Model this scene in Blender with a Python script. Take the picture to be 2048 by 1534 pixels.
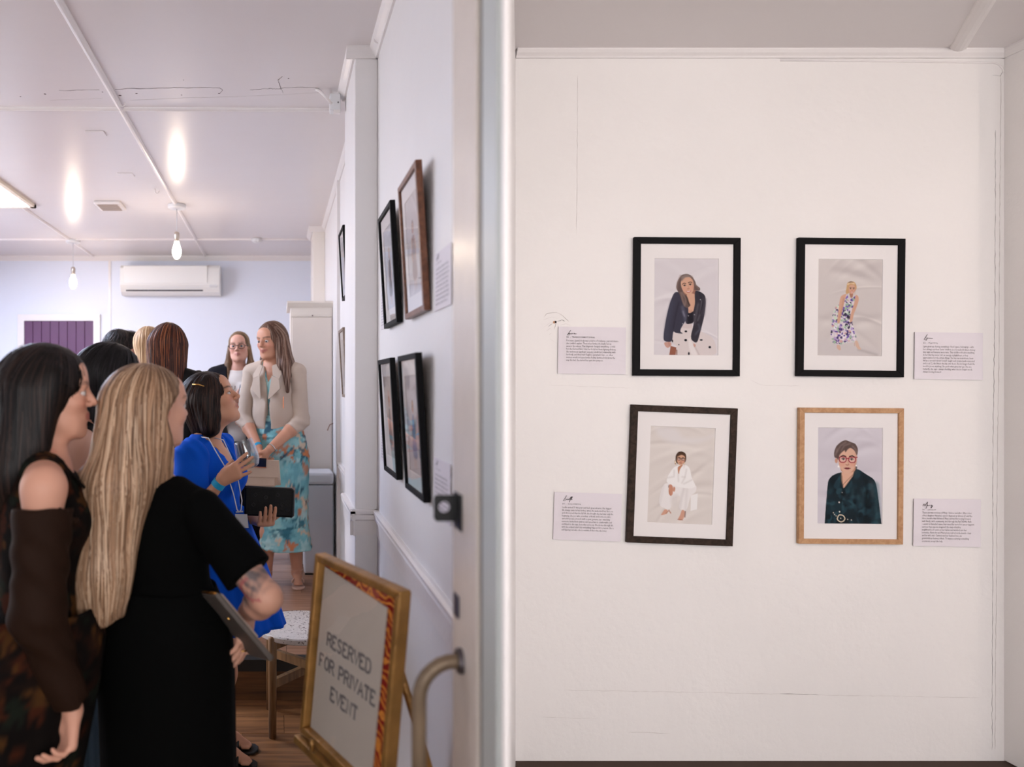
import bpy, math, random
import numpy as np
from mathutils import Vector, Matrix

for _o in list(bpy.data.objects):
    bpy.data.objects.remove(_o)
SC = bpy.context.scene
COL = SC.collection
random.seed(7)
RNG = np.random.default_rng(7)

# ---------------------------------------------------------------- camera, light, exposure
F, VX, VY, CH = 1450.0, 557.0, 767.0, 1.55      # focal length in pixels, vanishing point, eye height
cd = bpy.data.cameras.new('camera')
cam = bpy.data.objects.new('camera', cd)
COL.objects.link(cam)
cam.location = (0, 0, CH)
cam.rotation_euler = (math.pi / 2, 0, 0)
cd.sensor_fit = 'HORIZONTAL'
cd.sensor_width = 36.0
cd.lens = 36.0 * F / 2048
cd.shift_x = (1024 - VX) / 2048
cd.clip_start = 0.05
cd.dof.use_dof = True
cd.dof.focus_distance = 3.35
cd.dof.aperture_fstop = 1.9
SC.camera = cam

world = bpy.data.worlds.new('daylight')
SC.world = world
world.use_nodes = True
_bg = world.node_tree.nodes['Background']
_bg.inputs['Color'].default_value = (0.985, 0.97, 0.985, 1)
_bg.inputs['Strength'].default_value = 3.3

BULB_POWER = 46.0
GALLERY_FILL = (170.0, 270.0)  # strengths of the two unseen lamps added for the gallery wall
SKYLIGHT_POWER = 19.0
SC.cycles.use_adaptive_sampling = True
SC.cycles.adaptive_threshold = 0.04
SC.cycles.max_bounces = 6
SC.cycles.diffuse_bounces = 3
SC.cycles.glossy_bounces = 3
SC.cycles.transmission_bounces = 5
SC.cycles.transparent_max_bounces = 10
SC.cycles.caustics_reflective = False
SC.cycles.caustics_refractive = False
SC.view_settings.view_transform = 'Standard'
SC.view_settings.look = 'None'
SC.view_settings.exposure = 0.68
SC.view_settings.gamma = 1.0
SC.view_settings.use_curve_mapping = False


def U(px, py, Y):
    """a point measured in the photograph at a known distance Y -> metres"""
    return ((px - VX) * Y / F, Y, CH - (py - VY) * Y / F)


def UX(px, Y):
    return (px - VX) * Y / F


def UZ(py, Y):
    return CH - (py - VY) * Y / F


# ---------------------------------------------------------------- materials
def lin(c):
    out = []
    for v in c:
        v = v / 255.0
        out.append(v / 12.92 if v <= 0.04045 else ((v + 0.055) / 1.055) ** 2.4)
    return tuple(out)


MATS = {}


def mat(name, rgb, rough=0.5, metal=0.0, spec=0.5, bump=None, var=None, attr=False, emit=None, sheen=0.0, aniso_scale=None, coat=0.0):
    """principled material; bump=(scale,strength[,vec scale]); var=(scale,amount[,vec scale]); attr: colour attribute"""
    if name in MATS:
        return MATS[name]
    m = bpy.data.materials.new(name)
    m.use_nodes = True
    nt = m.node_tree
    b = nt.nodes['Principled BSDF']
    c = lin(rgb) + (1,)
    b.inputs['Base Color'].default_value = c
    b.inputs['Roughness'].default_value = rough
    b.inputs['Metallic'].default_value = metal
    b.inputs['Specular IOR Level'].default_value = spec
    if coat:
        b.inputs['Coat Weight'].default_value = coat
        b.inputs['Coat Roughness'].default_value = 0.15
    if sheen:
        b.inputs['Sheen Weight'].default_value = sheen
    tc = nt.nodes.new('ShaderNodeTexCoord')

    def noise(scale, vec, detail=4):
        n = nt.nodes.new('ShaderNodeTexNoise')
        n.inputs['Scale'].default_value = scale
        n.inputs['Detail'].default_value = detail
        if vec:
            mp = nt.nodes.new('ShaderNodeMapping')
            mp.inputs['Scale'].default_value = vec
            nt.links.new(tc.outputs['Object'], mp.inputs['Vector'])
            nt.links.new(mp.outputs['Vector'], n.inputs['Vector'])
        else:
            nt.links.new(tc.outputs['Object'], n.inputs['Vector'])
        return n
    src = None
    if attr:
        a = nt.nodes.new('ShaderNodeAttribute')
        a.attribute_name = 'Col'
        src = a.outputs['Color']
    if var:
        n = noise(var[0], var[2] if len(var) > 2 else None)
        mr = nt.nodes.new('ShaderNodeMapRange')
        mr.inputs['From Min'].default_value = 0.3
        mr.inputs['From Max'].default_value = 0.7
        mr.inputs['To Min'].default_value = 1 - var[1]
        mr.inputs['To Max'].default_value = 1 + var[1]
        nt.links.new(n.outputs['Fac'], mr.inputs['Value'])
        vm = nt.nodes.new('ShaderNodeVectorMath')
        vm.operation = 'SCALE'
        if src is not None:
            nt.links.new(src, vm.inputs[0])
        else:
            vm.inputs[0].default_value = c[:3]
        nt.links.new(mr.outputs['Result'], vm.inputs['Scale'])
        src = vm.outputs['Vector']
    if src is not None:
        nt.links.new(src, b.inputs['Base Color'])
    if bump:
        n = noise(bump[0], bump[2] if len(bump) > 2 else None, 5)
        bp = nt.nodes.new('ShaderNodeBump')
        bp.inputs['Strength'].default_value = bump[1]
        bp.inputs['Distance'].default_value = 0.01
        nt.links.new(n.outputs['Fac'], bp.inputs['Height'])
        nt.links.new(bp.outputs['Normal'], b.inputs['Normal'])
    if emit:
        b.inputs['Emission Color'].default_value = lin(emit[0]) + (1,)
        b.inputs['Emission Strength'].default_value = emit[1]
    MATS[name] = m
    return m


def pane_mat(name, tint=(1, 1, 1), ior=1.45, rough=0.02):
    if name in MATS:
        return MATS[name]
    m = bpy.data.materials.new(name)
    m.use_nodes = True
    nt = m.node_tree
    nt.nodes.clear()
    out = nt.nodes.new('ShaderNodeOutputMaterial')
    mix = nt.nodes.new('ShaderNodeMixShader')
    tr = nt.nodes.new('ShaderNodeBsdfTransparent')
    gl = nt.nodes.new('ShaderNodeBsdfGlossy')
    lw = nt.nodes.new('ShaderNodeLayerWeight')
    pw_ = nt.nodes.new('ShaderNodeMath')
    pw_.operation = 'POWER'
    pw_.inputs[1].default_value = 3.3
    nt.links.new(lw.outputs['Facing'], pw_.inputs[0])
    f0 = ((ior - 1) / (ior + 1)) ** 2
    ma = nt.nodes.new('ShaderNodeMath')
    ma.operation = 'MULTIPLY_ADD'
    ma.inputs[1].default_value = 1 - f0
    ma.inputs[2].default_value = f0
    nt.links.new(pw_.outputs[0], ma.inputs[0])
    tr.inputs['Color'].default_value = tint + (1,)
    gl.inputs['Roughness'].default_value = rough
    nt.links.new(ma.outputs[0], mix.inputs['Fac'])
    nt.links.new(tr.outputs[0], mix.inputs[1])
    nt.links.new(gl.outputs[0], mix.inputs[2])
    nt.links.new(mix.outputs[0], out.inputs['Surface'])
    MATS[name] = m
    return m


def wood_mat(name, dark, light, rough=0.4, vec=(1, 14, 14), scale=3.0, spec=0.4):
    if name in MATS:
        return MATS[name]
    m = bpy.data.materials.new(name)
    m.use_nodes = True
    nt = m.node_tree
    b = nt.nodes['Principled BSDF']
    b.inputs['Roughness'].default_value = rough
    b.inputs['Specular IOR Level'].default_value = spec
    tc = nt.nodes.new('ShaderNodeTexCoord')
    oi = nt.nodes.new('ShaderNodeObjectInfo')
    mp = nt.nodes.new('ShaderNodeMapping')
    mp.inputs['Scale'].default_value = vec
    ad = nt.nodes.new('ShaderNodeVectorMath')
    ad.operation = 'ADD'
    cx = nt.nodes.new('ShaderNodeVectorMath')
    cx.operation = 'SCALE'
    cx.inputs[0].default_value = (13, 29, 7)
    nt.links.new(oi.outputs['Random'], cx.inputs['Scale'])
    nt.links.new(tc.outputs['Object'], ad.inputs[0])
    nt.links.new(cx.outputs['Vector'], ad.inputs[1])
    nt.links.new(ad.outputs['Vector'], mp.inputs['Vector'])
    n = nt.nodes.new('ShaderNodeTexNoise')
    n.inputs['Scale'].default_value = scale
    n.inputs['Detail'].default_value = 6
    n.inputs['Distortion'].default_value = 0.6
    nt.links.new(mp.outputs['Vector'], n.inputs['Vector'])
    r = nt.nodes.new('ShaderNodeValToRGB')
    r.color_ramp.elements[0].position = 0.32
    r.color_ramp.elements[0].color = lin(dark) + (1,)
    r.color_ramp.elements[1].position = 0.68
    r.color_ramp.elements[1].color = lin(light) + (1,)
    nt.links.new(n.outputs['Fac'], r.inputs['Fac'])
    nt.links.new(r.outputs['Color'], b.inputs['Base Color'])
    MATS[name] = m
    return m


WALL = mat('wall_paint', (231, 227, 226), 0.45, bump=(9, 0.25), var=(1.3, 0.02))
GWALL = mat('plaster_paint', (233, 228, 225), 0.5, bump=(26, 0.30), var=(1.1, 0.025))
BWALL = mat('back_wall_paint', (228, 232, 244), 0.5, var=(0.8, 0.015))
CEIL = mat('ceiling_gloss_paint', (227, 220, 219), 0.27, bump=(3.0, 0.10, (0.6, 2.5, 1)), var=(0.7, 0.02), spec=0.45)
TRIM = mat('trim_gloss_paint', (232, 226, 224), 0.3, bump=(40, 0.12))
WHITE = mat('white_plastic', (228, 228, 230), 0.35)
BLACK = mat('black_satin', (14, 13, 14), 0.4)
CRACK = mat('plaster_crack_grey', (120, 110, 108), 0.9)


# ---------------------------------------------------------------- mesh building
ORG = {}


def origin(o):
    return ORG.get(o.name, Vector((0, 0, 0)))


def tag(o, label=None, cat=None, group=None, kind=None):
    if label:
        o['label'] = label
    if cat:
        o['category'] = cat
    if group:
        o['group'] = group
    if kind:
        o['kind'] = kind
    return o


def empty(name, loc, label, cat, group=None):
    o = bpy.data.objects.new(name, None)
    o.empty_display_size = 0.1
    COL.objects.link(o)
    o.location = loc
    ORG[o.name] = Vector(loc)
    return tag(o, label, cat, group)


def link(name, me, material, parent=None, org=None):
    o = bpy.data.objects.new(name, me)
    COL.objects.link(o)
    if material is not None:
        me.materials.append(material)
    po = origin(parent) if parent is not None else Vector((0, 0, 0))
    org = Vector(org) if org is not None else (po if parent is not None else Vector((0, 0, 0)))
    if org.length > 0:
        me.transform(Matrix.Translation(-org))
    o.location = org - po
    if parent is not None:
        o.parent = parent
    ORG[o.name] = org
    return o


class MB:
    def __init__(s):
        s.v, s.f = [], []

    def add(s, vs, fs):
        n = len(s.v)
        s.v += [tuple(p) for p in vs]
        s.f += [tuple(i + n for i in f) for f in fs]
        return s

    def box(s, x0, x1, y0, y1, z0, z1):
        return s.add([(x0, y0, z0), (x1, y0, z0), (x1, y1, z0), (x0, y1, z0), (x0, y0, z1), (x1, y0, z1), (x1, y1, z1), (x0, y1, z1)],
                     [(3, 2, 1, 0), (4, 5, 6, 7), (0, 1, 5, 4), (1, 2, 6, 5), (2, 3, 7, 6), (3, 0, 4, 7)])

    def prism(s, poly, ext):
        """poly: list of 3D points (planar), ext: extrusion vector"""
        n = len(poly)
        e = Vector(ext)
        vs = [Vector(p) for p in poly] + [Vector(p) + e for p in poly]
        nrm = Vector((0, 0, 0))
        for i in range(n):
            a, b = vs[i], vs[(i + 1) % n]
            nrm += a.cross(b)
        flip = nrm.dot(e) > 0
        fs = [tuple(range(n))[::-1], tuple(range(n, 2 * n))] + [(i, (i + 1) % n, (i + 1) % n + n, i + n) for i in range(n)]
        if not flip:
            fs = [f[::-1] for f in fs]
        return s.add(vs, fs)

    def tube(s, pts, r, n=8, cap=True, flat=None):
        """swept tube along points; r scalar or list"""
        pts = [Vector(p) for p in pts]
        m = len(pts)
        rs = r if isinstance(r, (list, tuple)) else [r] * m
        vs, fs = [], []
        up = None
        for i, p in enumerate(pts):
            t = (pts[min(i + 1, m - 1)] - pts[max(i - 1, 0)])
            t.normalize()
            if up is None:
                up = Vector((0, 0, 1)) if abs(t.z) < 0.9 else Vector((1, 0, 0))
            a = t.cross(up)
            a.normalize()
            b = a.cross(t)
            b.normalize()
            up = b
            for k in range(n):
                w = 2 * math.pi * k / n
                vs.append(p + a * math.cos(w) * rs[i] + b * math.sin(w) * rs[i] * (flat or 1))
        for i in range(m - 1):
            for k in range(n):
                k2 = (k + 1) % n
                fs.append((i * n + k, i * n + k2, (i + 1) * n + k2, (i + 1) * n + k))
        if cap:
            fs.append(tuple(range(n))[::-1])
            fs.append(tuple(range((m - 1) * n, m * n)))
        return s.add(vs, fs)

    def lathe(s, prof, c=(0, 0, 0), n=24, axis=None):
        """prof: (r, h) list turned about an axis at c"""
        ax = Vector(axis or (0, 0, 1)).normalized()
        a = ax.orthogonal().normalized()
        b = ax.cross(a)
        c = Vector(c)
        vs, fs = [], []
        for r, h in prof:
            for k in range(n):
                w = 2 * math.pi * k / n
                vs.append(c + ax * h + (a * math.cos(w) + b * math.sin(w)) * max(r, 1e-5))
        for i in range(len(prof) - 1):
            for k in range(n):
                k2 = (k + 1) % n
                fs.append((i * n + k, i * n + k2, (i + 1) * n + k2, (i + 1) * n + k))
        return s.add(vs, fs)

    def build(s, name, material, parent=None, org=None, smooth=False, bevel=0.0):
        me = bpy.data.meshes.new(name)
        me.from_pydata(s.v, [], s.f)
        me.update()
        if smooth:
            me.polygons.foreach_set('use_smooth', [True] * len(me.polygons))
        o = link(name, me, material, parent, org)
        if bevel:
            md = o.modifiers.new('bevel', 'BEVEL')
            md.width = bevel
            md.segments = 2
            md.limit_method = 'ANGLE'
        return o


def struct(name, mb, m, parent=None, **k):
    o = mb.build(name, m, parent, **k)
    if parent is None:
        o['kind'] = 'structure'
    return o


def fastmesh(name, V, Q, smooth=True, col=None):
    """numpy verts (n,3), faces (m,k)"""
    me = bpy.data.meshes.new(name)
    V = np.asarray(V, np.float32)
    Q = np.asarray(Q, np.int32)
    k = Q.shape[1]
    me.vertices.add(len(V))
    me.vertices.foreach_set('co', V.ravel())
    me.loops.add(Q.size)
    me.loops.foreach_set('vertex_index', Q.ravel())
    me.polygons.add(len(Q))
    me.polygons.foreach_set('loop_start', np.arange(0, Q.size, k, dtype=np.int32))
    if smooth:
        me.polygons.foreach_set('use_smooth', np.ones(len(Q), bool))
    me.update(calc_edges=True)
    me.validate()
    if col is not None:
        a = me.color_attributes.new('Col', 'FLOAT_COLOR', 'POINT')
        c4 = np.ones((len(V), 4), np.float32)
        c4[:, :3] = col
        a.data.foreach_set('color', c4.ravel())
    return me


# ---------------------------------------------------------------- the room
CEILZ = 2.92
STEPY, STEPH = 3.55, 0.20
BACKY = 7.8
WX = 0.406          # side wall with the tilted frames
GY = 2.985            # gallery wall facing us
GX0, GX1 = UX(1031, GY), UX(2008, GY)

FL_D, FL_L = (96, 62, 38), (142, 98, 62)
FLOORW = wood_mat('floor_planks', FL_D, FL_L, 0.35, (1.2, 16, 16), 2.2)
FLOORW2 = wood_mat('raised_floor_planks', (132, 92, 68), (176, 132, 104), 0.4, (1.2, 16, 16), 2.2)
RISERW = wood_mat('riser_planks', (70, 44, 24), (112, 74, 42), 0.4, (1.2, 16, 16), 2.2)
SUBF = mat('joint_brown', (58, 38, 26), 0.8)

floor = struct('floor', MB().box(-3.4, 4.4, -2.8, STEPY, -0.1, -0.004), SUBF)
floor2 = struct('floor', MB().box(-3.4, WX, STEPY + 0.02, BACKY, STEPH - 0.1, STEPH - 0.004), SUBF)


def planks(parent, x0, x1, y0, y1, z, w, m):
    r = random.Random(3)
    y = y0
    k = 0
    while y < y1 - 0.01:
        xs = [x0] + [x0 + 0.5 * ((k * 0.37) % 1) + 0.6 + i * 1.22 for i in range(6)]
        xs = [x for x in xs if x < x1 - 0.15] + [x1]
        for i in range(len(xs) - 1):
            MB().box(xs[i] + 0.001, xs[i + 1] - 0.001, y + 0.001, min(y + w, y1) - 0.001, z - 0.004, z + r.uniform(-0.0004, 0.0004)).build('plank', m, parent)
        y += w
        k += 1


planks(floor, -2.2, WX, 0.9, STEPY, 0.0, 0.178, FLOORW)
planks(floor2, -3.0, WX, STEPY + 0.05, BACKY, STEPH, 0.178, FLOORW2)
st = struct('step', MB().box(-3.4, WX, STEPY, STEPY + 0.02, -0.1, STEPH - 0.055), RISERW)
struct('trim_1', MB().box(-3.4, WX, STEPY - 0.012, STEPY + 0.05, STEPH - 0.055, STEPH - 0.012).box(-3.4, WX, STEPY - 0.018, STEPY + 0.05, STEPH - 0.012, STEPH + 0.004), BLACK)
tag(bpy.data.objects['trim_1'], 'black step nosing', kind='structure')

# ceiling and its battens
ceiling = struct('ceiling', MB().box(-3.5, 4.5, -2.9, BACKY + 0.1, CEILZ, CEILZ + 0.1), CEIL)


def batten(n, p, q, r=0.017, dz=0.006):
    p, q = Vector(p), Vector(q)
    d = (q - p).normalized()
    a = Vector((-d.y, d.x, 0))
    prof = [(-r, 0), (-r * 0.9, -0.006), (-r * 0.45, -0.013), (0, -0.015), (r * 0.45, -0.013), (r * 0.9, -0.006), (r, 0)]
    poly = [p + a * u + Vector((0, 0, CEILZ + v + 0.0008 - p.z)) for u, v in prof]
    return struct('trim_%d' % n, MB().prism(poly, q - p), TRIM)


batten(2, (-0.785, -2.6, 0), (-0.785, BACKY, 0))
batten(3, (-1.985, 5.62, 0), (-1.985, BACKY, 0))
batten(4, (-3.4, 3.58, 0), (0.31, 3.62, 0))
batten(5, (-3.4, 6.87, 0), (0.4, 6.87, 0), 0.012)
_p, _q = U(1913, 113, GY), U(1973, 0, F * 1.37 / 767)
batten(6, (_p[0], _p[1], 0), (_q[0] + (_q[0] - _p[0]) * 0.6, _q[1] + (_q[1] - _p[1]) * 0.6, 0), 0.03)

# side wall: one solid block with a splayed end, so that the gallery wall starts beyond it
AX, AY = WX, 1.30
plan = [(WX, AY), (GX0, GY), (GX0, GY + 0.12), (GX0, BACKY), (WX, BACKY)]
wall_right = struct('wall_right', MB().prism([(x, y, -0.1) for x, y in plan], (0, 0, CEILZ + 0.1)), WALL)
wall_facing = struct('wall_facing', MB().box(GX0, 4.4, GY, GY + 0.12, -0.1, CEILZ), GWALL)
wall_back = struct('wall_back', MB().box(-3.5, WX, BACKY, BACKY + 0.1, 0, CEILZ), BWALL)

# pilasters on the side wall
PX = 0.313
pl1 = struct('wall_right_pilaster', MB().box(PX, WX, 2.97, 3.42, 0, CEILZ), WALL, wall_right, bevel=0.004)
pl2 = struct('wall_right_pilaster', MB().box(0.301, WX, 6.33, 6.75, STEPH, CEILZ), mat('warm_white_paint', (232, 224, 216), 0.5), wall_right, bevel=0.004)
for o in (pl1, pl2):
    o.name = 'pilaster'
# painted batten further along the wall
struct('trim_7', MB().box(WX - 0.02, WX, 4.78, 4.86, STEPH, CEILZ - 0.03), TRIM)


def cornice(path, size, parent=None, name='cornice'):
    """quarter-round strip under the ceiling along plan points; wall lies to the right of the path"""
    for i in range(len(path) - 1):
        p, q = Vector((*path[i], CEILZ)), Vector((*path[i + 1], CEILZ))
        d = (q - p).normalized()
        a = Vector((-d.y, d.x, 0))
        pr = [(0, 0.001), (size, 0.001), (size, -size * 0.25), (size * 0.75, -size * 0.6), (size * 0.4, -size * 0.9), (size * 0.25, -size * 1.15), (0, -size * 1.15)]
        e = size if i > 0 or True else 0
        MB().prism([p + a * u + Vector((0, 0, v)) - d * 0.0 for u, v in pr], q - p + d * 0.0).build(name, TRIM, parent)


cornice([(WX, AY), (WX, 2.97)], 0.036, wall_right)
cornice([(WX, 2.97 - 0.0), (PX - 0.036, 2.97)], 0.036, wall_right)
cornice([(PX, 2.97), (PX, 3.42)], 0.036, wall_right)
cornice([(WX, 3.62), (WX, 6.33)], 0.03, wall_right)
cornice([(WX, 6.33), (0.301 - 0.04, 6.33)], 0.04, wall_right)
cornice([(0.301, 6.33), (0.301, 6.75)], 0.04, wall_right)
cornice([(WX, BACKY), (-3.4, BACKY)], 0.045, wall_back)
cornice([(4.3, GY), (GX0, GY)], 0.028, wall_facing)


# dado rail
def dado(path, parent):
    for i in range(len(path) - 1):
        p, q = Vector((*path[i], 0)), Vector((*path[i + 1], 0))
        d = (q - p).normalized()
        a = Vector((-d.y, d.x, 0))
        T = 1.035
        rail = [(0, T), (0.012, T), (0.020, T - 0.006), (0.020, T - 0.016), (0.012, T - 0.022), (0.016, T - 0.030), (0.016, T - 0.040), (0.008, T - 0.046), (0, T - 0.046)]
        MB().prism([p + a * u + Vector((0, 0, v)) for u, v in rail], q - p).build('dado_rail', TRIM, parent)
        MB().prism([p + a * u + Vector((0, 0, v)) for u, v in [(0, T - 0.046), (0.007, T - 0.046), (0.007, T - 0.105), (0, T - 0.105)]], q - p).build('dado_board', TRIM, parent)


dado([(WX, AY), (WX, 2.97)], wall_right)
dado([(WX, 2.97), (PX - 0.02, 2.97)], wall_right)
dado([(PX, 2.95), (PX, 3.42)], wall_right)
dado([(WX, 3.42), (WX, 4.78)], wall_right)
MB().box(WX - 0.014, WX, AY, 2.97, 0, 0.13).build('skirting', TRIM, wall_right)

# surroundings behind and beside the camera: unseen walls, window openings added and sized for daylight
wl = MB()
wl.box(-3.5, -3.4, -2.8, 2.6, 0, CEILZ).box(-3.5, -3.4, 2.6, 5.6, 0, 0.9).box(-3.5, -3.4, 2.6, 5.6, 2.5, CEILZ).box(-3.5, -3.4, 5.6, BACKY, 0, CEILZ)
wall_left = struct('wall_left', wl, BWALL)
wr = MB()
wr.box(-3.5, -2.4, -2.9, -2.8, 0, CEILZ).box(4.1, 4.5, -2.9, -2.8, 0, CEILZ).box(-2.4, 4.1, -2.9, -2.8, 2.7, CEILZ).box(-2.4, 1.2, -2.9, -2.8, 0, 1.0).box(1.2, 4.1, -2.9, -2.8, 0, 0.4)
for x in (-0.8, 0.9, 2.6):
    wr.box(x - 0.06, x + 0.06, -2.9, -2.8, 0.4, 2.7)
wall_rear = struct('wall_rear', wr, WALL)
struct('wall_end', MB().box(4.4, 4.5, -2.8, GY, 0, CEILZ), WALL)

# return pilaster at the right end of the gallery wall, and the raised plaster border beside it
struct('wall_return', MB().box(GX1, 3.55, 2.72, GY, 0, CEILZ), GWALL)
cornice([(GX1, 2.72), (GX1, GY)], 0.028, bpy.data.objects['wall_return'])
# ---------------------------------------------------------------- fixtures of the room
# purple boarded door in the back wall
PURP = mat('purple_paint', (92, 44, 88), 0.45, var=(3, 0.05))
dx0, dx1, dz1 = UX(50, BACKY), UX(188, BACKY), UZ(642, BACKY)
door = struct('door_1', MB().box(dx0, dx1, BACKY - 0.012, BACKY + 0.02, STEPH, dz1), mat('purple_dark', (56, 24, 54), 0.6))
nb = 8
bw = (dx1 - dx0) / nb
for i in range(nb):
    MB().box(dx0 + i * bw + 0.002, dx0 + (i + 1) * bw - 0.002, BACKY - 0.024, BACKY - 0.012, STEPH + 0.01, dz1 - 0.004).build('board', PURP, door, bevel=0.003)
fr = MB()
fr.box(dx0 - 0.07, dx0, BACKY - 0.03, BACKY, STEPH, dz1 + 0.07).box(dx1, dx1 + 0.07, BACKY - 0.03, BACKY, STEPH, dz1 + 0.07).box(dx0, dx1, BACKY - 0.03, BACKY, dz1, dz1 + 0.07)
struct('trim_8', fr, TRIM)
struct('trim_9', MB().box(UX(217, BACKY), UX(222, BACKY), BACKY - 0.008, BACKY, STEPH, CEILZ - 0.04), TRIM)

# skylight in the ceiling, daylight behind an opal panel
sk = empty('ceiling_light_panel', (-2.5, 4.95, CEILZ), 'bright white opal ceiling panel with a cream trim at the far left', 'light panel')
MB().box(-3.2, -1.90, 4.25, 5.54, CEILZ - 0.012, CEILZ - 0.001).build('diffuser', mat('opal_panel', (255, 255, 255), 0.5, emit=((212, 226, 255), SKYLIGHT_POWER)), sk)
MB().box(-1.90, -1.865, 4.2, 5.58, CEILZ - 0.022, CEILZ).box(-3.2, -1.865, 5.54, 5.58, CEILZ - 0.022, CEILZ).box(-3.2, -1.865, 4.2, 4.25, CEILZ - 0.022, CEILZ).build('trim_strip', mat('cream_trim', (236, 224, 206), 0.5), sk)


def pendant(x, y, drop, label, group='bare bulb pendant lamps', power=None):
    o = empty('pendant_lamp', (x, y, CEILZ), label, 'lamp', group)
    MB().lathe([(0, -0.001), (0.066, -0.001), (0.068, -0.006), (0.068, -0.024), (0.062, -0.030), (0, -0.031)], (x, y, CEILZ), 32).build('canopy', WHITE, o, smooth=False, bevel=0.002)
    zb = CEILZ - drop
    MB().tube([(x, y, CEILZ - 0.03), (x, y, zb + 0.10)], 0.0035, 8).build('cord', mat('cord_white', (206, 204, 206), 0.6), o, smooth=True)
    MB().lathe([(0, 0.125), (0.012, 0.124), (0.020, 0.115), (0.021, 0.085), (0.018, 0.08), (0.017, 0.05), (0, 0.049)], (x, y, zb), 20).build('socket', mat('nickel', (190, 180, 170), 0.3, 0.9), o, smooth=True)
    prof = [(0, -0.085), (0.010, -0.083), (0.020, -0.074), (0.030, -0.055), (0.0345, -0.035), (0.033, -0.012), (0.026, 0.012), (0.019, 0.034), (0.016, 0.049), (0, 0.05)]
    MB().lathe(prof, (x, y, zb), 24).build('bulb', mat('warm_bulb' if power is None else 'added_bulb_%d' % power, (255, 240, 215), 0.3, emit=((255, 232, 206) if power is None else (255, 240, 228), power or BULB_POWER)), o, smooth=True)
    return o


pendant(-0.78, 5.56, CEILZ - UZ(496, 5.56), 'bare bulb pendant nearest the middle of the ceiling, beside the vent')
pendant(-1.96, 6.92, CEILZ - UZ(560, 6.92), 'bare bulb pendant hanging above the purple door')
# two unseen lamps added out of view to light the gallery wall
pendant(1.9, 0.1, 0.30, 'added out-of-view bulb lighting the gallery wall, left one of the pair', power=GALLERY_FILL[0])
pendant(4.12, -0.2, 0.26, 'added out-of-view bulb lighting the gallery wall, right one of the pair', power=GALLERY_FILL[1])

# air conditioner
ac = empty('air_conditioner', (UX(340, BACKY), BACKY, UZ(588, BACKY)), 'white split air conditioner mounted high on the back wall', 'air conditioner')
x0, x1, z0, z1 = UX(240, 7.6), UX(440, 7.6), UZ(589, 7.6), UZ(530, 7.6)
prof = [(7.79, z1), (7.62, z1), (7.59, z1 - 0.03), (7.585, z0 + 0.10), (7.60, z0 + 0.07), (7.63, z0 + 0.03), (7.68, z0), (7.79, z0)]
MB().prism([(x0, y, z) for y, z in prof], (x1 - x0, 0, 0)).build('body', mat('ac_white', (232, 230, 226), 0.35), ac, bevel=0.008)
MB().box(x0 + 0.04, x1 - 0.13, 7.578, 7.586, z0 + 0.115, z1 - 0.01).build('front_panel', mat('ac_panel', (236, 234, 230), 0.3), ac, bevel=0.004)
MB().prism([(x0 + 0.06, 7.592, z0 + 0.088), (x0 + 0.06, 7.622, z0 + 0.038), (x0 + 0.06, 7.64, z0 + 0.05), (x0 + 0.06, 7.61, z0 + 0.1)], (x1 - x0 - 0.24, 0, 0)).build('outlet', mat('ac_dark', (28, 30, 34), 0.6), ac)
for k in range(2):
    zz = z0 + 0.078 - 0.022 * k
    MB().prism([(x0 + 0.07, 7.588 + 0.014 * k, zz), (x0 + 0.07, 7.592 + 0.014 * k, zz - 0.006), (x0 + 0.07, 7.61 + 0.014 * k, zz)], (x1 - x0 - 0.26, 0, 0)).build('louvre', WHITE, ac)
MB().box(x1 - 0.11, x1 - 0.03, 7.583, 7.60, z0 + 0.075, z0 + 0.10).build('display', mat('ac_grey', (214, 214, 216), 0.3), ac)

# ceiling vent, patches, detector, hooks
v = empty('ceiling_vent', (UX(217, 5.5), 5.5, CEILZ), 'small rectangular white ceiling vent', 'vent')
vx, vy = UX(217, 5.5), 5.55
MB().box(vx - 0.10, vx + 0.10, vy - 0.12, vy + 0.12, CEILZ - 0.022, CEILZ).build('frame', TRIM, v, bevel=0.008)
for k in range(5):
    MB().box(vx - 0.075, vx + 0.075, vy - 0.09 + k * 0.04, vy - 0.07 + k * 0.04, CEILZ - 0.028, CEILZ - 0.021).build('slat', mat('vent_slat_grey', (176, 160, 150), 0.6), v)  # slats in one even warm grey, darker than the frame
for (px, py, Y, w, lab) in ((192, 266, F * 1.37 / 501, 0.05, 'flat square cover plate on the ceiling nearest the first cross batten'), (252, 349, F * 1.37 / 418, 0.05, 'flat square cover plate on the ceiling between the two lamps')):
    x = UX(px, Y)
    tag(MB().box(x - w, x + w, Y - w * 0.8, Y + w * 0.8, CEILZ - 0.005, CEILZ).build('cover_plate', CEIL, bevel=0.002), lab, 'cover plate')
sd = MB().lathe([(0, -0.001), (0.05, -0.001), (0.05, -0.02), (0.03, -0.038), (0, -0.04)], (UX(513, 6.85), 6.85, CEILZ), 20).build('smoke_detector', WHITE, smooth=True)
tag(sd, 'small round white smoke detector on the far ceiling', 'smoke detector')


def hook(x, y, label):
    z = CEILZ
    pts = [(x, y, z), (x, y, z - 0.018)] + [(x + 0.014 - 0.014 * math.cos(t), y, z - 0.018 - 0.014 * math.sin(t)) for t in [0.5, 1.0, 1.6, 2.2, 2.8, 3.4]]
    tag(MB().tube(pts, 0.003, 6).build('ceiling_hook', TRIM, smooth=True), label, 'hook')


hook(UX(310, 5.1), 5.1, 'small white hook in the ceiling in front of the nearer lamp')
hook(UX(243, 3.55), 3.5, 'small white hook where the two ceiling battens cross')
hook(UX(748, 2.85) , 2.85, 'white hook under the cornice near the pilaster')

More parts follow.
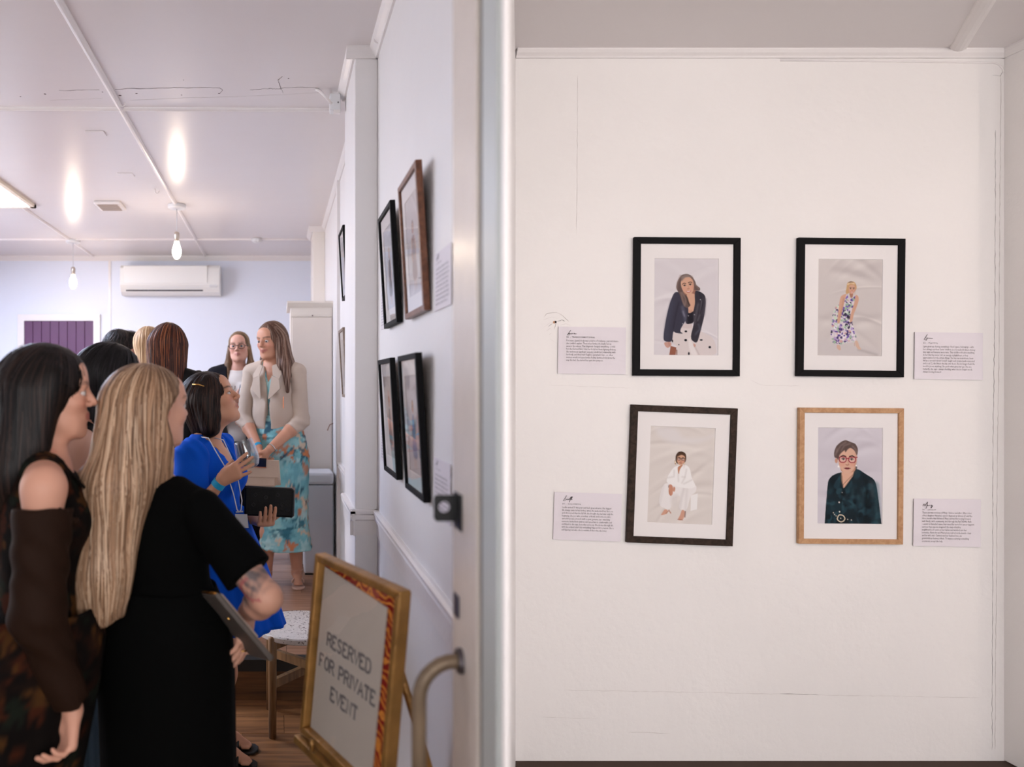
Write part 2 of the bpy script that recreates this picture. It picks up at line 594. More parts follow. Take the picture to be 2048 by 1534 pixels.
# sensor box at the pilaster
sb = empty('alarm_sensor', U(672, 208, 3.45), 'white alarm sensor box with a curved conduit by the pilaster top', 'sensor')
bx, by, bz = U(671, 210, 3.40)
MB().box(bx - 0.028, bx + 0.022, by - 0.03, by + 0.03, bz - 0.035, bz + 0.045).build('housing', WHITE, sb, bevel=0.006)
MB().tube([(bx - 0.095, by - 0.03, CEILZ), (bx - 0.075, by - 0.03, CEILZ - 0.012), (bx - 0.05, by - 0.03, CEILZ - 0.035), (bx - 0.02, by - 0.03, CEILZ - 0.07)], 0.007, 8).build('conduit', TRIM, sb, smooth=True)
MB().box(bx - 0.012, bx + 0.018, by - 0.04, by - 0.02, bz - 0.052, bz - 0.036).build('bracket', TRIM, sb)
MB().tube([(bx + 0.01, by - 0.031, bz), (bx + 0.01, by - 0.034, bz)], 0.004, 8).build('screw', mat('screw_grey', (120, 116, 118), 0.4, 0.6), sb)

# tall cream cupboard
cb = empty('tall_cupboard', (0.2, 5.6, STEPH), 'tall cream painted cupboard with cornice top behind the woman in beige', 'cupboard')
CREAM = mat('cream_cupboard', (226, 216, 206), 0.5, var=(4, 0.03), bump=(30, 0.1))
cx0, cx1, cy0, cy1, ct = UX(581, 5.42), UX(665, 5.42), 5.42, 5.85, UZ(603, 5.42)
MB().box(cx0, cx1, cy0, cy1, STEPH, ct - 0.04).build('body', CREAM, cb, bevel=0.003)
MB().prism([(cx0 - 0.025, y, z) for y, z in [(cy0 - 0.03, ct), (cy0 - 0.03, ct - 0.012), (cy0 - 0.02, ct - 0.025), (cy0 - 0.004, ct - 0.045), (cy0, ct - 0.045), (cy1, ct - 0.045), (cy1, ct)]], (cx1 - cx0 + 0.03, 0, 0)).build('cornice', CREAM, cb)
MB().box(cx0 + 0.004, cx1 - 0.004, cy0 - 0.008, cy0 + 0.002, ct - 0.115, ct - 0.10).build('moulding', CREAM, cb, bevel=0.003)
dr = MB().box(cx0 + 0.012, cx1 - 0.006, cy0 - 0.010, cy0, STEPH + 0.03, ct - 0.12).build('door', mat('cupboard_door', (222, 210, 200), 0.5, var=(3, 0.03)), cb, bevel=0.003)
MB().tube([(UX(625, 5.4), cy0 - 0.008, UZ(631, 5.4)), (UX(625, 5.4), cy0 - 0.016, UZ(631, 5.4))], 0.006, 12).build('screw', mat('screw_dark', (120, 104, 98), 0.4, 0.6), dr)
MB().tube([U(666, 847, 5.395), U(660, 849, 5.39), U(657, 855, 5.39), U(655, 861, 5.395)], 0.0035, 6).build('hook', mat('rust_brown', (130, 84, 58), 0.6), dr)
MB().box(UX(604, 5.4), UX(609, 5.4), cy0 - 0.0115, cy0 - 0.009, UZ(872, 5.4), UZ(869, 5.4)).build('chip', mat('chip_brown', (150, 120, 100), 0.8), dr)

# pedal bin
bn = empty('waste_bin', (UX(637, 5.2), 5.25, STEPH), 'slim white waste bin with a rounded lid beside the cupboard', 'bin')
b0, b1, by0, by1 = UX(607, 5.1), UX(668, 5.1), 5.10, 5.36
GREYB = mat('bin_white', (212, 210, 214), 0.35)
zt = UZ(945, 5.1)
MB().box(b0 + 0.005, b1 - 0.005, by0 + 0.005, by1 - 0.005, STEPH + 0.012, zt - 0.09).build('body', GREYB, bn, bevel=0.012)
MB().box(b0, b1, by0, by1, zt - 0.088, zt).build('lid', mat('bin_lid', (226, 225, 228), 0.3), bn, bevel=0.022)
MB().box(b0 + 0.01, b1 - 0.01, by0 + 0.012, by1 - 0.012, STEPH, STEPH + 0.012).build('foot', BLACK, bn)

# ---------------------------------------------------------------- glazed door leaf standing open on the right
DX = 0.312
DOORP = mat('door_paint', (226, 214, 202), 0.25, bump=(25, 0.12), var=(2, 0.03))
dl = empty('glazed_door', (DX + 0.02, 1.14, 0), 'cream painted glazed door standing open, seen nearly edge on', 'door')
dt = 2.6
MB().box(DX, DX + 0.042, 1.142, 1.30, 0.01, dt).build('lock_stile', DOORP, dl, bevel=0.003)
MB().box(DX + 0.006, DX + 0.03, 1.116, 1.142, 0.01, dt).build('gasket', mat('gasket_grey', (112, 108, 106), 0.6), dl)
MB().box(DX + 0.001, DX + 0.017, 1.040, 1.116, 0.01, dt).build('glazing_bead', mat('bead_grey_green', (196, 199, 195), 0.35, 0.0), dl, bevel=0.003)
MB().add([(DX - 0.0055, 0.980, 0.15), (DX + 0.005, 1.042, 0.15), (DX + 0.005, 1.042, dt - 0.1), (DX - 0.0055, 0.980, dt - 0.1)], [(3, 2, 1, 0)]).build('pane', pane_mat('door_glass', (0.93, 0.95, 0.95), 1.9), dl)
MB().box(DX - 0.010, DX - 0.003, 0.972, 0.981, 0.01, dt).build('meeting_strip', TRIM, dl)
MB().box(DX - 0.010, DX - 0.003, 0.981, 1.04, 0.01, 0.15).build('bottom_rail', DOORP, dl)
MB().box(DX - 0.010, DX - 0.003, 0.981, 1.04, dt - 0.1, dt).build('top_rail', DOORP, dl)
struct('trim_10', MB().box(DX + 0.043, WX - 0.012, 1.262, 1.305, 0, CEILZ), TRIM)
# pull handle
hx, hy = DX, 1.235
hz = UZ(1322, hy)
pts = [(hx + 0.002, hy, hz)]
R_ = 0.066
for t in np.linspace(0, math.pi / 2, 8):
    pts.append((hx - 0.010 - R_ * math.sin(t) * 0.95, hy, hz - R_ * (1 - math.cos(t))))
low = hz - 0.42
pts += [(pts[-1][0], hy, hz - 0.2), (pts[-1][0], hy, low + R_)]
for t in np.linspace(0, math.pi / 2, 8)[1:]:
    pts.append((hx - 0.010 - R_ * 0.95 * math.cos(t), hy, low + R_ * (1 - math.sin(t))))
pts.append((hx + 0.002, hy, low))
h_ = MB().tube(pts, 0.0125, 14).build('pull_handle', mat('weathered_bronze', (128, 108, 86), 0.42, 0.35, var=(12, 0.25)), dl, smooth=True)
MB().lathe([(0, 0.006), (0.02, 0.006), (0.022, 0), (0.022, -0.002)], (hx - 0.002, hy, hz), 16, (-1, 0, 0)).build('rose', mat('rose_dark', (88, 80, 82), 0.4, 0.5), h_)
# black keeper plate with a round hole
ky = 1.26
kx0, kx1, kz0, kz1 = UX(868, ky), DX + 0.002, UZ(1043, ky), UZ(990, ky)
kc, kr, nseg = ((kx0 + kx1) / 2 - 0.004, (kz0 + kz1) / 2 + 0.002), 0.0098, 24
vs, fs = [], []
for yy in (ky, ky + 0.004):
    for i in range(nseg):
        w = 2 * math.pi * (i + 0.5) / nseg
        vs.append((kc[0] + kr * math.cos(w), yy, kc[1] + kr * math.sin(w)))
    for i in range(nseg):
        w = 2 * math.pi * (i + 0.5) / nseg
        c_, s_ = math.cos(w), math.sin(w)
        m_ = max(abs(c_), abs(s_))
        ex = (kx1 - kc[0]) if c_ > 0 else (kc[0] - kx0)
        ez = (kz1 - kc[1]) if s_ > 0 else (kc[1] - kz0)
        vs.append((kc[0] + ex * c_ / m_, yy, kc[1] + ez * s_ / m_))
n_ = nseg
for i in range(n_):
    j = (i + 1) % n_
    fs += [(i, j, n_ + j, n_ + i), (2 * n_ + j, 2 * n_ + i, 3 * n_ + i, 3 * n_ + j), (n_ + i, n_ + j, 3 * n_ + j, 3 * n_ + i), (j, i, 2 * n_ + i, 2 * n_ + j)]
MB().add(vs, fs).box(DX - 0.003, DX + 0.001, ky - 0.03, ky + 0.02, kz0 - 0.012, kz1 + 0.004).build('keeper_plate', mat('keeper_black', (10, 10, 12), 0.35), dl)
tag(bpy.data.objects['keeper_plate'], 'black keeper plate with a round hole')
MB().box(DX - 0.004, DX, 1.25, 1.28, UZ(1235, 1.26), UZ(1190, 1.26)).build('latch', mat('latch_blue_grey', (66, 66, 84), 0.4, 0.5), dl, bevel=0.002)

# ---------------------------------------------------------------- stool
stl = empty('side_stool', (0.10, 3.32, 0), 'round stool with a speckled stone top and crossed wooden legs', 'stool')
scx, scy, sz, sr = 0.105, 3.32, 0.448, 0.205
OAK = wood_mat('stool_oak', (96, 68, 42), (140, 104, 68), 0.45, (14, 14, 1.2), 3.0)
m = bpy.data.materials.new('terrazzo')
m.use_nodes = True
nt = m.node_tree
b_ = nt.nodes['Principled BSDF']
b_.inputs['Roughness'].default_value = 0.45
vo = nt.nodes.new('ShaderNodeTexVoronoi')
vo.inputs['Scale'].default_value = 150
tc = nt.nodes.new('ShaderNodeTexCoord')
nt.links.new(tc.outputs['Object'], vo.inputs['Vector'])
rp = nt.nodes.new('ShaderNodeValToRGB')
rp.color_ramp.interpolation = 'CONSTANT'
rp.color_ramp.elements[0].color = lin((118, 104, 96)) + (1,)
rp.color_ramp.elements[0].position = 0
e2 = rp.color_ramp.elements.new(0.10)
e2.color = lin((206, 196, 188)) + (1,)
rp.color_ramp.elements[-1].color = lin((198, 188, 180)) + (1,)
rp.color_ramp.elements[-1].position = 0.6
sp = nt.nodes.new('ShaderNodeSeparateColor')
nt.links.new(vo.outputs['Color'], sp.inputs['Color'])
nt.links.new(sp.outputs['Red'], rp.inputs['Fac'])
nt.links.new(rp.outputs['Color'], b_.inputs['Base Color'])
MB().lathe([(0, -0.028), (sr - 0.006, -0.028), (sr, -0.022), (sr, -0.005), (sr - 0.004, 0), (0, 0)], (scx, scy, sz), 64).build('top', m, stl, smooth=False, bevel=0.0)
legs = []
for k in range(4):
    a = math.radians(45 + 90 * k + 3)
    lx, ly = scx + 0.196 * math.cos(a), scy + 0.196 * math.sin(a)
    MB().tube([(lx, ly, 0), (lx, ly, sz - 0.012), (lx, ly, sz - 0.004)], [0.017, 0.019, 0.014], 12).build('leg', OAK, stl, smooth=True)
    legs.append((lx, ly))
for (p, q), zc in (((0, 2), 0.235), ((1, 3), 0.275)):
    for zz, hh in ((zc, 0.019), (sz - 0.046, 0.018)):
        A, B = Vector((*legs[p], zz)), Vector((*legs[q], zz))
        d = (B - A).normalized()
        w = Vector((-d.y, d.x, 0)) * 0.011
        MB().prism([A + w + Vector((0, 0, hh)), A - w + Vector((0, 0, hh)), A - w - Vector((0, 0, hh)), A + w - Vector((0, 0, hh))], B - A).build('stretcher', OAK, stl)

# ---------------------------------------------------------------- reserved sign in a gold frame on an easel
GOLD = mat('worn_gold', (166, 122, 66), 0.38, 0.55, var=(14, 0.3), bump=(60, 0.25))
GOLDD = mat('dark_gold_inside', (92, 66, 36), 0.45, 0.4, var=(10, 0.3))
ez = empty('display_easel', (0.2, 1.68, 0), 'gold metal easel standing under the framed sign', 'easel')
TL, TR = Vector(U(640, 1106, 1.88)), Vector(U(812, 1174, 1.53))
TL.z = TR.z = 1.112
ux = (TR - TL).normalized()
un = Vector((ux.y, -ux.x, 0))          # towards the viewer side
if un.x > 0:
    un = -un
SW, SH = (TR - TL).length, 0.455
upv = (Vector((0, 0, 1)) - un * 0.10).normalized()
TL, TR = TL + un * 0.0, TR + un * 0.0


def S(u, v, d=0.0):
    """sign coordinates: u across, v down from the top, d towards the viewer"""
    return TL + ux * u - upv * v + un * d


sg = empty('framed_sign', S(SW / 2, SH), 'gold framed notice reading reserved for private event', 'sign')
fwid, fd = 0.019, 0.016
for quad in ([(0, 0), (SW, 0), (SW - fwid, fwid), (fwid, fwid)], [(0, SH), (fwid, SH - fwid), (SW - fwid, SH - fwid), (SW, SH)], [(0, 0), (fwid, fwid), (fwid, SH - fwid), (0, SH)], [(SW, 0), (SW, SH), (SW - fwid, SH - fwid), (SW - fwid, fwid)]):
    MB().prism([S(u, v, -fd) for u, v in quad], un * (fd * 2)).build('rail', GOLD, sg, bevel=0.004)
m = bpy.data.materials.new('red_gold_paisley')
m.use_nodes = True
nt = m.node_tree
b_ = nt.nodes['Principled BSDF']
b_.inputs['Roughness'].default_value = 0.6
tc = nt.nodes.new('ShaderNodeTexCoord')
wv = nt.nodes.new('ShaderNodeTexWave')
wv.wave_type = 'RINGS'
wv.inputs['Scale'].default_value = 18
wv.inputs['Distortion'].default_value = 9
wv.inputs['Detail'].default_value = 1.5
wv.inputs['Detail Scale'].default_value = 1.6
nt.links.new(tc.outputs['Object'], wv.inputs['Vector'])
rp = nt.nodes.new('ShaderNodeValToRGB')
rp.color_ramp.elements[0].color = lin((150, 22, 8)) + (1,)
rp.color_ramp.elements[0].position = 0.62
rp.color_ramp.elements[1].color = lin((236, 150, 60)) + (1,)
rp.color_ramp.elements[1].position = 0.74
nt.links.new(wv.outputs['Color'], rp.inputs['Fac'])
nt.links.new(rp.outputs['Color'], b_.inputs['Base Color'])
MB().prism([S(fwid, fwid, -0.012), S(SW - fwid, fwid, -0.012), S(SW - fwid, SH - fwid, -0.012), S(fwid, SH - fwid, -0.012)], un * 0.003).build('backing', m, sg)
tag(bpy.data.objects['backing'], 'red and gold patterned backing cloth')
PAPER = mat('notice_paper', (206, 194, 180), 0.6)
pw = SW - fwid * 2
MB().prism([S(fwid + 0.006, fwid + 0.012, -0.006), S(SW - fwid - 0.050, fwid + 0.036, -0.006), S(SW - fwid - 0.056, SH - fwid, -0.006), S(fwid + 0.004, SH - fwid, -0.006)], un * 0.002).build('notice', PAPER, sg)
MB().add([S(fwid, fwid, 0.003), S(SW - fwid, fwid, 0.003), S(SW - fwid, SH - fwid, 0.003), S(fwid, SH - fwid, 0.003)], [(0, 1, 2, 3)]).build('glass', pane_mat('sign_glass'), sg)


def text_mesh(body, size, align='LEFT', spacing=1.0, line=1.0, bold=0.0, shear=0.0, res=1):
    c = bpy.data.curves.new('text', 'FONT')
    c.body = body
    c.size = size
    c.align_x = align
    c.space_character = spacing
    c.space_line = line
    c.offset = bold
    c.shear = shear
    c.resolution_u = res
    o = bpy.data.objects.new('text', c)
    COL.objects.link(o)
    dg = bpy.context.evaluated_depsgraph_get()
    dg.update()
    me = bpy.data.meshes.new_from_object(o.evaluated_get(dg))
    bpy.data.objects.remove(o)
    return me


def text_obj(name, body, size, place, material, parent, **k):
    """place(x, y) -> world point"""
    me = text_mesh(body, size, **k)
    n = len(me.vertices)
    co = np.zeros(n * 3, np.float32)
    me.vertices.foreach_get('co', co)
    co = co.reshape(-1, 3)
    for i, v_ in enumerate(me.vertices):
        v_.co = place(co[i, 0], co[i, 1])
    me.update()
    return link(name, me, material, parent)


INK = mat('ink_grey', (92, 88, 88), 0.7)
INKD = mat('ink_dark', (48, 42, 44), 0.7)


# slab-serif capitals built from strokes
SER = {
    'R': [[(0, 0), (0, 1)], [(0, 1), (.45, 1), (.6, .88), (.6, .65), (.45, .52), (0, .52)], [(.32, .52), (.68, 0)]],
    'E': [[(0, 0), (0, 1)], [(0, 1), (.55, 1), (.55, .85)], [(0, .52), (.4, .52)], [(0, 0), (.6, 0), (.6, .16)]],
    'S': [[(.55, .82), (.5, .95), (.3, 1), (.1, .95), (.03, .78), (.12, .6), (.45, .42), (.55, .24), (.47, .06), (.27, 0), (.08, .05), (.02, .2)]],
    'V': [[(0, 1), (.33, 0), (.66, 1)]],
    'D': [[(0, 0), (0, 1), (.35, 1), (.58, .85), (.65, .5), (.58, .15), (.35, 0), (0, 0)]],
    'F': [[(0, 0), (0, 1)], [(0, 1), (.55, 1), (.55, .85)], [(0, .5), (.4, .5)]],
    'O': [[(.33, 0), (.1, .12), (0, .5), (.1, .88), (.33, 1), (.56, .88), (.66, .5), (.56, .12), (.33, 0)]],
    'P': [[(0, 0), (0, 1)], [(0, 1), (.45, 1), (.6, .86), (.6, .62), (.45, .48), (0, .48)]],
    'I': [[(.1, 0), (.1, 1)]],
    'A': [[(0, 0), (.33, 1), (.66, 0)], [(.12, .35), (.54, .35)]],
    'T': [[(.3, 0), (.3, 1)], [(0, .84), (0, 1), (.6, 1), (.6, .84)]],
    'N': [[(0, 0), (0, 1), (.6, 0), (.6, 1)]],
}
SERIFS = {'R': [(0, 0), (0, 1), (.7, 0)], 'E': [(0, 0), (0, 1)], 'V': [(0, 1), (.66, 1)], 'D': [(0, 0), (0, 1)], 'F': [(0, 0), (0, 1)], 'P': [(0, 0), (0, 1)], 'I': [(.1, 0), (.1, 1)], 'A': [(0, 0), (.66, 0)], 'T': [(.3, 0)], 'N': [(0, 0), (0, 1), (.6, 1)]}


def strokes2d(mb, strokes, place, w):
    """flat ribbons of width w along 2D polylines"""
    for st_ in strokes:
        P = [Vector(p) for p in st_]
        vs = []
        for i, p in enumerate(P):
            t = (P[min(i + 1, len(P) - 1)] - P[max(i - 1, 0)])
            if t.length == 0:
                t = Vector((1, 0))
            t.normalize()
            n_ = Vector((-t.y, t.x)) * w / 2
            vs += [place(*(p + n_)), place(*(p - n_))]
        mb.add(vs, [(2 * i, 2 * i + 1, 2 * i + 3, 2 * i + 2) for i in range(len(P) - 1)])


lines = [('RESERVED', 0.215), ('FOR PRIVATE', 0.275), ('EVENT', 0.335)]
capw, caph = 0.026, 0.030
for body, vy_ in lines:
    mb = MB()
    wid = sum((0.020 if ch == ' ' else (0.012 if ch == 'I' else capw)) for ch in body)
    u_ = fwid + (pw - 0.045) / 2 - wid / 2 + 0.004
    for ch in body:
        if ch == ' ':
            u_ += 0.020
            continue
        pl = (lambda uu: (lambda x, y: S(uu + x, vy_ - y, -0.0036)))(u_)
        sc_ = [[(x * caph, y * caph) for x, y in s_] for s_ in SER[ch]]
        strokes2d(mb, sc_, pl, 0.0068)
        strokes2d(mb, [[(x * caph - 0.005, y * caph), (x * caph + 0.005, y * caph)] for x, y in SERIFS.get(ch, [])], pl, 0.0026)
        u_ += 0.012 if ch == 'I' else capw
    mb.build('lettering', mat('notice_ink', (124, 118, 116), 0.7), sg)
# easel: ledge, two front legs, back leg, top bar
foot = TL + (TR - TL) / 2
def EZ(u, v, d=0.0):
    p = S(u, v, d)
    return p
zl = SH + 0.004
MB().prism([EZ(-0.0, zl, 0.03), EZ(SW, zl, 0.03), EZ(SW, zl + 0.02, 0.03), EZ(0, zl + 0.02, 0.03)], un * -0.06).build('ledge', GOLD, ez, bevel=0.003)
for s_ in (0.10, SW - 0.10):
    top = EZ(s_ * 0.4 + SW * 0.3, 0.02, -0.035)
    bot = EZ(s_ + (s_ - SW / 2) * 0.35, SH + 0.6, -0.035)
    k_ = top.z / (top.z - bot.z)
    bot = top + (bot - top) * k_
    MB().tube([top, bot], 0.011, 10).build('leg', GOLD, ez, smooth=True)
    q_ = EZ(s_, zl - 0.004, 0.03)
    MB().tube([q_, q_ + upv * 0.028 + un * 0.003], 0.006, 8).build('peg', GOLD, ez, smooth=True)
top = EZ(SW / 2, 0.03, -0.045)
MB().tube([top, Vector((top.x, top.y, 0)) - un * 0.36 + Vector((0, 0, 0))], 0.010, 10).build('leg', GOLD, ez, smooth=True)
# ---------------------------------------------------------------- prints painted into colour attributes
class Canvas:
    def __init__(s, box, W=134, H=201, bg=(214, 208, 210)):
        """box: x0,y0,x1,y1 of the print in the coordinates the shapes are given in"""
        s.W, s.H = W, H
        x0, y0, x1, y1 = box
        s.X, s.Y = np.meshgrid(np.linspace(x0, x1, W), np.linspace(y0, y1, H))
        s.px = (x1 - x0) / W
        s.c = np.zeros((H, W, 3))
        s.c[:] = bg

    def blend(s, d, col, soft=0.8, op=1.0):
        a = np.clip(0.5 - d / (soft * s.px), 0, 1) * op
        s.c = s.c * (1 - a[..., None]) + np.array(col, float) * a[..., None]

    def sd_poly(s, pts):
        P = np.array(pts, float)
        d = np.full(s.X.shape, 1e18)
        ins = np.zeros(s.X.shape, bool)
        n = len(P)
        for i in range(n):
            a, b = P[i], P[(i + 1) % n]
            e = b - a
            wx, wy = s.X - a[0], s.Y - a[1]
            t = np.clip((wx * e[0] + wy * e[1]) / max(e @ e, 1e-9), 0, 1)
            d = np.minimum(d, (wx - t * e[0]) ** 2 + (wy - t * e[1]) ** 2)
            c1 = (a[1] > s.Y) != (b[1] > s.Y)
            with np.errstate(divide='ignore', invalid='ignore'):
                xi = a[0] + (s.Y - a[1]) * e[0] / (e[1] if e[1] != 0 else 1e-9)
            ins ^= c1 & (s.X < xi)
        d = np.sqrt(d)
        return np.where(ins, -d, d)

    def poly(s, pts, col, soft=1.0, op=1.0):
        s.blend(s.sd_poly(smooth_poly(pts)), col, soft, op)

    def hard(s, pts, col, soft=1.0, op=1.0):
        s.blend(s.sd_poly(pts), col, soft, op)

    def ell(s, cx, cy, rx, ry, col, rot=0, soft=1.0, op=1.0):
        c_, n_ = math.cos(rot), math.sin(rot)
        x, y = s.X - cx, s.Y - cy
        u, v = x * c_ + y * n_, -x * n_ + y * c_
        k = np.sqrt((u / rx) ** 2 + (v / ry) ** 2)
        s.blend((k - 1) * min(rx, ry), col, soft, op)

    def line(s, pts, w, col, soft=1.0, op=1.0):
        d = np.full(s.X.shape, 1e9)
        for a, b in zip(pts[:-1], pts[1:]):
            a, b = np.array(a, float), np.array(b, float)
            e = b - a
            wx, wy = s.X - a[0], s.Y - a[1]
            t = np.clip((wx * e[0] + wy * e[1]) / max(e @ e, 1e-9), 0, 1)
            d = np.minimum(d, np.hypot(wx - t * e[0], wy - t * e[1]))
        s.blend(d - w / 2, col, soft, op)

    def drape(s, seed, amp=7, lo=(200, 192, 194), hi=(226, 220, 222)):
        """soft folds of a hung cloth backdrop, sagging from the upper corners"""
        r = np.random.default_rng(seed)
        u = (s.X - s.X.min()) / np.ptp(s.X)
        v = (s.Y - s.Y.min()) / np.ptp(s.X)
        t = np.full_like(u, 0.5)
        for k in range(16):
            a, b, g = r.uniform(-0.75, 0.6), r.uniform(-0.2, 1.8), r.uniform(0.2, 0.9)
            d = v - (b + a * (u - 0.5) + g * (u - r.uniform(0.1, 0.9)) ** 2)
            w = r.uniform(0.012, 0.06)
            t += r.uniform(-0.7, 0.7) * (np.exp(-(d / w) ** 2) - 0.6 * np.exp(-((d - 1.8 * w) / (1.5 * w)) ** 2)) * np.clip(np.sin(math.pi * np.clip(u * r.uniform(0.7, 1.2) + r.uniform(-0.2, 0.3), 0, 1)), 0, 1)
        t = np.clip(t, 0, 1)
        s.c[:] = np.array(lo) * (1 - t[..., None]) + np.array(hi) * t[..., None]

    def spots(s, d, cols, n, rmin, rmax, seed):
        """flower-like spots inside the shape of signed distance d"""
        r = np.random.default_rng(seed)
        ys, xs = np.where(d < 0)
        keep = s.c.copy()
        for k in range(n):
            i = r.integers(len(ys))
            cx, cy = s.X[ys[i], xs[i]], s.Y[ys[i], xs[i]]
            s.ell(cx, cy, r.uniform(rmin, rmax), r.uniform(rmin, rmax), cols[r.integers(len(cols))], r.uniform(0, 3), 1.0, 0.9)
        a = np.clip(0.5 - d / s.px, 0, 1)[..., None]
        s.c = s.c * a + keep * (1 - a)

    def mesh(s, name, place):
        """place(u, v) arrays in 0..1 -> world (n,3)"""
        W, H = s.W, s.H
        u, v = np.meshgrid(np.linspace(0, 1, W), np.linspace(0, 1, H))
        V = place(u.ravel(), v.ravel())
        i = (np.arange(H - 1)[:, None] * W + np.arange(W - 1)[None]).ravel()
        Q = np.stack([i, i + W, i + W + 1, i + 1], 1)
        c = np.clip(s.c / 255.0, 0, 1).reshape(-1, 3)
        c = np.where(c <= 0.04045, c / 12.92, ((c + 0.055) / 1.055) ** 2.4)
        return fastmesh(name, V, Q, False, c)


def smooth_poly(pts, n=2):
    P = [np.array(p, float) for p in pts]
    for _ in range(n):
        Q = []
        for i in range(len(P)):
            a, b = P[i], P[(i + 1) % len(P)]
            Q += [a * 0.8 + b * 0.2, a * 0.2 + b * 0.8]
        P = Q
    return P


SK = (206, 160, 136)
SKD = (168, 118, 98)


def face(c, cx, cy, r, rot=0.0, glasses=None, lip=(170, 80, 80), smile=True, skin=SK, brow=(70, 50, 44)):
    """small frontal face, r = half width"""
    def T(x, y):
        return (cx + (x * math.cos(rot) - y * math.sin(rot)) * r, cy + (x * math.sin(rot) + y * math.cos(rot)) * r)
    c.poly([T(-.95, -.7), T(-.6, -1.25), T(0, -1.42), T(.6, -1.25), T(.95, -.7), T(.98, .1), T(.75, .85), T(.35, 1.3), T(0, 1.4), T(-.35, 1.3), T(-.75, .85), T(-.98, .1)], skin)
    c.ell(*T(-.55, .35), .3 * r, .28 * r, (214, 150, 130), 0, 4, .5)
    c.ell(*T(.55, .35), .3 * r, .28 * r, (214, 150, 130), 0, 4, .5)
    c.ell(*T(.86, .2), .12 * r, .8 * r, SKD, rot, 4, .35)
    for sx in (-1, 1):
        c.ell(*T(sx * .43, -.12), .19 * r, .09 * r, (236, 226, 222), rot, 1, .7)
        c.ell(*T(sx * .43, -.12), .11 * r, .11 * r, (52, 36, 32), rot, 1)
        c.line([T(sx * .62, -.14), T(sx * .43, -.24), T(sx * .24, -.14)], .08 * r, (56, 38, 34), 1)
        c.line([T(sx * .72, -.38), T(sx * .48, -.50), T(sx * .2, -.42)], .11 * r, brow, 1)
    c.line([T(.06, 0), T(.1, .3), T(.16, .42)], .06 * r, SKD, 1.5, .6)
    c.line([T(-.14, .46), T(0, .5), T(.14, .46)], .09 * r, (150, 92, 76), 1.2, .8)
    if smile:
        c.poly([T(-.44, .72), T(0, .80), T(.44, .72), T(.26, .98), T(0, 1.04), T(-.26, .98)], lip)
        c.poly([T(-.36, .77), T(0, .84), T(.36, .77), T(.2, .9), T(0, .94), T(-.2, .9)], (246, 240, 238))
    else:
        c.poly([T(-.36, .82), T(-.1, .74), T(0, .77), T(.1, .74), T(.36, .82), T(.15, .95), T(-.15, .95)], lip)
        c.line([T(-.34, .83), T(0, .85), T(.34, .83)], .05 * r, (90, 36, 40), 1)
    if glasses:
        for sx in (-1, 1):
            q = [T(sx * .12, -.34), T(sx * .82, -.36), T(sx * .86, .02), T(sx * .7, .22), T(sx * .3, .22), T(sx * .12, .02)]
            c.poly(q, (226, 206, 210), 1, .25)
            q = [tuple(p) for p in smooth_poly(q)]
            c.line(q + q[:1], .09 * r, glasses, 1)
        c.line([T(-.14, -.2), T(.14, -.2)], .1 * r, glasses, 1)
        c.line([T(-.84, -.3), T(-1.05, -.36)], .1 * r, glasses, 1)
        c.line([T(.84, -.3), T(1.0, -.36)], .1 * r, glasses, 1)


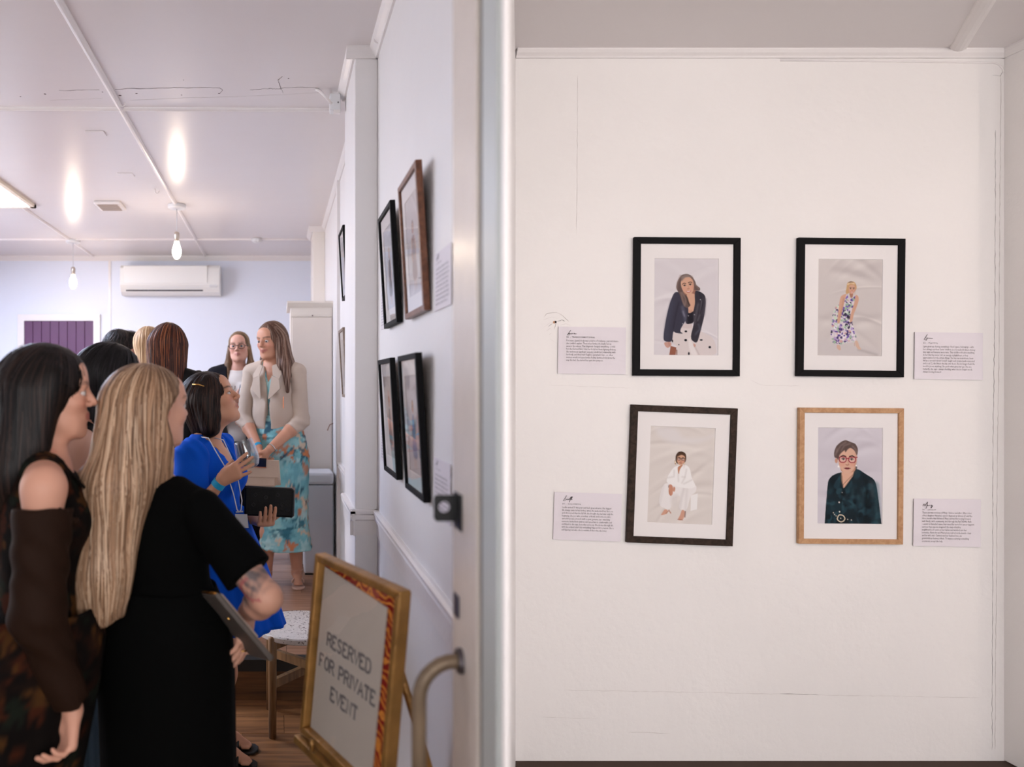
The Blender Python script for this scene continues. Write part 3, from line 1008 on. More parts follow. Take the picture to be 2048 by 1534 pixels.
def print_jacket():
    c = Canvas((72, 80, 972, 1428), bg=(216, 210, 214))
    c.drape(3, lo=(206, 198, 202), hi=(224, 218, 220))
    # trousers
    d = c.sd_poly(smooth_poly([(330, 1120), (480, 1000), (620, 1010), (760, 1110), (880, 1160), (940, 1260), (960, 1440), (400, 1440), (400, 1300), (330, 1250)]))
    c.blend(d, (214, 202, 200))
    c.poly([(560, 1170), (610, 1250), (700, 1440), (610, 1440), (560, 1300)], (228, 220, 218), 3, .8)
    c.line([(640, 1290), (720, 1440)], 10, (180, 164, 162), 4, .7)
    for x, y, rx, ry in ((520, 1218, 20, 16), (335, 1230, 9, 18), (522, 1096, 18, 13), (738, 1214, 20, 11), (858, 1314, 18, 16), (566, 1405, 12, 20), (424, 1282, 8, 7)):
        c.ell(x, y, rx, ry, (24, 22, 30))
    c.hard([(290, 1440), (310, 1300), (390, 1320), (380, 1440)], (146, 92, 74))
    c.hard([(390, 1350), (402, 1350), (404, 1440), (392, 1440)], (120, 76, 60))
    # waist, chest, top
    c.hard([(470, 500), (660, 500), (660, 640), (600, 700), (500, 660)], (150, 104, 88))
    c.poly([(500, 980), (610, 970), (606, 1060), (460, 1050)], (206, 190, 188))
    c.poly([(520, 580), (640, 560), (670, 660), (640, 860), (520, 860), (500, 700)], SK)
    c.line([(570, 800), (580, 840), (600, 800)], 6, SKD, 3, .7)
    c.poly([(520, 800), (570, 850), (640, 800), (640, 980), (510, 1000)], (34, 30, 38))
    # jacket
    c.poly([(360, 540), (300, 680), (250, 880), (210, 1130), (210, 1235), (330, 1250), (345, 1090), (380, 1120), (490, 1130), (430, 1090), (545, 900), (560, 780), (500, 640), (470, 560)], (58, 56, 70))
    c.poly([(650, 520), (720, 540), (790, 590), (800, 700), (780, 880), (730, 1080), (680, 1270), (580, 1200), (640, 960), (610, 880), (650, 700), (640, 600)], (52, 48, 56))
    c.line([(470, 760), (510, 900), (520, 960)], 26, (108, 106, 122), 8, .7)
    c.line([(480, 820), (500, 880)], 12, (146, 144, 160), 5, .8)
    c.line([(690, 720), (660, 860), (640, 980)], 18, (110, 100, 108), 7, .7)
    c.line([(745, 650), (720, 850), (690, 940)], 10, (120, 112, 120), 5, .7)
    c.line([(330, 700), (260, 1000), (250, 1180)], 34, (76, 76, 94), 12, .6)
    c.line([(790, 650), (770, 860)], 16, (96, 88, 98), 8, .6)
    c.line([(345, 1060), (370, 900), (420, 700)], 8, (36, 34, 44), 5, .8)
    c.line([(700, 1000), (720, 1060), (660, 1130)], 14, (100, 100, 116), 6, .7)
    c.line([(705, 560), (760, 680), (720, 850)], 6, (24, 22, 28), 3, .9)
    for x, y in ((722, 652), (640, 862), (556, 878), (476, 990)):
        c.ell(x, y, 6, 6, (190, 186, 190))
    # hands
    c.poly([(215, 1250), (310, 1240), (325, 1290), (270, 1335), (230, 1300)], (196, 150, 136))
    c.line([(285, 1250), (292, 1300)], 6, (150, 100, 90), 2, .8)
    c.poly([(625, 1260), (665, 1280), (650, 1320), (632, 1300)], (196, 150, 136))
    # hair and face
    c.poly([(380, 480), (400, 390), (450, 310), (530, 290), (600, 320), (650, 400), (660, 450), (720, 490), (715, 530), (640, 520), (560, 480), (470, 480), (480, 560), (545, 620), (560, 690), (585, 730), (560, 760), (520, 770), (470, 700), (440, 600), (400, 530)], (98, 80, 76))
    for q in ([(440, 320), (400, 420), (392, 500)], [(470, 560), (520, 640), (510, 720)], [(450, 560), (480, 680), (500, 740)], [(600, 330), (640, 430), (700, 500)]):
        c.line(q, 10, (150, 130, 122), 5, .7)
    c.line([(520, 600), (548, 680), (570, 730)], 12, (50, 38, 36), 4, .8)
    c.poly([(440, 330), (530, 300), (600, 330), (560, 350), (470, 370)], (150, 138, 132), 4, .6)
    face(c, 542, 460, 92, -0.2)
    c.poly([(450, 360), (480, 320), (540, 305), (590, 330), (560, 335), (500, 345), (460, 400)], (132, 116, 110), 3)
    return c


def print_florals():
    c = Canvas((62, 90, 962, 1440), bg=(206, 198, 196))
    c.drape(11, lo=(192, 182, 180), hi=(218, 210, 206))
    c.poly([(62, 1200), (500, 1260), (962, 1380), (962, 1440), (62, 1440)], (200, 192, 192), 14, .7)
    c.line([(640, 1350), (760, 1380), (900, 1420)], 10, (150, 140, 138), 8, .6)
    # shoes and legs
    c.poly([(338, 1280), (385, 1290), (395, 1360), (370, 1365), (335, 1330)], (206, 170, 152))
    c.poly([(585, 1230), (625, 1220), (655, 1310), (685, 1345), (640, 1355), (600, 1300)], (210, 176, 156))
    c.line([(583, 1260), (586, 1300)], 6, (190, 150, 130), 1)
    # dress
    body = smooth_poly([(470, 570), (500, 640), (560, 630), (590, 570), (590, 700), (540, 800), (545, 960), (580, 1080), (615, 1180), (590, 1240), (430, 1270), (380, 1285), (280, 1270), (275, 1210), (240, 1205), (262, 1000), (270, 870), (300, 770), (350, 715), (430, 760), (440, 660)], 1)
    d = c.sd_poly(body)
    c.blend(d, (212, 200, 206))
    c.spots(d, [(86, 62, 140), (176, 150, 196), (150, 178, 150), (60, 48, 92), (226, 214, 220), (206, 160, 156), (110, 84, 168), (196, 214, 190), (44, 38, 60), (230, 224, 226)], 300, 6, 24, 5)
    # arms
    c.poly([(380, 610), (430, 580), (470, 570), (440, 660), (420, 760), (390, 880), (375, 985), (335, 985), (345, 880), (360, 740)], SK)
    c.poly([(590, 580), (630, 600), (640, 660), (600, 780), (570, 850), (550, 960), (515, 975), (510, 930), (535, 820), (575, 700)], SK)
    c.line([(425, 640), (405, 780), (375, 900)], 8, SKD, 5, .6)
    c.poly([(500, 560), (560, 560), (550, 625), (520, 630)], SKD)
    # hair, face
    c.poly([(450, 560), (465, 480), (470, 420), (520, 395), (575, 405), (602, 450), (606, 500), (580, 540), (500, 560), (470, 580)], (196, 156, 112))
    c.line([(480, 440), (520, 415), (570, 430)], 10, (238, 220, 190), 3)
    c.poly([(480, 420), (520, 395), (565, 410), (520, 415)], (110, 82, 62), 2)
    face(c, 541, 508, 48, 0.05)
    return c


def print_white():
    c = Canvas((70, 50, 1020, 1480), bg=(224, 216, 210))
    c.drape(8, lo=(206, 196, 190), hi=(230, 222, 216))
    W = (232, 226, 224)
    c.poly([(130, 60), (430, 60), (560, 230), (900, 200), (1040, 120), (1040, 160), (800, 270), (480, 310), (300, 270), (180, 180)], (222, 216, 216), 12, .7)
    c.hard([(700, 1060), (798, 1025), (795, 1260), (700, 1290)], (236, 232, 230))
    c.poly([(280, 900), (420, 880), (600, 880), (780, 900), (770, 1010), (690, 1060), (650, 1290), (520, 1270), (560, 1060), (420, 1120), (410, 1290), (220, 1230)], W)
    c.line([(600, 930), (560, 1100), (540, 1260)], 14, (204, 196, 194), 8, .8)
    c.line([(640, 930), (625, 1280)], 10, (208, 200, 198), 8, .7)
    c.line([(290, 930), (240, 1220)], 10, (206, 198, 196), 8, .6)
    c.poly([(400, 1080), (520, 1040), (520, 1240), (420, 1220)], (214, 206, 202), 8, .7)
    c.poly([(430, 650), (500, 620), (620, 610), (670, 660), (700, 800), (770, 920), (700, 960), (560, 950), (420, 920), (330, 880), (350, 780)], (238, 234, 232))
    for q in ([(440, 700), (440, 790), (350, 810)], [(620, 680), (600, 800), (560, 880)], [(700, 830), (590, 890)], [(500, 740), (510, 860)], [(560, 790), (600, 790)]):
        c.line(q, 7, (204, 196, 192), 5, .8)
    c.poly([(488, 640), (575, 600), (520, 680), (512, 760), (495, 720)], (184, 128, 100))
    c.poly([(370, 905), (415, 910), (435, 960), (430, 1060), (400, 1080), (370, 1040)], (196, 138, 114))
    c.poly([(440, 930), (470, 960), (455, 1020), (430, 1000)], (200, 144, 120))
    c.line([(380, 1000), (395, 1070)], 5, (150, 96, 76), 2, .7)
    c.line([(370, 920), (366, 950)], 8, (110, 90, 90), 1)
    # feet
    c.poly([(320, 1275), (370, 1285), (350, 1350), (265, 1370), (285, 1335)], (206, 156, 134))
    c.line([(345, 1340), (385, 1290), (412, 1330)], 12, (176, 120, 98), 2)
    c.poly([(575, 1270), (620, 1290), (610, 1400), (570, 1435), (515, 1425), (550, 1360)], (206, 156, 134))
    c.line([(625, 1300), (622, 1380)], 12, (120, 84, 74), 2)
    c.line([(520, 1420), (590, 1425)], 8, (160, 100, 84), 2)
    # hair + face
    c.poly([(452, 540), (455, 470), (490, 420), (545, 412), (600, 440), (612, 510), (600, 570), (560, 600), (500, 600), (470, 590)], (74, 52, 40))
    c.line([(448, 560), (455, 600)], 10, (150, 106, 70), 3)
    face(c, 533, 532, 62, 0.04, (64, 44, 34), (170, 92, 80), False, (208, 160, 132))
    c.poly([(470, 500), (490, 450), (550, 435), (600, 470), (605, 520), (585, 480), (540, 460), (500, 480)], (80, 56, 42), 2)
    c.ell(452, 575, 9, 14, (236, 220, 196))
    c.ell(588, 585, 8, 12, (226, 206, 176))
    return c


def print_green():
    c = Canvas((62, 72, 982, 1450), bg=(206, 198, 206))
    c.drape(21, lo=(196, 188, 196), hi=(218, 212, 218))
    c.poly([(62, 390), (300, 430), (700, 560), (982, 500), (982, 700), (600, 720), (62, 500)], (190, 182, 190), 30, .35)
    body = smooth_poly([(380, 710), (270, 760), (215, 830), (200, 1000), (170, 1420), (170, 1700), (1000, 1700), (960, 1300), (905, 900), (870, 810), (760, 740), (620, 650), (560, 720), (440, 760)], 2)
    d = c.sd_poly(body)
    c.blend(d, (24, 36, 42))
    c.spots(d, [(32, 56, 66), (18, 26, 32), (38, 66, 76), (22, 34, 40), (28, 46, 54)], 130, 20, 60, 9)
    c.line([(880, 900), (900, 1100), (910, 1440)], 50, (46, 80, 90), 16, .8)
    c.line([(830, 850), (850, 1050)], 26, (70, 70, 74), 10, .6)
    c.line([(760, 820), (770, 1100), (740, 1440)], 14, (12, 18, 22), 8, .9)
    c.line([(420, 980), (395, 1200), (390, 1440)], 10, (14, 20, 24), 5, .9)
    for q in ([(640, 1060), (690, 1160), (700, 1100)], [(450, 1100), (520, 1180), (600, 1200)], [(560, 950), (560, 1060)], [(230, 1000), (260, 960)], [(250, 1180), (290, 1240)], [(700, 960), (720, 1040)]):
        c.line(q, 16, (52, 88, 98), 10, .6)
    c.poly([(390, 700), (610, 640), (580, 760), (430, 970), (395, 830)], (214, 168, 144))
    c.line([(395, 720), (400, 830), (430, 975)], 14, (16, 26, 30), 3)
    c.line([(612, 640), (575, 770), (432, 972)], 20, (20, 34, 38), 3)
    c.line([(415, 760), (425, 890)], 4, (120, 90, 70), 1)
    c.line([(570, 740), (425, 890)], 5, (100, 76, 60), 1)
    c.line([(425, 890), (428, 935)], 7, (60, 50, 50), 1)
    for x, y, r_ in ((374, 1142, 10), (381, 1276, 10), (416, 1000, 5)):
        c.ell(x, y, r_, r_ * 1.2, (230, 222, 210))
    q = [tuple(p) for p in smooth_poly([(345, 1380), (370, 1320), (430, 1325), (462, 1370), (440, 1410), (400, 1425), (365, 1405)])]
    c.line(q + q[:1], 14, (226, 206, 178), 1)
    for x, y in ((294, 1292), (310, 1316), (332, 1336), (398, 1370), (497, 1386), (550, 1394)):
        c.ell(x, y, 8, 9, (206, 194, 176))
    c.poly([(380, 640), (610, 620), (600, 690), (500, 730), (400, 700)], (190, 140, 116))
    c.poly([(300, 500), (296, 420), (330, 330), (400, 270), (460, 246), (540, 280), (600, 300), (636, 370), (632, 440), (610, 500), (350, 540), (340, 510)], (96, 78, 74))
    c.ell(330, 545, 20, 36, (200, 146, 122))
    face(c, 488, 540, 136, 0.02, (146, 42, 58), (122, 44, 54), False, (214, 170, 148), (62, 46, 42))
    c.poly([(350, 520), (330, 420), (400, 330), (520, 310), (610, 380), (620, 470), (590, 400), (540, 360), (500, 370), (455, 430), (450, 390), (400, 430), (370, 470), (362, 530)], (92, 74, 70), 2)
    for q in ([(340, 420), (390, 330), (460, 280)], [(400, 400), (440, 330), (520, 300)], [(560, 340), (600, 380), (622, 440)], [(320, 460), (340, 380)]):
        c.line(q, 9, (150, 130, 122), 5, .7)
    c.ell(361, 628, 13, 15, (244, 238, 234))
    c.ell(612, 612, 8, 10, (244, 238, 234))
    return c


def print_standing(seed, dress, hair, bg):
    c = Canvas((0, 0, 100, 150), 60, 90, bg)
    c.drape(seed, lo=tuple(v - 14 for v in bg), hi=tuple(min(255, v + 8) for v in bg))
    c.poly([(40, 60), (60, 60), (64, 85), (72, 128), (30, 128), (37, 85)], dress)
    c.line([(40, 64), (33, 84), (38, 98)], 5, SK)
    c.line([(60, 64), (67, 84), (62, 98)], 5, SK)
    c.line([(45, 128), (44, 140)], 4, SK)
    c.line([(56, 128), (58, 140)], 4, SK)
    c.poly([(42, 56), (41, 42), (50, 36), (59, 42), (58, 56)], hair)
    face(c, 50, 49, 6.5)
    return c


# ---------------------------------------------------------------- framed pictures
WHITE_MAT = mat('mount_board', (236, 230, 228), 0.7)
PRINTM = mat('photo_print', (255, 255, 255), 0.8, attr=True, spec=0.08)
GLASS = pane_mat('picture_glass', (0.985, 0.985, 0.985), 1.14, 0.03)
CORE = mat('frame_back', (120, 100, 84), 0.8)


def framed(label, O, ex, ey, en, W, H, fw, fd, fmat, mount, canvas, group):
    """O = centre of the front plane; ex right, ey up, en towards the viewer"""
    O, ex, ey, en = Vector(O), Vector(ex), Vector(ey), Vector(en)

    def P(u, v, d=0.0):
        return O + ex * u + ey * v + en * d
    root = empty('picture_frame', P(0, -H / 2, -fd), label, 'picture frame', group)
    w, h = W / 2, H / 2
    iw, ih = w - fw, h - fw
    for q in ([(-w, h), (w, h), (iw, ih), (-iw, ih)], [(-w, -h), (-iw, -ih), (iw, -ih), (w, -h)], [(-w, h), (-iw, ih), (-iw, -ih), (-w, -h)], [(w, h), (w, -h), (iw, -ih), (iw, ih)]):
        MB().prism([P(u, v, -fd) for u, v in q], en * fd).build('rail', fmat, root, bevel=0.0012)
    # mount board with a window
    mw, mh = mount
    dm = -fd * 0.45
    for q in ([(-iw, ih), (iw, ih), (mw, mh), (-mw, mh)], [(-iw, -ih), (-mw, -mh), (mw, -mh), (iw, -ih)], [(-iw, ih), (-mw, mh), (-mw, -mh), (-iw, -ih)], [(iw, ih), (iw, -ih), (mw, -mh), (mw, mh)]):
        pass
    vs = [P(-iw, ih, dm), P(iw, ih, dm), P(iw, -ih, dm), P(-iw, -ih, dm), P(-mw, mh, dm), P(mw, mh, dm), P(mw, -mh, dm), P(-mw, -mh, dm)]
    vs += [P(-mw + 0.001, mh - 0.001, dm - 0.002), P(mw - 0.001, mh - 0.001, dm - 0.002), P(mw - 0.001, -mh + 0.001, dm - 0.002), P(-mw + 0.001, -mh + 0.001, dm - 0.002)]
    fs = []
    for i in range(4):
        j = (i + 1) % 4
        fs += [(i, i + 4, j + 4, j), (i + 4, i + 8, j + 8, j + 4)]
    MB().add(vs, fs).build('mount', WHITE_MAT, root)
    ox, oy, on = np.array(ex), np.array(ey), np.array(en)
    base = np.array(P(0, 0, dm - 0.0025))
    me = canvas.mesh('print', lambda u, v: base + ((u - 0.5) * 2 * mw)[:, None] * ox + ((0.5 - v) * 2 * mh)[:, None] * oy)
    link('print', me, PRINTM, root)
    MB().prism([P(-w + 0.004, -h + 0.004, -fd + 0.0005), P(w - 0.004, -h + 0.004, -fd + 0.0005), P(w - 0.004, h - 0.004, -fd + 0.0005), P(-w + 0.004, h - 0.004, -fd + 0.0005)], en * 0.0025).build('backing_board', CORE, root)
    MB().add([P(-iw, -ih, -fd * 0.25), P(iw, -ih, -fd * 0.25), P(iw, ih, -fd * 0.25), P(-iw, ih, -fd * 0.25)], [(0, 1, 2, 3)]).build('glass', GLASS, root)
    return root


FBLACK = mat('frame_black', (11, 10, 12), 0.6, spec=0.12)
FDARK = wood_mat('frame_dark_wood', (36, 27, 22), (62, 48, 40), 0.6, (1.5, 1.5, 1.5), 40, 0.15)
FOAK = wood_mat('frame_oak', (172, 128, 92), (196, 154, 116), 0.5, (3, 3, 3), 18, 0.2)
FBROWN = wood_mat('frame_brown', (96, 56, 36), (128, 80, 54), 0.35, (4, 4, 4), 14)
FTAUPE = wood_mat('frame_taupe', (126, 108, 94), (150, 130, 114), 0.45, (4, 4, 4), 14)

fd = 0.016
YF = GY - fd - 0.002


def wall_frame(label, corners, fwpx, mountbox, fmat, canvas):
    """corners: TL, TR, BR, BL of the frame front in the photograph"""
    q = [Vector(U(x, y, YF)) for x, y in corners]
    c = (q[0] + q[1] + q[2] + q[3]) / 4
    ex = ((q[1] - q[0]) + (q[2] - q[3])).normalized()
    ey = Vector((-ex.z, 0, ex.x))
    W = ((q[1] - q[0]).length + (q[2] - q[3]).length) / 2
    H = ((q[3] - q[0]).length + (q[2] - q[1]).length) / 2
    s = YF / F
    return framed(label, c, ex, ey, (0, -1, 0), W, H, fwpx * s, fd, fmat, (mountbox[0] * s / 2, mountbox[1] * s / 2), canvas, 'portraits on the gallery wall')


wall_frame('black framed portrait of a smiling woman in a dark leather jacket', [(1269, 474), (1482, 475), (1480, 753), (1268, 751)], 13, (129, 194), FBLACK, print_jacket())
wall_frame('black framed portrait of a woman in a purple floral dress', [(1598, 475), (1812, 477), (1808, 755), (1595, 752)], 13, (129, 194), FBLACK, print_florals())
wall_frame('tilted dark wood framed portrait of a seated woman in white', [(1264, 809), (1476, 817), (1466, 1093), (1254, 1085)], 13, (130, 194), FDARK, print_white())
wall_frame('light oak framed portrait of a woman in dark green blouse and glasses', [(1600, 815), (1809, 817), (1806, 1089), (1598, 1088)], 10, (130, 193), FOAK, print_green())


# frames on the side wall lean out at the top
def side_frame(label, y0, z0, W, H, fmat, canvas, tilt=3.3, xw=WX, group='portraits on the side wall', fw=0.016):
    t = math.radians(tilt)
    ey = Vector((-math.sin(t), 0, math.cos(t)))
    en = Vector((-math.cos(t), 0, -math.sin(t)))
    ex = Vector((0, -1, 0))
    fdep = 0.018
    bottom = Vector((xw - 0.003, y0 + W / 2, z0)) + en * fdep
    return framed(label, bottom + ey * H / 2, ex, ey, en, W, H, fw, fdep, fmat, (W * 0.31, H * 0.35), canvas, group)


PALE = (206, 202, 206)
c1 = print_standing(31, (150, 120, 118), (90, 60, 50), (206, 198, 200))
c2 = print_standing(32, (60, 62, 80), (120, 84, 60), (198, 200, 210))
c3 = print_standing(33, (120, 140, 176), (150, 110, 80), (198, 192, 196))
c4 = print_standing(34, (90, 106, 120), (80, 60, 50), (200, 190, 186))
side_frame('brown wooden frame, upper and nearer of the pair on the side wall', 1.92, CH + 0.195, 0.287, 0.40, FBROWN, c1)
side_frame('black frame, upper and further of the pair on the side wall', 2.36, CH + 0.20, 0.287, 0.40, FBLACK, c2)
side_frame('black frame above the keeper plate, lower and nearer on the side wall', 1.92, CH - 0.316, 0.287, 0.40, FBLACK, c3)
side_frame('black frame, lower and further, next to the pilaster', 2.36, CH - 0.314, 0.287, 0.40, FBLACK, c4)
side_frame('black frame half hidden behind the pilaster, above the taupe one', 4.10, CH + 0.50, 0.30, 0.40, FBLACK, c1)
side_frame('taupe frame half hidden behind the pilaster', 4.10, CH - 0.08, 0.30, 0.40, FTAUPE, c4)

# ---------------------------------------------------------------- caption cards
CARD = mat('card_paper', (224, 216, 221), 0.65)
TXT1 = """For years, Laura's body was a source of confusion, pain and shame
she couldn't explain. Then in her forties she finally had an
answer: lipoedema. That diagnosis changed everything - it told
her she had not failed, that her body had been fighting all along.
She underwent significant surgery, rebuilt her relationship with
her body, and then built Elegance Lymphatic Care, so other
women would not spend years feeling dismissed and alone the
way she had. She turned her pain into purpose."""
TXT2 = """Lynn grew up sharing everything - food, space, belongings - with
her siblings and four foster children, in a household where money
was tight and luxuries were rare. That childhood built something
in her that has never left: an energy, a playfulness, a deep
appreciation for the simple things. She has run marathons, been
hit by a car and rebuilt herself, taught and created and connected
and is, at 52, the fittest she has ever been. She no longer feels the
need to prove anything. She picks what gives her joy. She is a
butterfly, she says - always shedding what she no longer needs,
always moving forward."""
TXT3 = """Lucille turned 50 this year and feels great about it. Her biggest
life change came in her forties, when she welcomed her first son
and discovered that the full life she thought she had was only the
beginning. She is a wife, a mother, a friend, and someone who
cares for people at work with a quiet, genuine joy - watching
someone move from anxious and uncertain to comfortable and
confident is, she says, honestly such a joy. She moves through life
with the settled belief that everything happens for a reason. She is
still figuring out who she is outside of the roles she loves."""
TXT4 = """There are two versions of Marg - before, and after. After is her
eldest daughter Natasha's cancer diagnosis at almost 27, and the
three months that followed. Marg survived by moving forward:
with family, with community, and through the FanTASHtic Balls
- events in Natasha's name that raised far more for cancer support
services than anyone imagined. She helped build a
neighbourhood centre in her sixties and worked into her
seventies. Now she and Michael are retired at the beach - Sean
and his wife visit, Carmen and her husband too, six
grandchildren between them. To anyone carrying something
enormous: accept the help."""
# handwriting: strokes in card pixels relative to the start of the name (y up)
SCRIPT = {
    'Laura': [[(8, 10), (5, 5), (1, 0), (6, .6)], [(6, 3), (5, 4), (4, 3), (5, 2), (7, 3.5), (7.3, 2)], [(8, 3.4), (8, 2.2), (9.3, 2.3), (10, 3.6), (10, 2.2)], [(11, 2.2), (12, 3.8), (13, 3.3)], [(16, 3.6), (14.6, 3.6), (14.4, 2.4), (16, 2.6), (16.6, 3.6), (17.5, 2.4), (20, 3)]],
    'Lynn': [[(8, 12), (4, 5), (1, 1), (5, 1.5)], [(6, 5), (6.5, 3.5), (8, 4)], [(8.6, 5.2), (6.5, 1.4), (4.6, -1.4)], [(9, 3.4), (10, 4.6), (10.6, 3.3), (12, 4.4), (12.4, 3.1)], [(13, 3.2), (14, 4.4), (14.6, 3), (16, 4.2), (16.4, 3), (18.6, 3.6)]],
    'Lucille': [[(8, 11), (5, 5), (1, 0), (6, .6)], [(6.5, 4), (6.4, 2.6), (8, 2.6), (8.8, 4), (9, 2.6)], [(11, 4), (10, 3.8), (9.8, 2.6), (11, 2.6)], [(12, 2.4), (12.8, 4.4)], [(13, 2.6), (17, 8.5), (18, 9), (16, 4), (13.6, -2), (14.4, -2.2)], [(15, 2.6), (19, 8.8), (20, 9), (18, 4.6), (17, 2.6), (18.6, 3.6), (20, 3.4)]],
    'Marg': [[(1, 2), (3, 7), (4, 6), (4.6, 2.4)], [(4.6, 2.6), (9, 9), (10.5, 11), (10, 7), (8, 0), (6.8, -3)], [(11, 4.4), (9.6, 4.2), (9.6, 3), (11, 3.2), (11.6, 4.4), (12, 3)], [(13.4, 3), (14.4, 4.4), (15.6, 4)], [(18.6, 4.8), (17, 4.4), (17, 3.2), (18.6, 3.4), (19.4, 4.8), (18.6, 1), (16.6, -1.2), (17.4, -1.6), (21, 3.6)]],
}


def card(label, corners, name, head, body, ty):
    """corners TL TR BR BL in the photograph; ty: pixel offsets of name baseline, heading, text top, line pitch"""
    Yc = GY - 0.006
    q = [Vector(U(x, y, Yc)) for x, y in corners]
    ex = (q[1] - q[0]).normalized()
    ey = Vector((-ex.z, 0, ex.x))
    W, H = (q[1] - q[0]).length, (q[3] - q[0]).length
    s = Yc / F
    root = empty('caption_card', (q[2] + q[3]) / 2, label, 'card', 'caption cards on the gallery wall')

    def P(u, v, d=0.0):
        return q[0] + ex * (u * s) - ey * (v * s) + Vector((0, -d, 0))
    wpx, hpx = W / s, H / s
    # sheet curls slightly off the wall at the lower right
    n, m_ = 10, 8
    vs, fs = [], []
    for j in range(m_ + 1):
        for i in range(n + 1):
            a, b = i / n, j / m_
            curl = 0.010 * max(0, a * 0.6 + b * 0.6 - 0.7) ** 2
            vs.append(P(a * wpx, b * hpx, curl))
    for j in range(m_):
        for i in range(n):
            k = j * (n + 1) + i
            fs.append((k, k + n + 1, k + n + 2, k + 1))
    o = MB().add(vs, fs).build('sheet', CARD, root)
    sd_ = o.modifiers.new('thick', 'SOLIDIFY')
    sd_.thickness = 0.001
    sd_.offset = -1
    lx = 16
    lift = 0.0028
    mb = MB()
    strokes2d(mb, SCRIPT[name], lambda x, y: P(lx + x, ty[0] - y, lift), 0.85)
    mb.build('handwritten_name', INKD, root)
    text_obj('heading', head, 3.6, lambda x, y: P(lx + x * 0.9, ty[1] - y, lift), INKD, root, spacing=1.55, bold=0.05)
    n_lines = body.count('\n') + 1
    me = text_mesh(body, 4.9, line=1.0, bold=-0.03)
    co = np.array([v.co[:] for v in me.vertices])
    sx = ty[4] / co[:, 0].max()
    pitch = (co[:, 1].max() - co[:, 1].min()) / max(n_lines - 0.3, 1)
    sy = ty[3] / pitch
    y0 = co[:, 1].max()
    for v, p in zip(me.vertices, co):
        v.co = P(lx - 0.3 + p[0] * sx, ty[2] + (y0 - p[1]) * sy, lift)
    me.update()
    link('printed_text', me, INK2, root)
    return root


INK2 = mat('ink_soft', (92, 84, 86), 0.8)
card('caption card headed transformational, left of the leather jacket portrait', [(1117, 653), (1252, 655), (1250, 748), (1115, 747)], 'Laura', '46 - TRANSFORMATIONAL', TXT1, (17, 22, 25.5, 5.75, 104))
card('caption card headed playful, right of the floral dress portrait', [(1830, 664), (1966, 666), (1965, 760), (1829, 758)], 'Lynn', '52 - PLAYFUL', TXT2, (16, 23, 26.5, 5.75, 104))
card('caption card headed colourful, left of the portrait in white', [(1109, 984), (1244, 988), (1241, 1085), (1106, 1079)], 'Lucille', '50 - COLOURFUL', TXT3, (17, 24, 27.5, 5.75, 104))
card('caption card headed legacy, right of the oak framed portrait', [(1828, 997), (1962, 999), (1961, 1095), (1827, 1092)], 'Marg', '70 - LEGACY', TXT4, (17, 23, 25.5, 5.8, 104))


def side_card(label, y0, z0, nl, W=0.178, H=0.145):
    root = empty('caption_card', (WX - 0.002, y0 + W / 2, z0), label, 'card', 'caption cards on the side wall')
    MB().box(WX - 0.0035, WX - 0.0025, y0, y0 + W, z0, z0 + H).build('sheet', CARD, root)
    me = text_mesh(TXT3, 0.0062, line=1.25)
    co = np.array([v.co[:] for v in me.vertices])
    sx = (W * 0.80) / co[:, 0].max()
    y1 = co[:, 1].max()
    sy = H * 0.66 / (y1 - co[:, 1].min())
    for v, p in zip(me.vertices, co):
        v.co = (WX - 0.0042, y0 + W * 0.9 - p[0] * sx, z0 + H * 0.74 - (y1 - p[1]) * sy)
    me.update()
    link('printed_text', me, INK2, root)
    text_obj('heading', '50 - COLOURFUL', 0.006, lambda x, y: (WX - 0.0042, y0 + W * 0.9 - x, z0 + H * 0.80 + y), INKD, root, spacing=1.4)
    mb = MB()
    strokes2d(mb, [[(x * 0.0016, y * 0.0016) for x, y in s_] for s_ in SCRIPT['Lucille']], lambda x, y: (WX - 0.0042, y0 + W * 0.9 - x, z0 + H * 0.87 + y), 0.0014)
    mb.build('handwritten_name', INKD, root)


side_card('caption card beside the brown frame on the side wall', 1.69, CH + 0.185, 9)
side_card('caption card beside the lower black frame, behind the keeper plate', 1.70, CH - 0.335, 9)
side_card('caption card peeping out behind the upper black frame', 2.67, CH + 0.21, 9)
side_card('caption card peeping out behind the lower black frame', 2.67, CH - 0.30, 9)


# ---------------------------------------------------------------- cracks and blemishes in the plaster
def crack(parent, pts, Y, w=0.0016, name='plaster_crack', m=CRACK, seed=0):
    r = random.Random(seed)
    P = []
    for (a, b) in zip(pts[:-1], pts[1:]):
        n = max(2, int(math.hypot(b[0] - a[0], b[1] - a[1]) / 9))
        for i in range(n):
            t = i / n
            P.append((a[0] + (b[0] - a[0]) * t + r.uniform(-.7, .7), a[1] + (b[1] - a[1]) * t + r.uniform(-.7, .7)))
    P.append(pts[-1])
    rad = [w * (0.25 + 0.75 * r.random()) for _ in P]
    rad[0] = rad[-1] = w * 0.1
    MB().tube([U(x, y, Y) for x, y in P], rad, 5).build(name, m, parent)


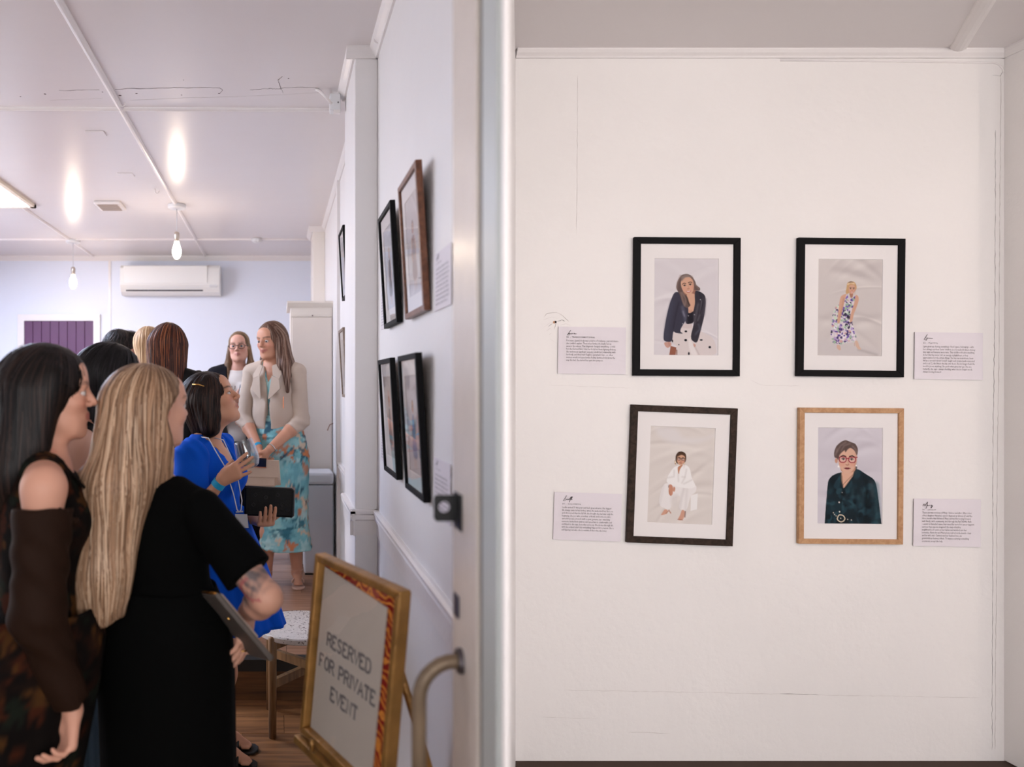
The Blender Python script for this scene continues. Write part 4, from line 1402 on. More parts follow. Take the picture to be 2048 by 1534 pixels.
SOFT = mat('paint_ridge', (196, 186, 182), 0.7)
Yw = GY - 0.0005
for i, (pts, w, m_) in enumerate([
    ([(1088, 634), (1094, 627), (1112, 625), (1121, 628), (1130, 636), (1138, 643)], 0.0012, SOFT),
    ([(1110, 645), (1117, 642), (1124, 640), (1130, 643)], 0.0012, CRACK),
    ([(1113, 646), (1110, 652), (1108, 659)], 0.0010, CRACK),
    ([(1108, 645), (1101, 650), (1096, 654)], 0.0007, CRACK),
    ([(1088, 655), (1100, 646), (1110, 644)], 0.0005, SOFT),
    ([(1092, 662), (1100, 656), (1104, 660)], 0.0006, SOFT), ([(1097, 670), (1104, 666)], 0.0006, SOFT), ([(1100, 678), (1108, 684)], 0.0006, SOFT), ([(1120, 650), (1132, 648), (1142, 652)], 0.0005, SOFT), ([(1086, 640), (1094, 637), (1104, 634), (1116, 637)], 0.0005, SOFT),
    ([(1155, 150), (1155, 246), (1154, 372), (1153, 470)], 0.0007, SOFT),
    ([(1130, 1380), (1300, 1383), (1560, 1388), (1700, 1391), (1960, 1395)], 0.0008, SOFT),
    ([(1076, 1434), (1200, 1437)], 0.0007, SOFT),
    ([(1255, 1464), (1340, 1467)], 0.0009, SOFT),
    ([(1560, 1387), (1600, 1388), (1640, 1390)], 0.0010, CRACK),
    ([(1500, 760), (1520, 770), (1600, 772)], 0.0006, SOFT),
    ([(1095, 770), (1260, 776)], 0.0005, SOFT),
    ([(1984, 150), (2000, 152), (2014, 130), (2024, 142)], 0.0006, CRACK),
]):
    crack(wall_facing, pts, Yw, w, 'plaster_crack', m_, i)
hole = U(1111, 644, Yw)
MB().lathe([(0, 0.0008), (0.0034, 0.0006), (0.005, 0)], hole, 10, (0, -1, 0)).build('nail_hole', mat('hole_black', (24, 12, 8), 0.9), wall_facing)
MB().lathe([(0, 0.0004), (0.005, 0.0003), (0.006, 0)], (hole[0] - 0.005, hole[1], hole[2] - 0.001), 7, (0, -1, 0)).build('rust_mark', mat('rust_mark', (196, 150, 120), 0.9), wall_facing)
# rounded plaster border and jagged joints by the return
bpts = [U(1560, 121, GY), U(1800, 123, GY), U(1985, 126, GY)] + [(UX(1985, GY) + 0.045 * math.sin(t), GY, UZ(126, GY) - 0.045 * (1 - math.cos(t))) for t in (0.3, 0.7, 1.1, 1.4)] 
MB().tube([(p[0], p[1] - 0.001, p[2]) for p in bpts], 0.004, 6).build('plaster_bead', TRIM, wall_facing, smooth=True)
crack(wall_facing, [(2002, 150), (2000, 400), (1998, 700), (1994, 1000), (1990, 1500)], Yw, 0.0010, 'plaster_crack', SOFT, 41)
crack(wall_facing, [(1991, 260), (1990, 600), (1986, 900), (1984, 1500)], Yw, 0.0008, 'plaster_crack', CRACK, 42)
# ceiling cracks near the cross batten
CZ = CEILZ - 0.0004
def ccrack(pts, w, seed, m=CRACK):
    r = random.Random(seed)
    P = []
    for a, b in zip(pts[:-1], pts[1:]):
        n = 8
        for i in range(n):
            t = i / n
            x, y = a[0] + (b[0] - a[0]) * t, a[1] + (b[1] - a[1]) * t + r.uniform(-.8, .8)
            Y = F * 1.37 / (VY - y)
            P.append((UX(x, Y), Y, CZ))
    MB().tube(P, [w * (0.3 + 0.7 * r.random()) for _ in P], 5).build('plaster_crack', m, ceiling)


ccrack([(118, 181), (210, 179)], 0.0012, 1)
ccrack([(230, 178), (330, 176), (380, 175), (440, 176), (445, 180), (439, 187)], 0.0013, 2)
ccrack([(500, 180), (540, 177), (562, 178), (556, 160), (566, 151)], 0.0014, 3)
ccrack([(566, 186), (562, 176), (620, 174), (636, 176)], 0.0010, 4)
ccrack([(100, 200), (220, 196)], 0.0006, 5, SOFT)
ccrack([(260, 200), (500, 192), (660, 184)], 0.0006, 6, SOFT)
for i, (px, py, r_) in enumerate([(41, 193, .004), (90, 188, .006), (205, 184, .004), (240, 191, .008), (273, 187, .006), (363, 190, .004), (438, 187, .005), (367, 160, .003), (686, 182, .005), (577, 157, .004)]):
    Y = F * 1.37 / (VY - py)
    MB().lathe([(0, 0.0008), (r_ * 0.7, 0.0006), (r_, 0)], (UX(px, Y), Y, CEILZ - 0.0002), 8, (0, 0, -1)).build('chip_mark', mat('chip_grey', (92, 80, 78), 0.9), ceiling)
# ---------------------------------------------------------------- signed-distance modelling for people, hair and clothes
f32 = np.float32


class Vol:
    def __init__(s, lo, hi, h):
        s.lo, s.h = np.array(lo, f32), h
        s.n = np.ceil((np.array(hi, float) - np.array(lo, float)) / h).astype(int) + 1
        s.a = np.full(s.n, 0.2, f32)

    def blk(s, lo, hi):
        i0 = np.maximum(0, np.floor((np.array(lo) - s.lo) / s.h).astype(int))
        i1 = np.minimum(s.n, np.ceil((np.array(hi) - s.lo) / s.h).astype(int) + 1)
        if (i1 <= i0).any():
            return None
        sl = tuple(slice(a, b) for a, b in zip(i0, i1))
        ax = [s.lo[k] + f32(s.h) * np.arange(i0[k], i1[k], dtype=f32) for k in range(3)]
        return sl, ax[0][:, None, None], ax[1][None, :, None], ax[2][None, None, :]

    def put(s, sl, d, k, op):
        a = s.a[sl]
        if op == 'u':
            if k <= 0:
                s.a[sl] = np.minimum(a, d)
            else:
                t = np.clip(0.5 + 0.5 * (a - d) / k, 0, 1)
                s.a[sl] = a + (d - a) * t - k * t * (1 - t)
        elif op == 's':
            d = -d
            if k <= 0:
                s.a[sl] = np.maximum(a, d)
            else:
                t = np.clip(0.5 - 0.5 * (a - d) / k, 0, 1)
                s.a[sl] = a + (d - a) * t + k * t * (1 - t)

    def cone(s, p, q, r1, r2, k=0.02, op='u'):
        p, q = np.array(p, float), np.array(q, float)
        R = max(r1, r2) + k + 0.03
        b = s.blk(np.minimum(p, q) - R, np.maximum(p, q) + R)
        if b is None:
            return s
        sl, x, y, z = b
        e = q - p
        L = max(float(e @ e), 1e-12)
        t = np.clip(((x - p[0]) * e[0] + (y - p[1]) * e[1] + (z - p[2]) * e[2]) / L, 0, 1).astype(f32)
        d = np.sqrt((x - p[0] - t * e[0]) ** 2 + (y - p[1] - t * e[1]) ** 2 + (z - p[2] - t * e[2]) ** 2) - (r1 + (r2 - r1) * t)
        s.put(sl, d.astype(f32), k, op)
        return s

    def ell(s, c, r, k=0.02, R=None, op='u'):
        c, r = np.array(c, float), np.array(r, float) * np.ones(3)
        m = r.max() + k + 0.03
        b = s.blk(c - m, c + m)
        if b is None:
            return s
        sl, x, y, z = b
        x, y, z = x - c[0], y - c[1], z - c[2]
        if R is not None:
            x, y, z = (x * R[0, i] + y * R[1, i] + z * R[2, i] for i in range(3))
        k0 = np.sqrt((x / r[0]) ** 2 + (y / r[1]) ** 2 + (z / r[2]) ** 2)
        k1 = np.sqrt((x / r[0] ** 2) ** 2 + (y / r[1] ** 2) ** 2 + (z / r[2] ** 2) ** 2)
        d = k0 * (k0 - 1) / np.maximum(k1, 1e-6)
        s.put(sl, d.astype(f32), k, op)
        return s

    def fun(s, c, rad, f, k=0.0, op='s', R=None):
        """f(x,y,z) local arrays -> distance"""
        c = np.array(c, float)
        b = s.blk(c - rad, c + rad)
        if b is None:
            return s
        sl, x, y, z = b
        x, y, z = x - c[0], y - c[1], z - c[2]
        if R is not None:
            x, y, z = (x * R[0, i] + y * R[1, i] + z * R[2, i] for i in range(3))
        s.put(sl, np.broadcast_to(f(x, y, z), s.a[sl].shape).astype(f32), k, op)
        return s

    def prims(s, L):
        for p in L:
            getattr(s, p[0])(*p[1:])
        return s

    def disp(s, f):
        """add a displacement near the surface: f(x,y,z) on the active points"""
        idx = np.nonzero(np.abs(s.a) < 0.03)
        P = [s.lo[k] + s.h * idx[k] for k in range(3)]
        s.a[idx] += f(*P).astype(f32)
        return s

    def nets(s):
        a = s.a.copy()
        for ax_ in range(3):
            sl = [slice(None)] * 3
            for e in (0, -1):
                sl[ax_] = e
                a[tuple(sl)] = np.maximum(a[tuple(sl)], 1e-3)
        ins = a < 0
        n = np.array(a.shape)
        cnt = np.zeros(n - 1, np.uint8)
        for i in (0, 1):
            for j in (0, 1):
                for k in (0, 1):
                    cnt += ins[i:n[0] - 1 + i, j:n[1] - 1 + j, k:n[2] - 1 + k]
        I, J, K = np.nonzero((cnt > 0) & (cnt < 8))
        vid = np.full(n - 1, -1, np.int32)
        vid[I, J, K] = np.arange(len(I))
        acc = np.zeros((len(I), 3))
        num = np.zeros(len(I))
        C = [(i, j, k) for i in (0, 1) for j in (0, 1) for k in (0, 1)]
        vals = {c: a[I + c[0], J + c[1], K + c[2]] for c in C}
        for c in C:
            for ax_ in range(3):
                if c[ax_] == 0:
                    d = list(c)
                    d[ax_] = 1
                    d = tuple(d)
                    va, vb = vals[c], vals[d]
                    m = (va < 0) != (vb < 0)
                    t = va[m] / (va[m] - vb[m])
                    p = np.tile(np.array(c, float), (m.sum(), 1))
                    p[:, ax_] = t
                    acc[m] += p
                    num[m] += 1
        V = (acc / num[:, None] + np.stack([I, J, K], 1)) * s.h + s.lo
        Q = []
        for ax_ in range(3):
            u, w = (ax_ + 1) % 3, (ax_ + 2) % 3
            s0, s1 = [slice(None)] * 3, [slice(None)] * 3
            s0[ax_], s1[ax_] = slice(0, n[ax_] - 1), slice(1, n[ax_])
            A, B = ins[tuple(s0)], ins[tuple(s1)]
            E = np.nonzero(A != B)
            E = np.stack(E, 1)
            ok = (E[:, u] > 0) & (E[:, w] > 0) & (E[:, u] < n[u] - 1) & (E[:, w] < n[w] - 1)
            E = E[ok]
            sg = A[tuple(E.T)]
            def g(du, dw):
                e = E.copy()
                e[:, u] -= du
                e[:, w] -= dw
                return vid[tuple(e.T)]
            q = np.stack([g(1, 1), g(0, 1), g(0, 0), g(1, 0)], 1)
            q[~sg] = q[~sg][:, ::-1]
            Q.append(q)
        return V, np.concatenate(Q)

    def sample(s, P):
        g = (P - s.lo) / s.h
        g = np.clip(g, 0, np.array(s.n) - 1.001)
        i = g.astype(int)
        f = g - i
        out = 0
        for a in (0, 1):
            for b in (0, 1):
                for c in (0, 1):
                    w = (f[:, 0] if a else 1 - f[:, 0]) * (f[:, 1] if b else 1 - f[:, 1]) * (f[:, 2] if c else 1 - f[:, 2])
                    out = out + w * s.a[i[:, 0] + a, i[:, 1] + b, i[:, 2] + c]
        return out

    def grad(s, P):
        e = s.h * 1.5
        G = np.stack([s.sample(P + np.eye(3)[k] * e) - s.sample(P - np.eye(3)[k] * e) for k in range(3)], 1)
        return G / np.maximum(np.linalg.norm(G, axis=1, keepdims=True), 1e-9)


def fr(yaw, pitch=0, roll=0):
    """columns: right, forward, up for a facing direction (degrees from +X)"""
    M = Matrix.Rotation(math.radians(yaw - 90), 3, 'Z') @ Matrix.Rotation(math.radians(pitch), 3, 'X') @ Matrix.Rotation(math.radians(roll), 3, 'Y')
    return np.array(M)


def unit(v):
    v = np.array(v, float)
    return v / np.linalg.norm(v)


def srgb(c):
    return np.array(lin(c))


def hand_prims(w, d, n, u, curls=(20, 20, 20, 20), thumb=25, spread=0.0, s=1.0, tspread=0.6, pip=1.0, tn=0.25):
    """w wrist, d finger direction, n out of the palm, u towards the thumb"""
    w = np.array(w, float)
    d = unit(d)
    n = unit(np.array(n, float) - d * (np.array(n, float) @ d))
    u = np.array(u, float)
    u = unit(u - d * (u @ d) - n * (u @ n))
    L = []
    ks = [0.027, 0.009, -0.009, -0.026]
    kl = [0.083, 0.086, 0.081, 0.073]
    fl = [0.070, 0.078, 0.072, 0.056]
    rr = [0.0088, 0.0090, 0.0086, 0.0076]
    for i in range(4):
        k = w + (d * kl[i] + u * ks[i]) * s
        L.append(('cone', w + (u * ks[i] * 0.55 + d * 0.01) * s, k, 0.014 * s, 0.0115 * s, 0.012))
    L.append(('cone', w + d * 0.01 * s + u * 0.012 * s, w + (d * 0.045 + u * 0.022 + n * 0.006) * s, 0.016 * s, 0.016 * s, 0.015))
    for i in range(4):
        p = w + (d * kl[i] + u * ks[i]) * s
        a = 0.0
        dd = unit(d + u * spread * (1.5 - i) * 0.12)
        for j, fr_ in enumerate((0.45, 0.31, 0.24)):
            a += math.radians(curls[i]) * (1.0 if j == 0 else pip * (0.9 if j == 1 else 0.6))
            e = dd * math.cos(a) + n * math.sin(a)
            q = p + e * fl[i] * fr_ * s
            r0 = rr[i] * s * (1 - 0.08 * j)
            L.append(('cone', p, q, r0, r0 * 0.92, 0.003))
            p = q
    t0 = w + (d * 0.028 + u * 0.026 + n * 0.006) * s
    a = math.radians(thumb)
    td = unit(u * tspread + d * 0.75 + n * tn)
    t1 = t0 + td * 0.036 * s
    td2 = unit(td * math.cos(a) + n * math.sin(a) * 0.8 + d * 0.2)
    t2 = t1 + td2 * 0.030 * s
    L += [('cone', t0, t1, 0.0125 * s, 0.0100 * s, 0.010), ('cone', t1, t2, 0.0098 * s, 0.0080 * s, 0.003)]
    return L


class Person:
    def __init__(s, label, floor, hip, neck, yh, yc, head, arms, legs, sc=1.0, skin=(206, 158, 134), lips=(176, 92, 88), brow=(60, 44, 38), h=0.0045, sw=0.165, hips=1.0, bust=1.0, iris=(60, 40, 30), cheek=(206, 130, 110), shoulder_drop=0.035, smile=0.0):
        s.smile = smile
        s.label, s.floor, s.hip, s.neck = label, floor, np.array(hip, float), np.array(neck, float)
        s.yh, s.yc, s.sc, s.sw = yh, yc, sc, sw
        s.Rh, s.Rc = fr(yh), fr(yc)
        s.hc, s.hR, s.hs = np.array(head[0], float), fr(*head[1:4]), head[4] if len(head) > 4 else 1.0
        s.skin, s.lips, s.brow, s.h = skin, lips, brow, h
        s.arms, s.legs, s.hips, s.bust, s.iris, s.cheek, s.sd = arms, legs, hips, bust, iris, cheek, shoulder_drop
        s.root = None
        sp = s.neck - s.hip
        s.waist, s.chest = s.hip + sp * 0.36, s.hip + sp * 0.70
        s.sh = {+1: s.neck + s.Rc @ np.array([sw, 0, -shoulder_drop]), -1: s.neck + s.Rc @ np.array([-sw, 0, -shoulder_drop])}

    def H(s, p):
        return s.hc + s.hR @ (np.array(p, float) * s.hs)

    def C(s, p):
        return s.chest + s.Rc @ np.array(p, float)

    def torso(s, o=0.0, k=0.045):
        c = s.sc
        q = s.hips
        L = [('ell', s.hip + s.Rh @ np.array([0, -0.005, 0.0]), np.array([0.165 * q, 0.112, 0.13]) * c + o, k, s.Rh)]
        for sx in (-1, 1):
            L.append(('ell', s.hip + s.Rh @ (np.array([sx * 0.075, -0.055, -0.045]) * c), np.array([0.085 * q, 0.08, 0.09]) * c + o, k, s.Rh))
        L.append(('ell', s.waist, np.array([0.128, 0.092, 0.14]) * c + o, k, s.Rc))
        L.append(('ell', s.chest, np.array([0.146, 0.100, 0.15]) * c + o, k, s.Rc))
        for sx in (-1, 1):
            L.append(('ell', s.chest + s.Rc @ (np.array([sx * 0.068, 0.078 * s.bust, -0.005]) * c), np.array([0.062, 0.055, 0.062]) * c * s.bust + o * 0.8, 0.03, s.Rc))
            L.append(('cone', s.neck + s.Rc @ np.array([sx * 0.03, -0.01, 0.005]), s.sh[sx], 0.050 * c + o * 0.6, 0.046 * c + o * 0.8, 0.035))
        return L

    def arm_prims(s, sx, o=0.0):
        el, wr = np.array(s.arms[sx]['e'], float), np.array(s.arms[sx]['w'], float)
        c = s.sc * s.arms[sx].get('t', 1.0)
        return [('cone', s.sh[sx], el, 0.047 * c + o, 0.036 * c + o, 0.03), ('cone', el, el * 0.65 + wr * 0.35, 0.036 * c + o, 0.037 * c + o, 0.02), ('cone', el * 0.65 + wr * 0.35, wr, 0.037 * c + o, 0.024 * c + o, 0.02)]

    def leg_prims(s, o=0.0):
        L = []
        for sx, (kn, an, toe) in zip((1, -1), s.legs):
            hj = s.hip + s.Rh @ np.array([sx * 0.085 * s.sc, 0, -0.05])
            kn, an, toe = np.array(kn), np.array(an), np.array(toe)
            L += [('cone', hj, kn, 0.085 * s.sc + o, 0.054 * s.sc + o, 0.03), ('cone', kn, kn * 0.65 + an * 0.35, 0.050 * s.sc + o, 0.054 * s.sc + o, 0.02), ('cone', kn * 0.65 + an * 0.35, an, 0.054 * s.sc + o, 0.034 * s.sc + o, 0.02)]
            mid = an * 0.45 + toe * 0.55
            L += [('cone', an + np.array([0, 0, -0.02]), mid, 0.032, 0.026, 0.02), ('cone', mid, toe, 0.028, 0.018, 0.02)]
            dv = unit((toe - an) * np.array([1, 1, 0]))
            sd = np.array([-dv[1], dv[0], 0])
            for t in (-0.022, -0.011, 0, 0.011, 0.022):
                L.append(('cone', toe + sd * t - dv * 0.01 - np.array([0, 0, 0.004]), toe + sd * t + dv * (0.022 - abs(t) * 0.4) - np.array([0, 0, 0.006]), 0.0085, 0.0075, 0.003))
            he = an - dv * 0.035
            L.append(('cone', np.array([he[0], he[1], an[2] - 0.045]), an, 0.026, 0.033, 0.02))
        return L

    def head_build(s, V):
        H, R, q = s.H, s.hR, s.hs

        def e(c, r, k, op='u'):
            V.ell(H(c), np.array(r) * q, k * q, R, op)

        def c(a, b, r1, r2, k, op='u'):
            V.cone(H(a), H(b), r1 * q, r2 * q, k * q, op)
        e((0, -0.012, 0.030), (0.074, 0.092, 0.080), 0.02)
        e((0, 0.018, -0.030), (0.060, 0.066, 0.076), 0.03)
        e((0, 0.036, -0.070), (0.044, 0.042, 0.038), 0.03)
        e((0, 0.069, -0.096), (0.020, 0.016, 0.016), 0.022)
        for sx in (-1, 1):
            e((sx * 0.037, 0.054, -0.022), (0.024, 0.024, 0.022), 0.02)
            c((sx * 0.052, -0.005, -0.055), (sx * 0.030, 0.05, -0.088), 0.016, 0.014, 0.025)
        c((-0.034, 0.073, 0.026), (0.034, 0.073, 0.026), 0.013, 0.013, 0.018)
        e((0, 0.06, 0.052), (0.05, 0.026, 0.035), 0.02)
        for sx in (-1, 1):
            e((sx * 0.031, 0.092, 0.004), (0.017, 0.013, 0.011), 0.010, 's')
        c((0, 0.080, 0.018), (0, 0.101, -0.018), 0.0075, 0.0095, 0.010)
        e((0, 0.1035, -0.0225), (0.0095, 0.009, 0.0085), 0.006)
        for sx in (-1, 1):
            e((sx * 0.0115, 0.0925, -0.026), (0.0075, 0.009, 0.007), 0.005)
            # eyelids
            ec = H((sx * 0.031, 0.0715, 0.003))
            V.fun(ec, 0.03 * q, lambda x, y, z: np.maximum(np.sqrt(x * x + y * y + z * z) - 0.0142 * q, -(z - 0.0022 * q - 0.25 * (0.012 * q - np.abs(x)) * 0.2)), 0.003 * q, 'u', R)
            V.fun(ec, 0.03 * q, lambda x, y, z: np.maximum(np.sqrt(x * x + y * y + z * z) - 0.0140 * q, (z + 0.0038 * q)), 0.003 * q, 'u', R)
            c((sx * 0.021, 0.078, -0.0545), (0, 0.0872, -0.0505), 0.0046, 0.0055, 0.005)
            c((sx * 0.019, 0.0785, -0.0590), (0, 0.0858, -0.0625), 0.0048, 0.0064, 0.005)
            e((sx * 0.077, -0.014, -0.006), (0.009, 0.019, 0.030), 0.005)
            e((sx * 0.084, -0.008, -0.002), (0.007, 0.010, 0.017), 0.004, 's')
        c((-0.017, 0.092, -0.0562), (0.017, 0.092, -0.0562), 0.0015, 0.0015, 0.002, 's')
        V.cone(H((0, -0.020, -0.075)), s.neck + s.Rc @ np.array([0, -0.005, 0.0]), 0.048 * q, 0.053 * q, 0.03)

    def build_body(s, extra=None, colfun=None):
        pts = [s.hip, s.neck, s.hc + np.array([0, 0, 0.16]), s.hc - 0.16, s.hc + 0.16, *s.sh.values()]
        for sx, a in s.arms.items():
            pts += [np.array(a['e'], float), np.array(a['w'], float), np.array(a['w'], float) + 0.17, np.array(a['w'], float) - 0.17]
        for l in s.legs:
            pts += [np.array(p, float) for p in l]
        pts = np.array(pts)
        lo, hi = pts.min(0) - 0.06, pts.max(0) + 0.06
        lo[:2] = np.minimum(lo[:2], s.hip[:2] - 0.22)
        hi[:2] = np.maximum(hi[:2], s.hip[:2] + 0.22)
        lo[2] = s.floor - 0.01
        V = Vol(lo, hi, s.h)
        V.prims(s.torso() + s.leg_prims())
        for sx in s.arms:
            V.prims(s.arm_prims(sx))
            hd = s.arms[sx].get('hand')
            if hd:
                V.prims(hand_prims(s.arms[sx]['w'], **hd))
        s.head_build(V)
        if extra:
            extra(V)
        P, Q = V.nets()
        col = np.tile(srgb(s.skin), (len(P), 1))
        q = (P - s.hc) @ s.hR / s.hs
        x, y, z = q.T
        ax = np.abs(x)

        def mix(w, c):
            nonlocal col
            w = np.clip(w, 0, 1)[:, None]
            col = col * (1 - w) + srgb(c) * w
        inh = (np.abs(z) < 0.14) & (ax < 0.1) & (np.abs(y) < 0.13)
        front = inh & (y > 0.045)
        mix(np.where(front, 0.55 * np.exp(-(((ax - 0.04) / 0.018) ** 2 + ((z + 0.024) / 0.018) ** 2)), 0), s.cheek)
        lz = -0.0562
        lipd = np.sqrt((ax / (0.023 + 0.04 * s.smile)) ** 2 + ((z - lz - s.smile * (ax - 0.008)) / 0.0100) ** 2)
        mix(np.where(front & (y > 0.07), np.clip((1.12 - lipd) / 0.2, 0, 1) * 0.8, 0), s.lips)
        mix(np.where(front & (y > 0.07) & (ax < 0.019), np.exp(-((z - lz - s.smile * ax) / 0.0018) ** 2) * 0.55, 0), (110, 52, 48))
        bz = 0.0235 + 0.006 * np.sin(np.clip((ax - 0.012) / 0.04, 0, 1) * 2.2)
        mix(np.where(front & (ax > 0.011) & (ax < 0.052), 0.92 * np.exp(-((z - bz) / 0.0036) ** 2), 0), s.brow)
        er = np.sqrt(((ax - 0.031) / 0.0165) ** 2 + ((z - 0.003) / 0.0085) ** 2)
        mix(np.where(front, np.clip(1 - np.abs(er - 0.75) / 0.35, 0, 1) * np.where(z > 0.002, 0.75, 0.3), 0), (58, 38, 34))
        mix(np.where(front & (y > 0.085), 0.5 * np.exp(-(((ax - 0.008) / 0.004) ** 2 + ((z + 0.030) / 0.003) ** 2)), 0), (110, 60, 50))
        mix(np.where(inh & (ax > 0.072), 0.3, 0), (200, 120, 100))
        if colfun:
            col = colfun(P, col)
        me = fastmesh('person', P, Q, True, col)
        o = link('person', me, SKINM, None, (s.hip[0], s.hip[1], s.floor))
        tag(o, s.label, 'person')
        s.root = o
        # eyes
        for sx in (-1, 1):
            c = s.H((sx * 0.031, 0.0715, 0.003))
            r = 0.0128 * s.hs
            n1, n2 = 16, 20
            th = np.linspace(0, math.pi, n1)
            vs, cs = [], []
            gaze = getattr(s, 'gaze', np.array([0, 1, 0]))
            A = s.hR @ unit(gaze)
            Bx = unit(np.cross(A, [0, 0, 1]))
            By = np.cross(Bx, A)
            for t in th:
                for k in range(n2):
                    w = 2 * math.pi * k / n2
                    vs.append(c + r * (A * math.cos(t) + (Bx * math.cos(w) + By * math.sin(w)) * math.sin(t)))
                    cs.append(srgb((12, 10, 10)) if t < 0.22 else (srgb(s.iris) if t < 0.58 else srgb((196, 184, 178))))
            fs = [(i * n2 + k, i * n2 + (k + 1) % n2, (i + 1) * n2 + (k + 1) % n2, (i + 1) * n2 + k) for i in range(n1 - 1) for k in range(n2)]
            me = fastmesh('eye', np.array(vs), np.array(fs)[:, ::-1], True, np.array(cs))
            link('eye', me, EYEM, o)
        return o

    # -------- clothing
    def cloth(s, name, prims, material, h=0.006, cuts=(), wr=None, lo=None, hi=None, colfun=None, parent=None):
        P = []
        for p in prims:
            if p[0] == 'cone':
                m = max(p[3], p[4]) + 0.03
                for c in (p[1], p[2]):
                    P += [np.array(c) - m, np.array(c) + m]
            else:
                m = np.max(p[2]) + 0.03
                P += [np.array(p[1]) - m, np.array(p[1]) + m]
        P = np.array(P)
        V = Vol(P.min(0) if lo is None else np.maximum(P.min(0), lo), P.max(0) if hi is None else np.minimum(P.max(0), hi), h)
        V.prims(prims)
        for c in cuts:
            c(V)
        if wr:
            V.disp(wr)
        X, Q = V.nets()
        col = colfun(X) if colfun else None
        return link(name, fastmesh(name, X, Q, True, col), material, parent or s.root)

    def hair(s, prims, cols, cuts=(), h=0.0055, strands=900, seg=26, step=0.018, crown=(0, -0.02, 0.11), zend=1.0, width=0.0022, zmin=None, groove=0.0015, seed=1, face=True, flowbias=None, jitter=0.004, name='hair', lift=0.0025):
        """prims in world space; cols: list of sRGB strand colours"""
        P = []
        for p in prims:
            m = (max(p[3], p[4]) if p[0] == 'cone' else np.max(p[2])) + 0.04
            for c in ((p[1], p[2]) if p[0] == 'cone' else (p[1],)):
                P += [np.array(c) - m, np.array(c) + m]
        P = np.array(P)
        V = Vol(P.min(0), P.max(0), h)
        V.prims(prims)
        if face:
            V.ell(s.H((0, 0.098, -0.040)), np.array((0.064, 0.085, 0.098)) * s.hs, 0.012, s.hR, 's')
        for c in cuts:
            c(V)
        hc = s.H(crown)
        ang = lambda x, y: np.arctan2(y - hc[1], x - hc[0])
        if groove:
            V.disp(lambda x, y, z: groove * np.sin(ang(x, y) * 46 + 3 * np.sin(z * 17 + seed)) * np.sin(ang(x, y) * 17 + 2 + 2 * np.sin(z * 9)))
        X, Q = V.nets()
        C = np.array([srgb(c) for c in cols])
        r = np.random.default_rng(seed)
        a = ang(X[:, 0], X[:, 1])
        t = 0.5 + 0.35 * np.sin(a * 23 + 2 * np.sin(X[:, 2] * 7)) + 0.2 * np.sin(a * 61 + X[:, 2] * 5)
        base = C[0] * (1 - t[:, None]) + C[min(1, len(C) - 1)] * t[:, None]
        o = link(name, fastmesh(name, X, Q, True, np.clip(base, 0, 1) * 0.85), HAIRM, s.root)
        if not strands:
            return o
        zc = s.hc[2]
        w = np.where(X[:, 2] > zc - 0.05, 1.0, 0.35)
        idx = r.choice(len(X), strands, p=w / w.sum())
        p = X[idx].copy()
        lift_ = r.uniform(-0.0005, lift, strands)
        pts, nrm, ok = [p.copy()], [V.grad(p)], [np.ones(strands, bool)]
        alive = np.ones(strands, bool)
        zz = (zmin if zmin is not None else X[:, 2].min()) + r.uniform(-0.01, 0.05, strands)
        jit = r.normal(0, jitter, (strands, 3)) * 10
        for k in range(seg):
            n_ = V.grad(p)
            flow = np.tile([0, 0, -1.0], (strands, 1))
            rad = (p - hc) * np.array([1, 1, 0])
            rl = np.linalg.norm(rad, axis=1, keepdims=True)
            near = np.clip(1 - (hc[2] - p[:, 2]) / 0.10, 0, 1)[:, None]
            flow += rad / np.maximum(rl, 1e-3) * near * 1.5 + jit
            if flowbias is not None:
                flow += flowbias(p)
            tng = flow - n_ * (flow * n_).sum(1, keepdims=True)
            tng /= np.maximum(np.linalg.norm(tng, axis=1, keepdims=True), 1e-6)
            p2 = p + tng * step
            d = V.sample(p2)
            corr = np.clip(d - lift_, -0.02, 0.02)
            p2 = p2 - V.grad(p2) * corr[:, None]
            alive &= (p2[:, 2] > zz) & (np.abs(d) < 0.03)
            p = np.where(alive[:, None], p2, p)
            pts.append(p.copy())
            nrm.append(V.grad(p))
            ok.append(alive.copy())
        pts, nrm, ok = np.array(pts), np.array(nrm), np.array(ok)
        VS, FS, CS = [], [], []
        base_i = 0
        ci = r.integers(0, len(C), strands)
        br = r.uniform(0.75, 1.25, strands)
        for i in range(strands):
            m = int(ok[:, i].sum())
            if m < 4:
                continue
            q = pts[:m, i]
            n_ = nrm[:m, i]
            tg = np.gradient(q, axis=0)
            sd = np.cross(n_, tg)
            sd /= np.maximum(np.linalg.norm(sd, axis=1, keepdims=True), 1e-9)
            wv = width * np.sqrt(np.clip(np.minimum(np.arange(m) + 1.0, (m - np.arange(m)) * 0.7) / 4.0, 0.05, 1))[:, None] * r.uniform(0.6, 1.3)
            VS.append(np.stack([q - sd * wv, q + n_ * width * 0.35, q + sd * wv], 1).reshape(-1, 3))
            j = base_i + np.arange(m - 1) * 3
            FS.append(np.stack([j, j + 3, j + 4, j + 1], 1))
            FS.append(np.stack([j + 1, j + 4, j + 5, j + 2], 1))
            CS.append(np.tile(C[ci[i]] * br[i], (3 * m, 1)))
            base_i += 3 * m
        me = fastmesh('strands', np.concatenate(VS), np.concatenate(FS), True, np.clip(np.concatenate(CS), 0, 1))
        so = link('strands', me, HAIRM, o)
        so['kind'] = 'stuff'
        return o


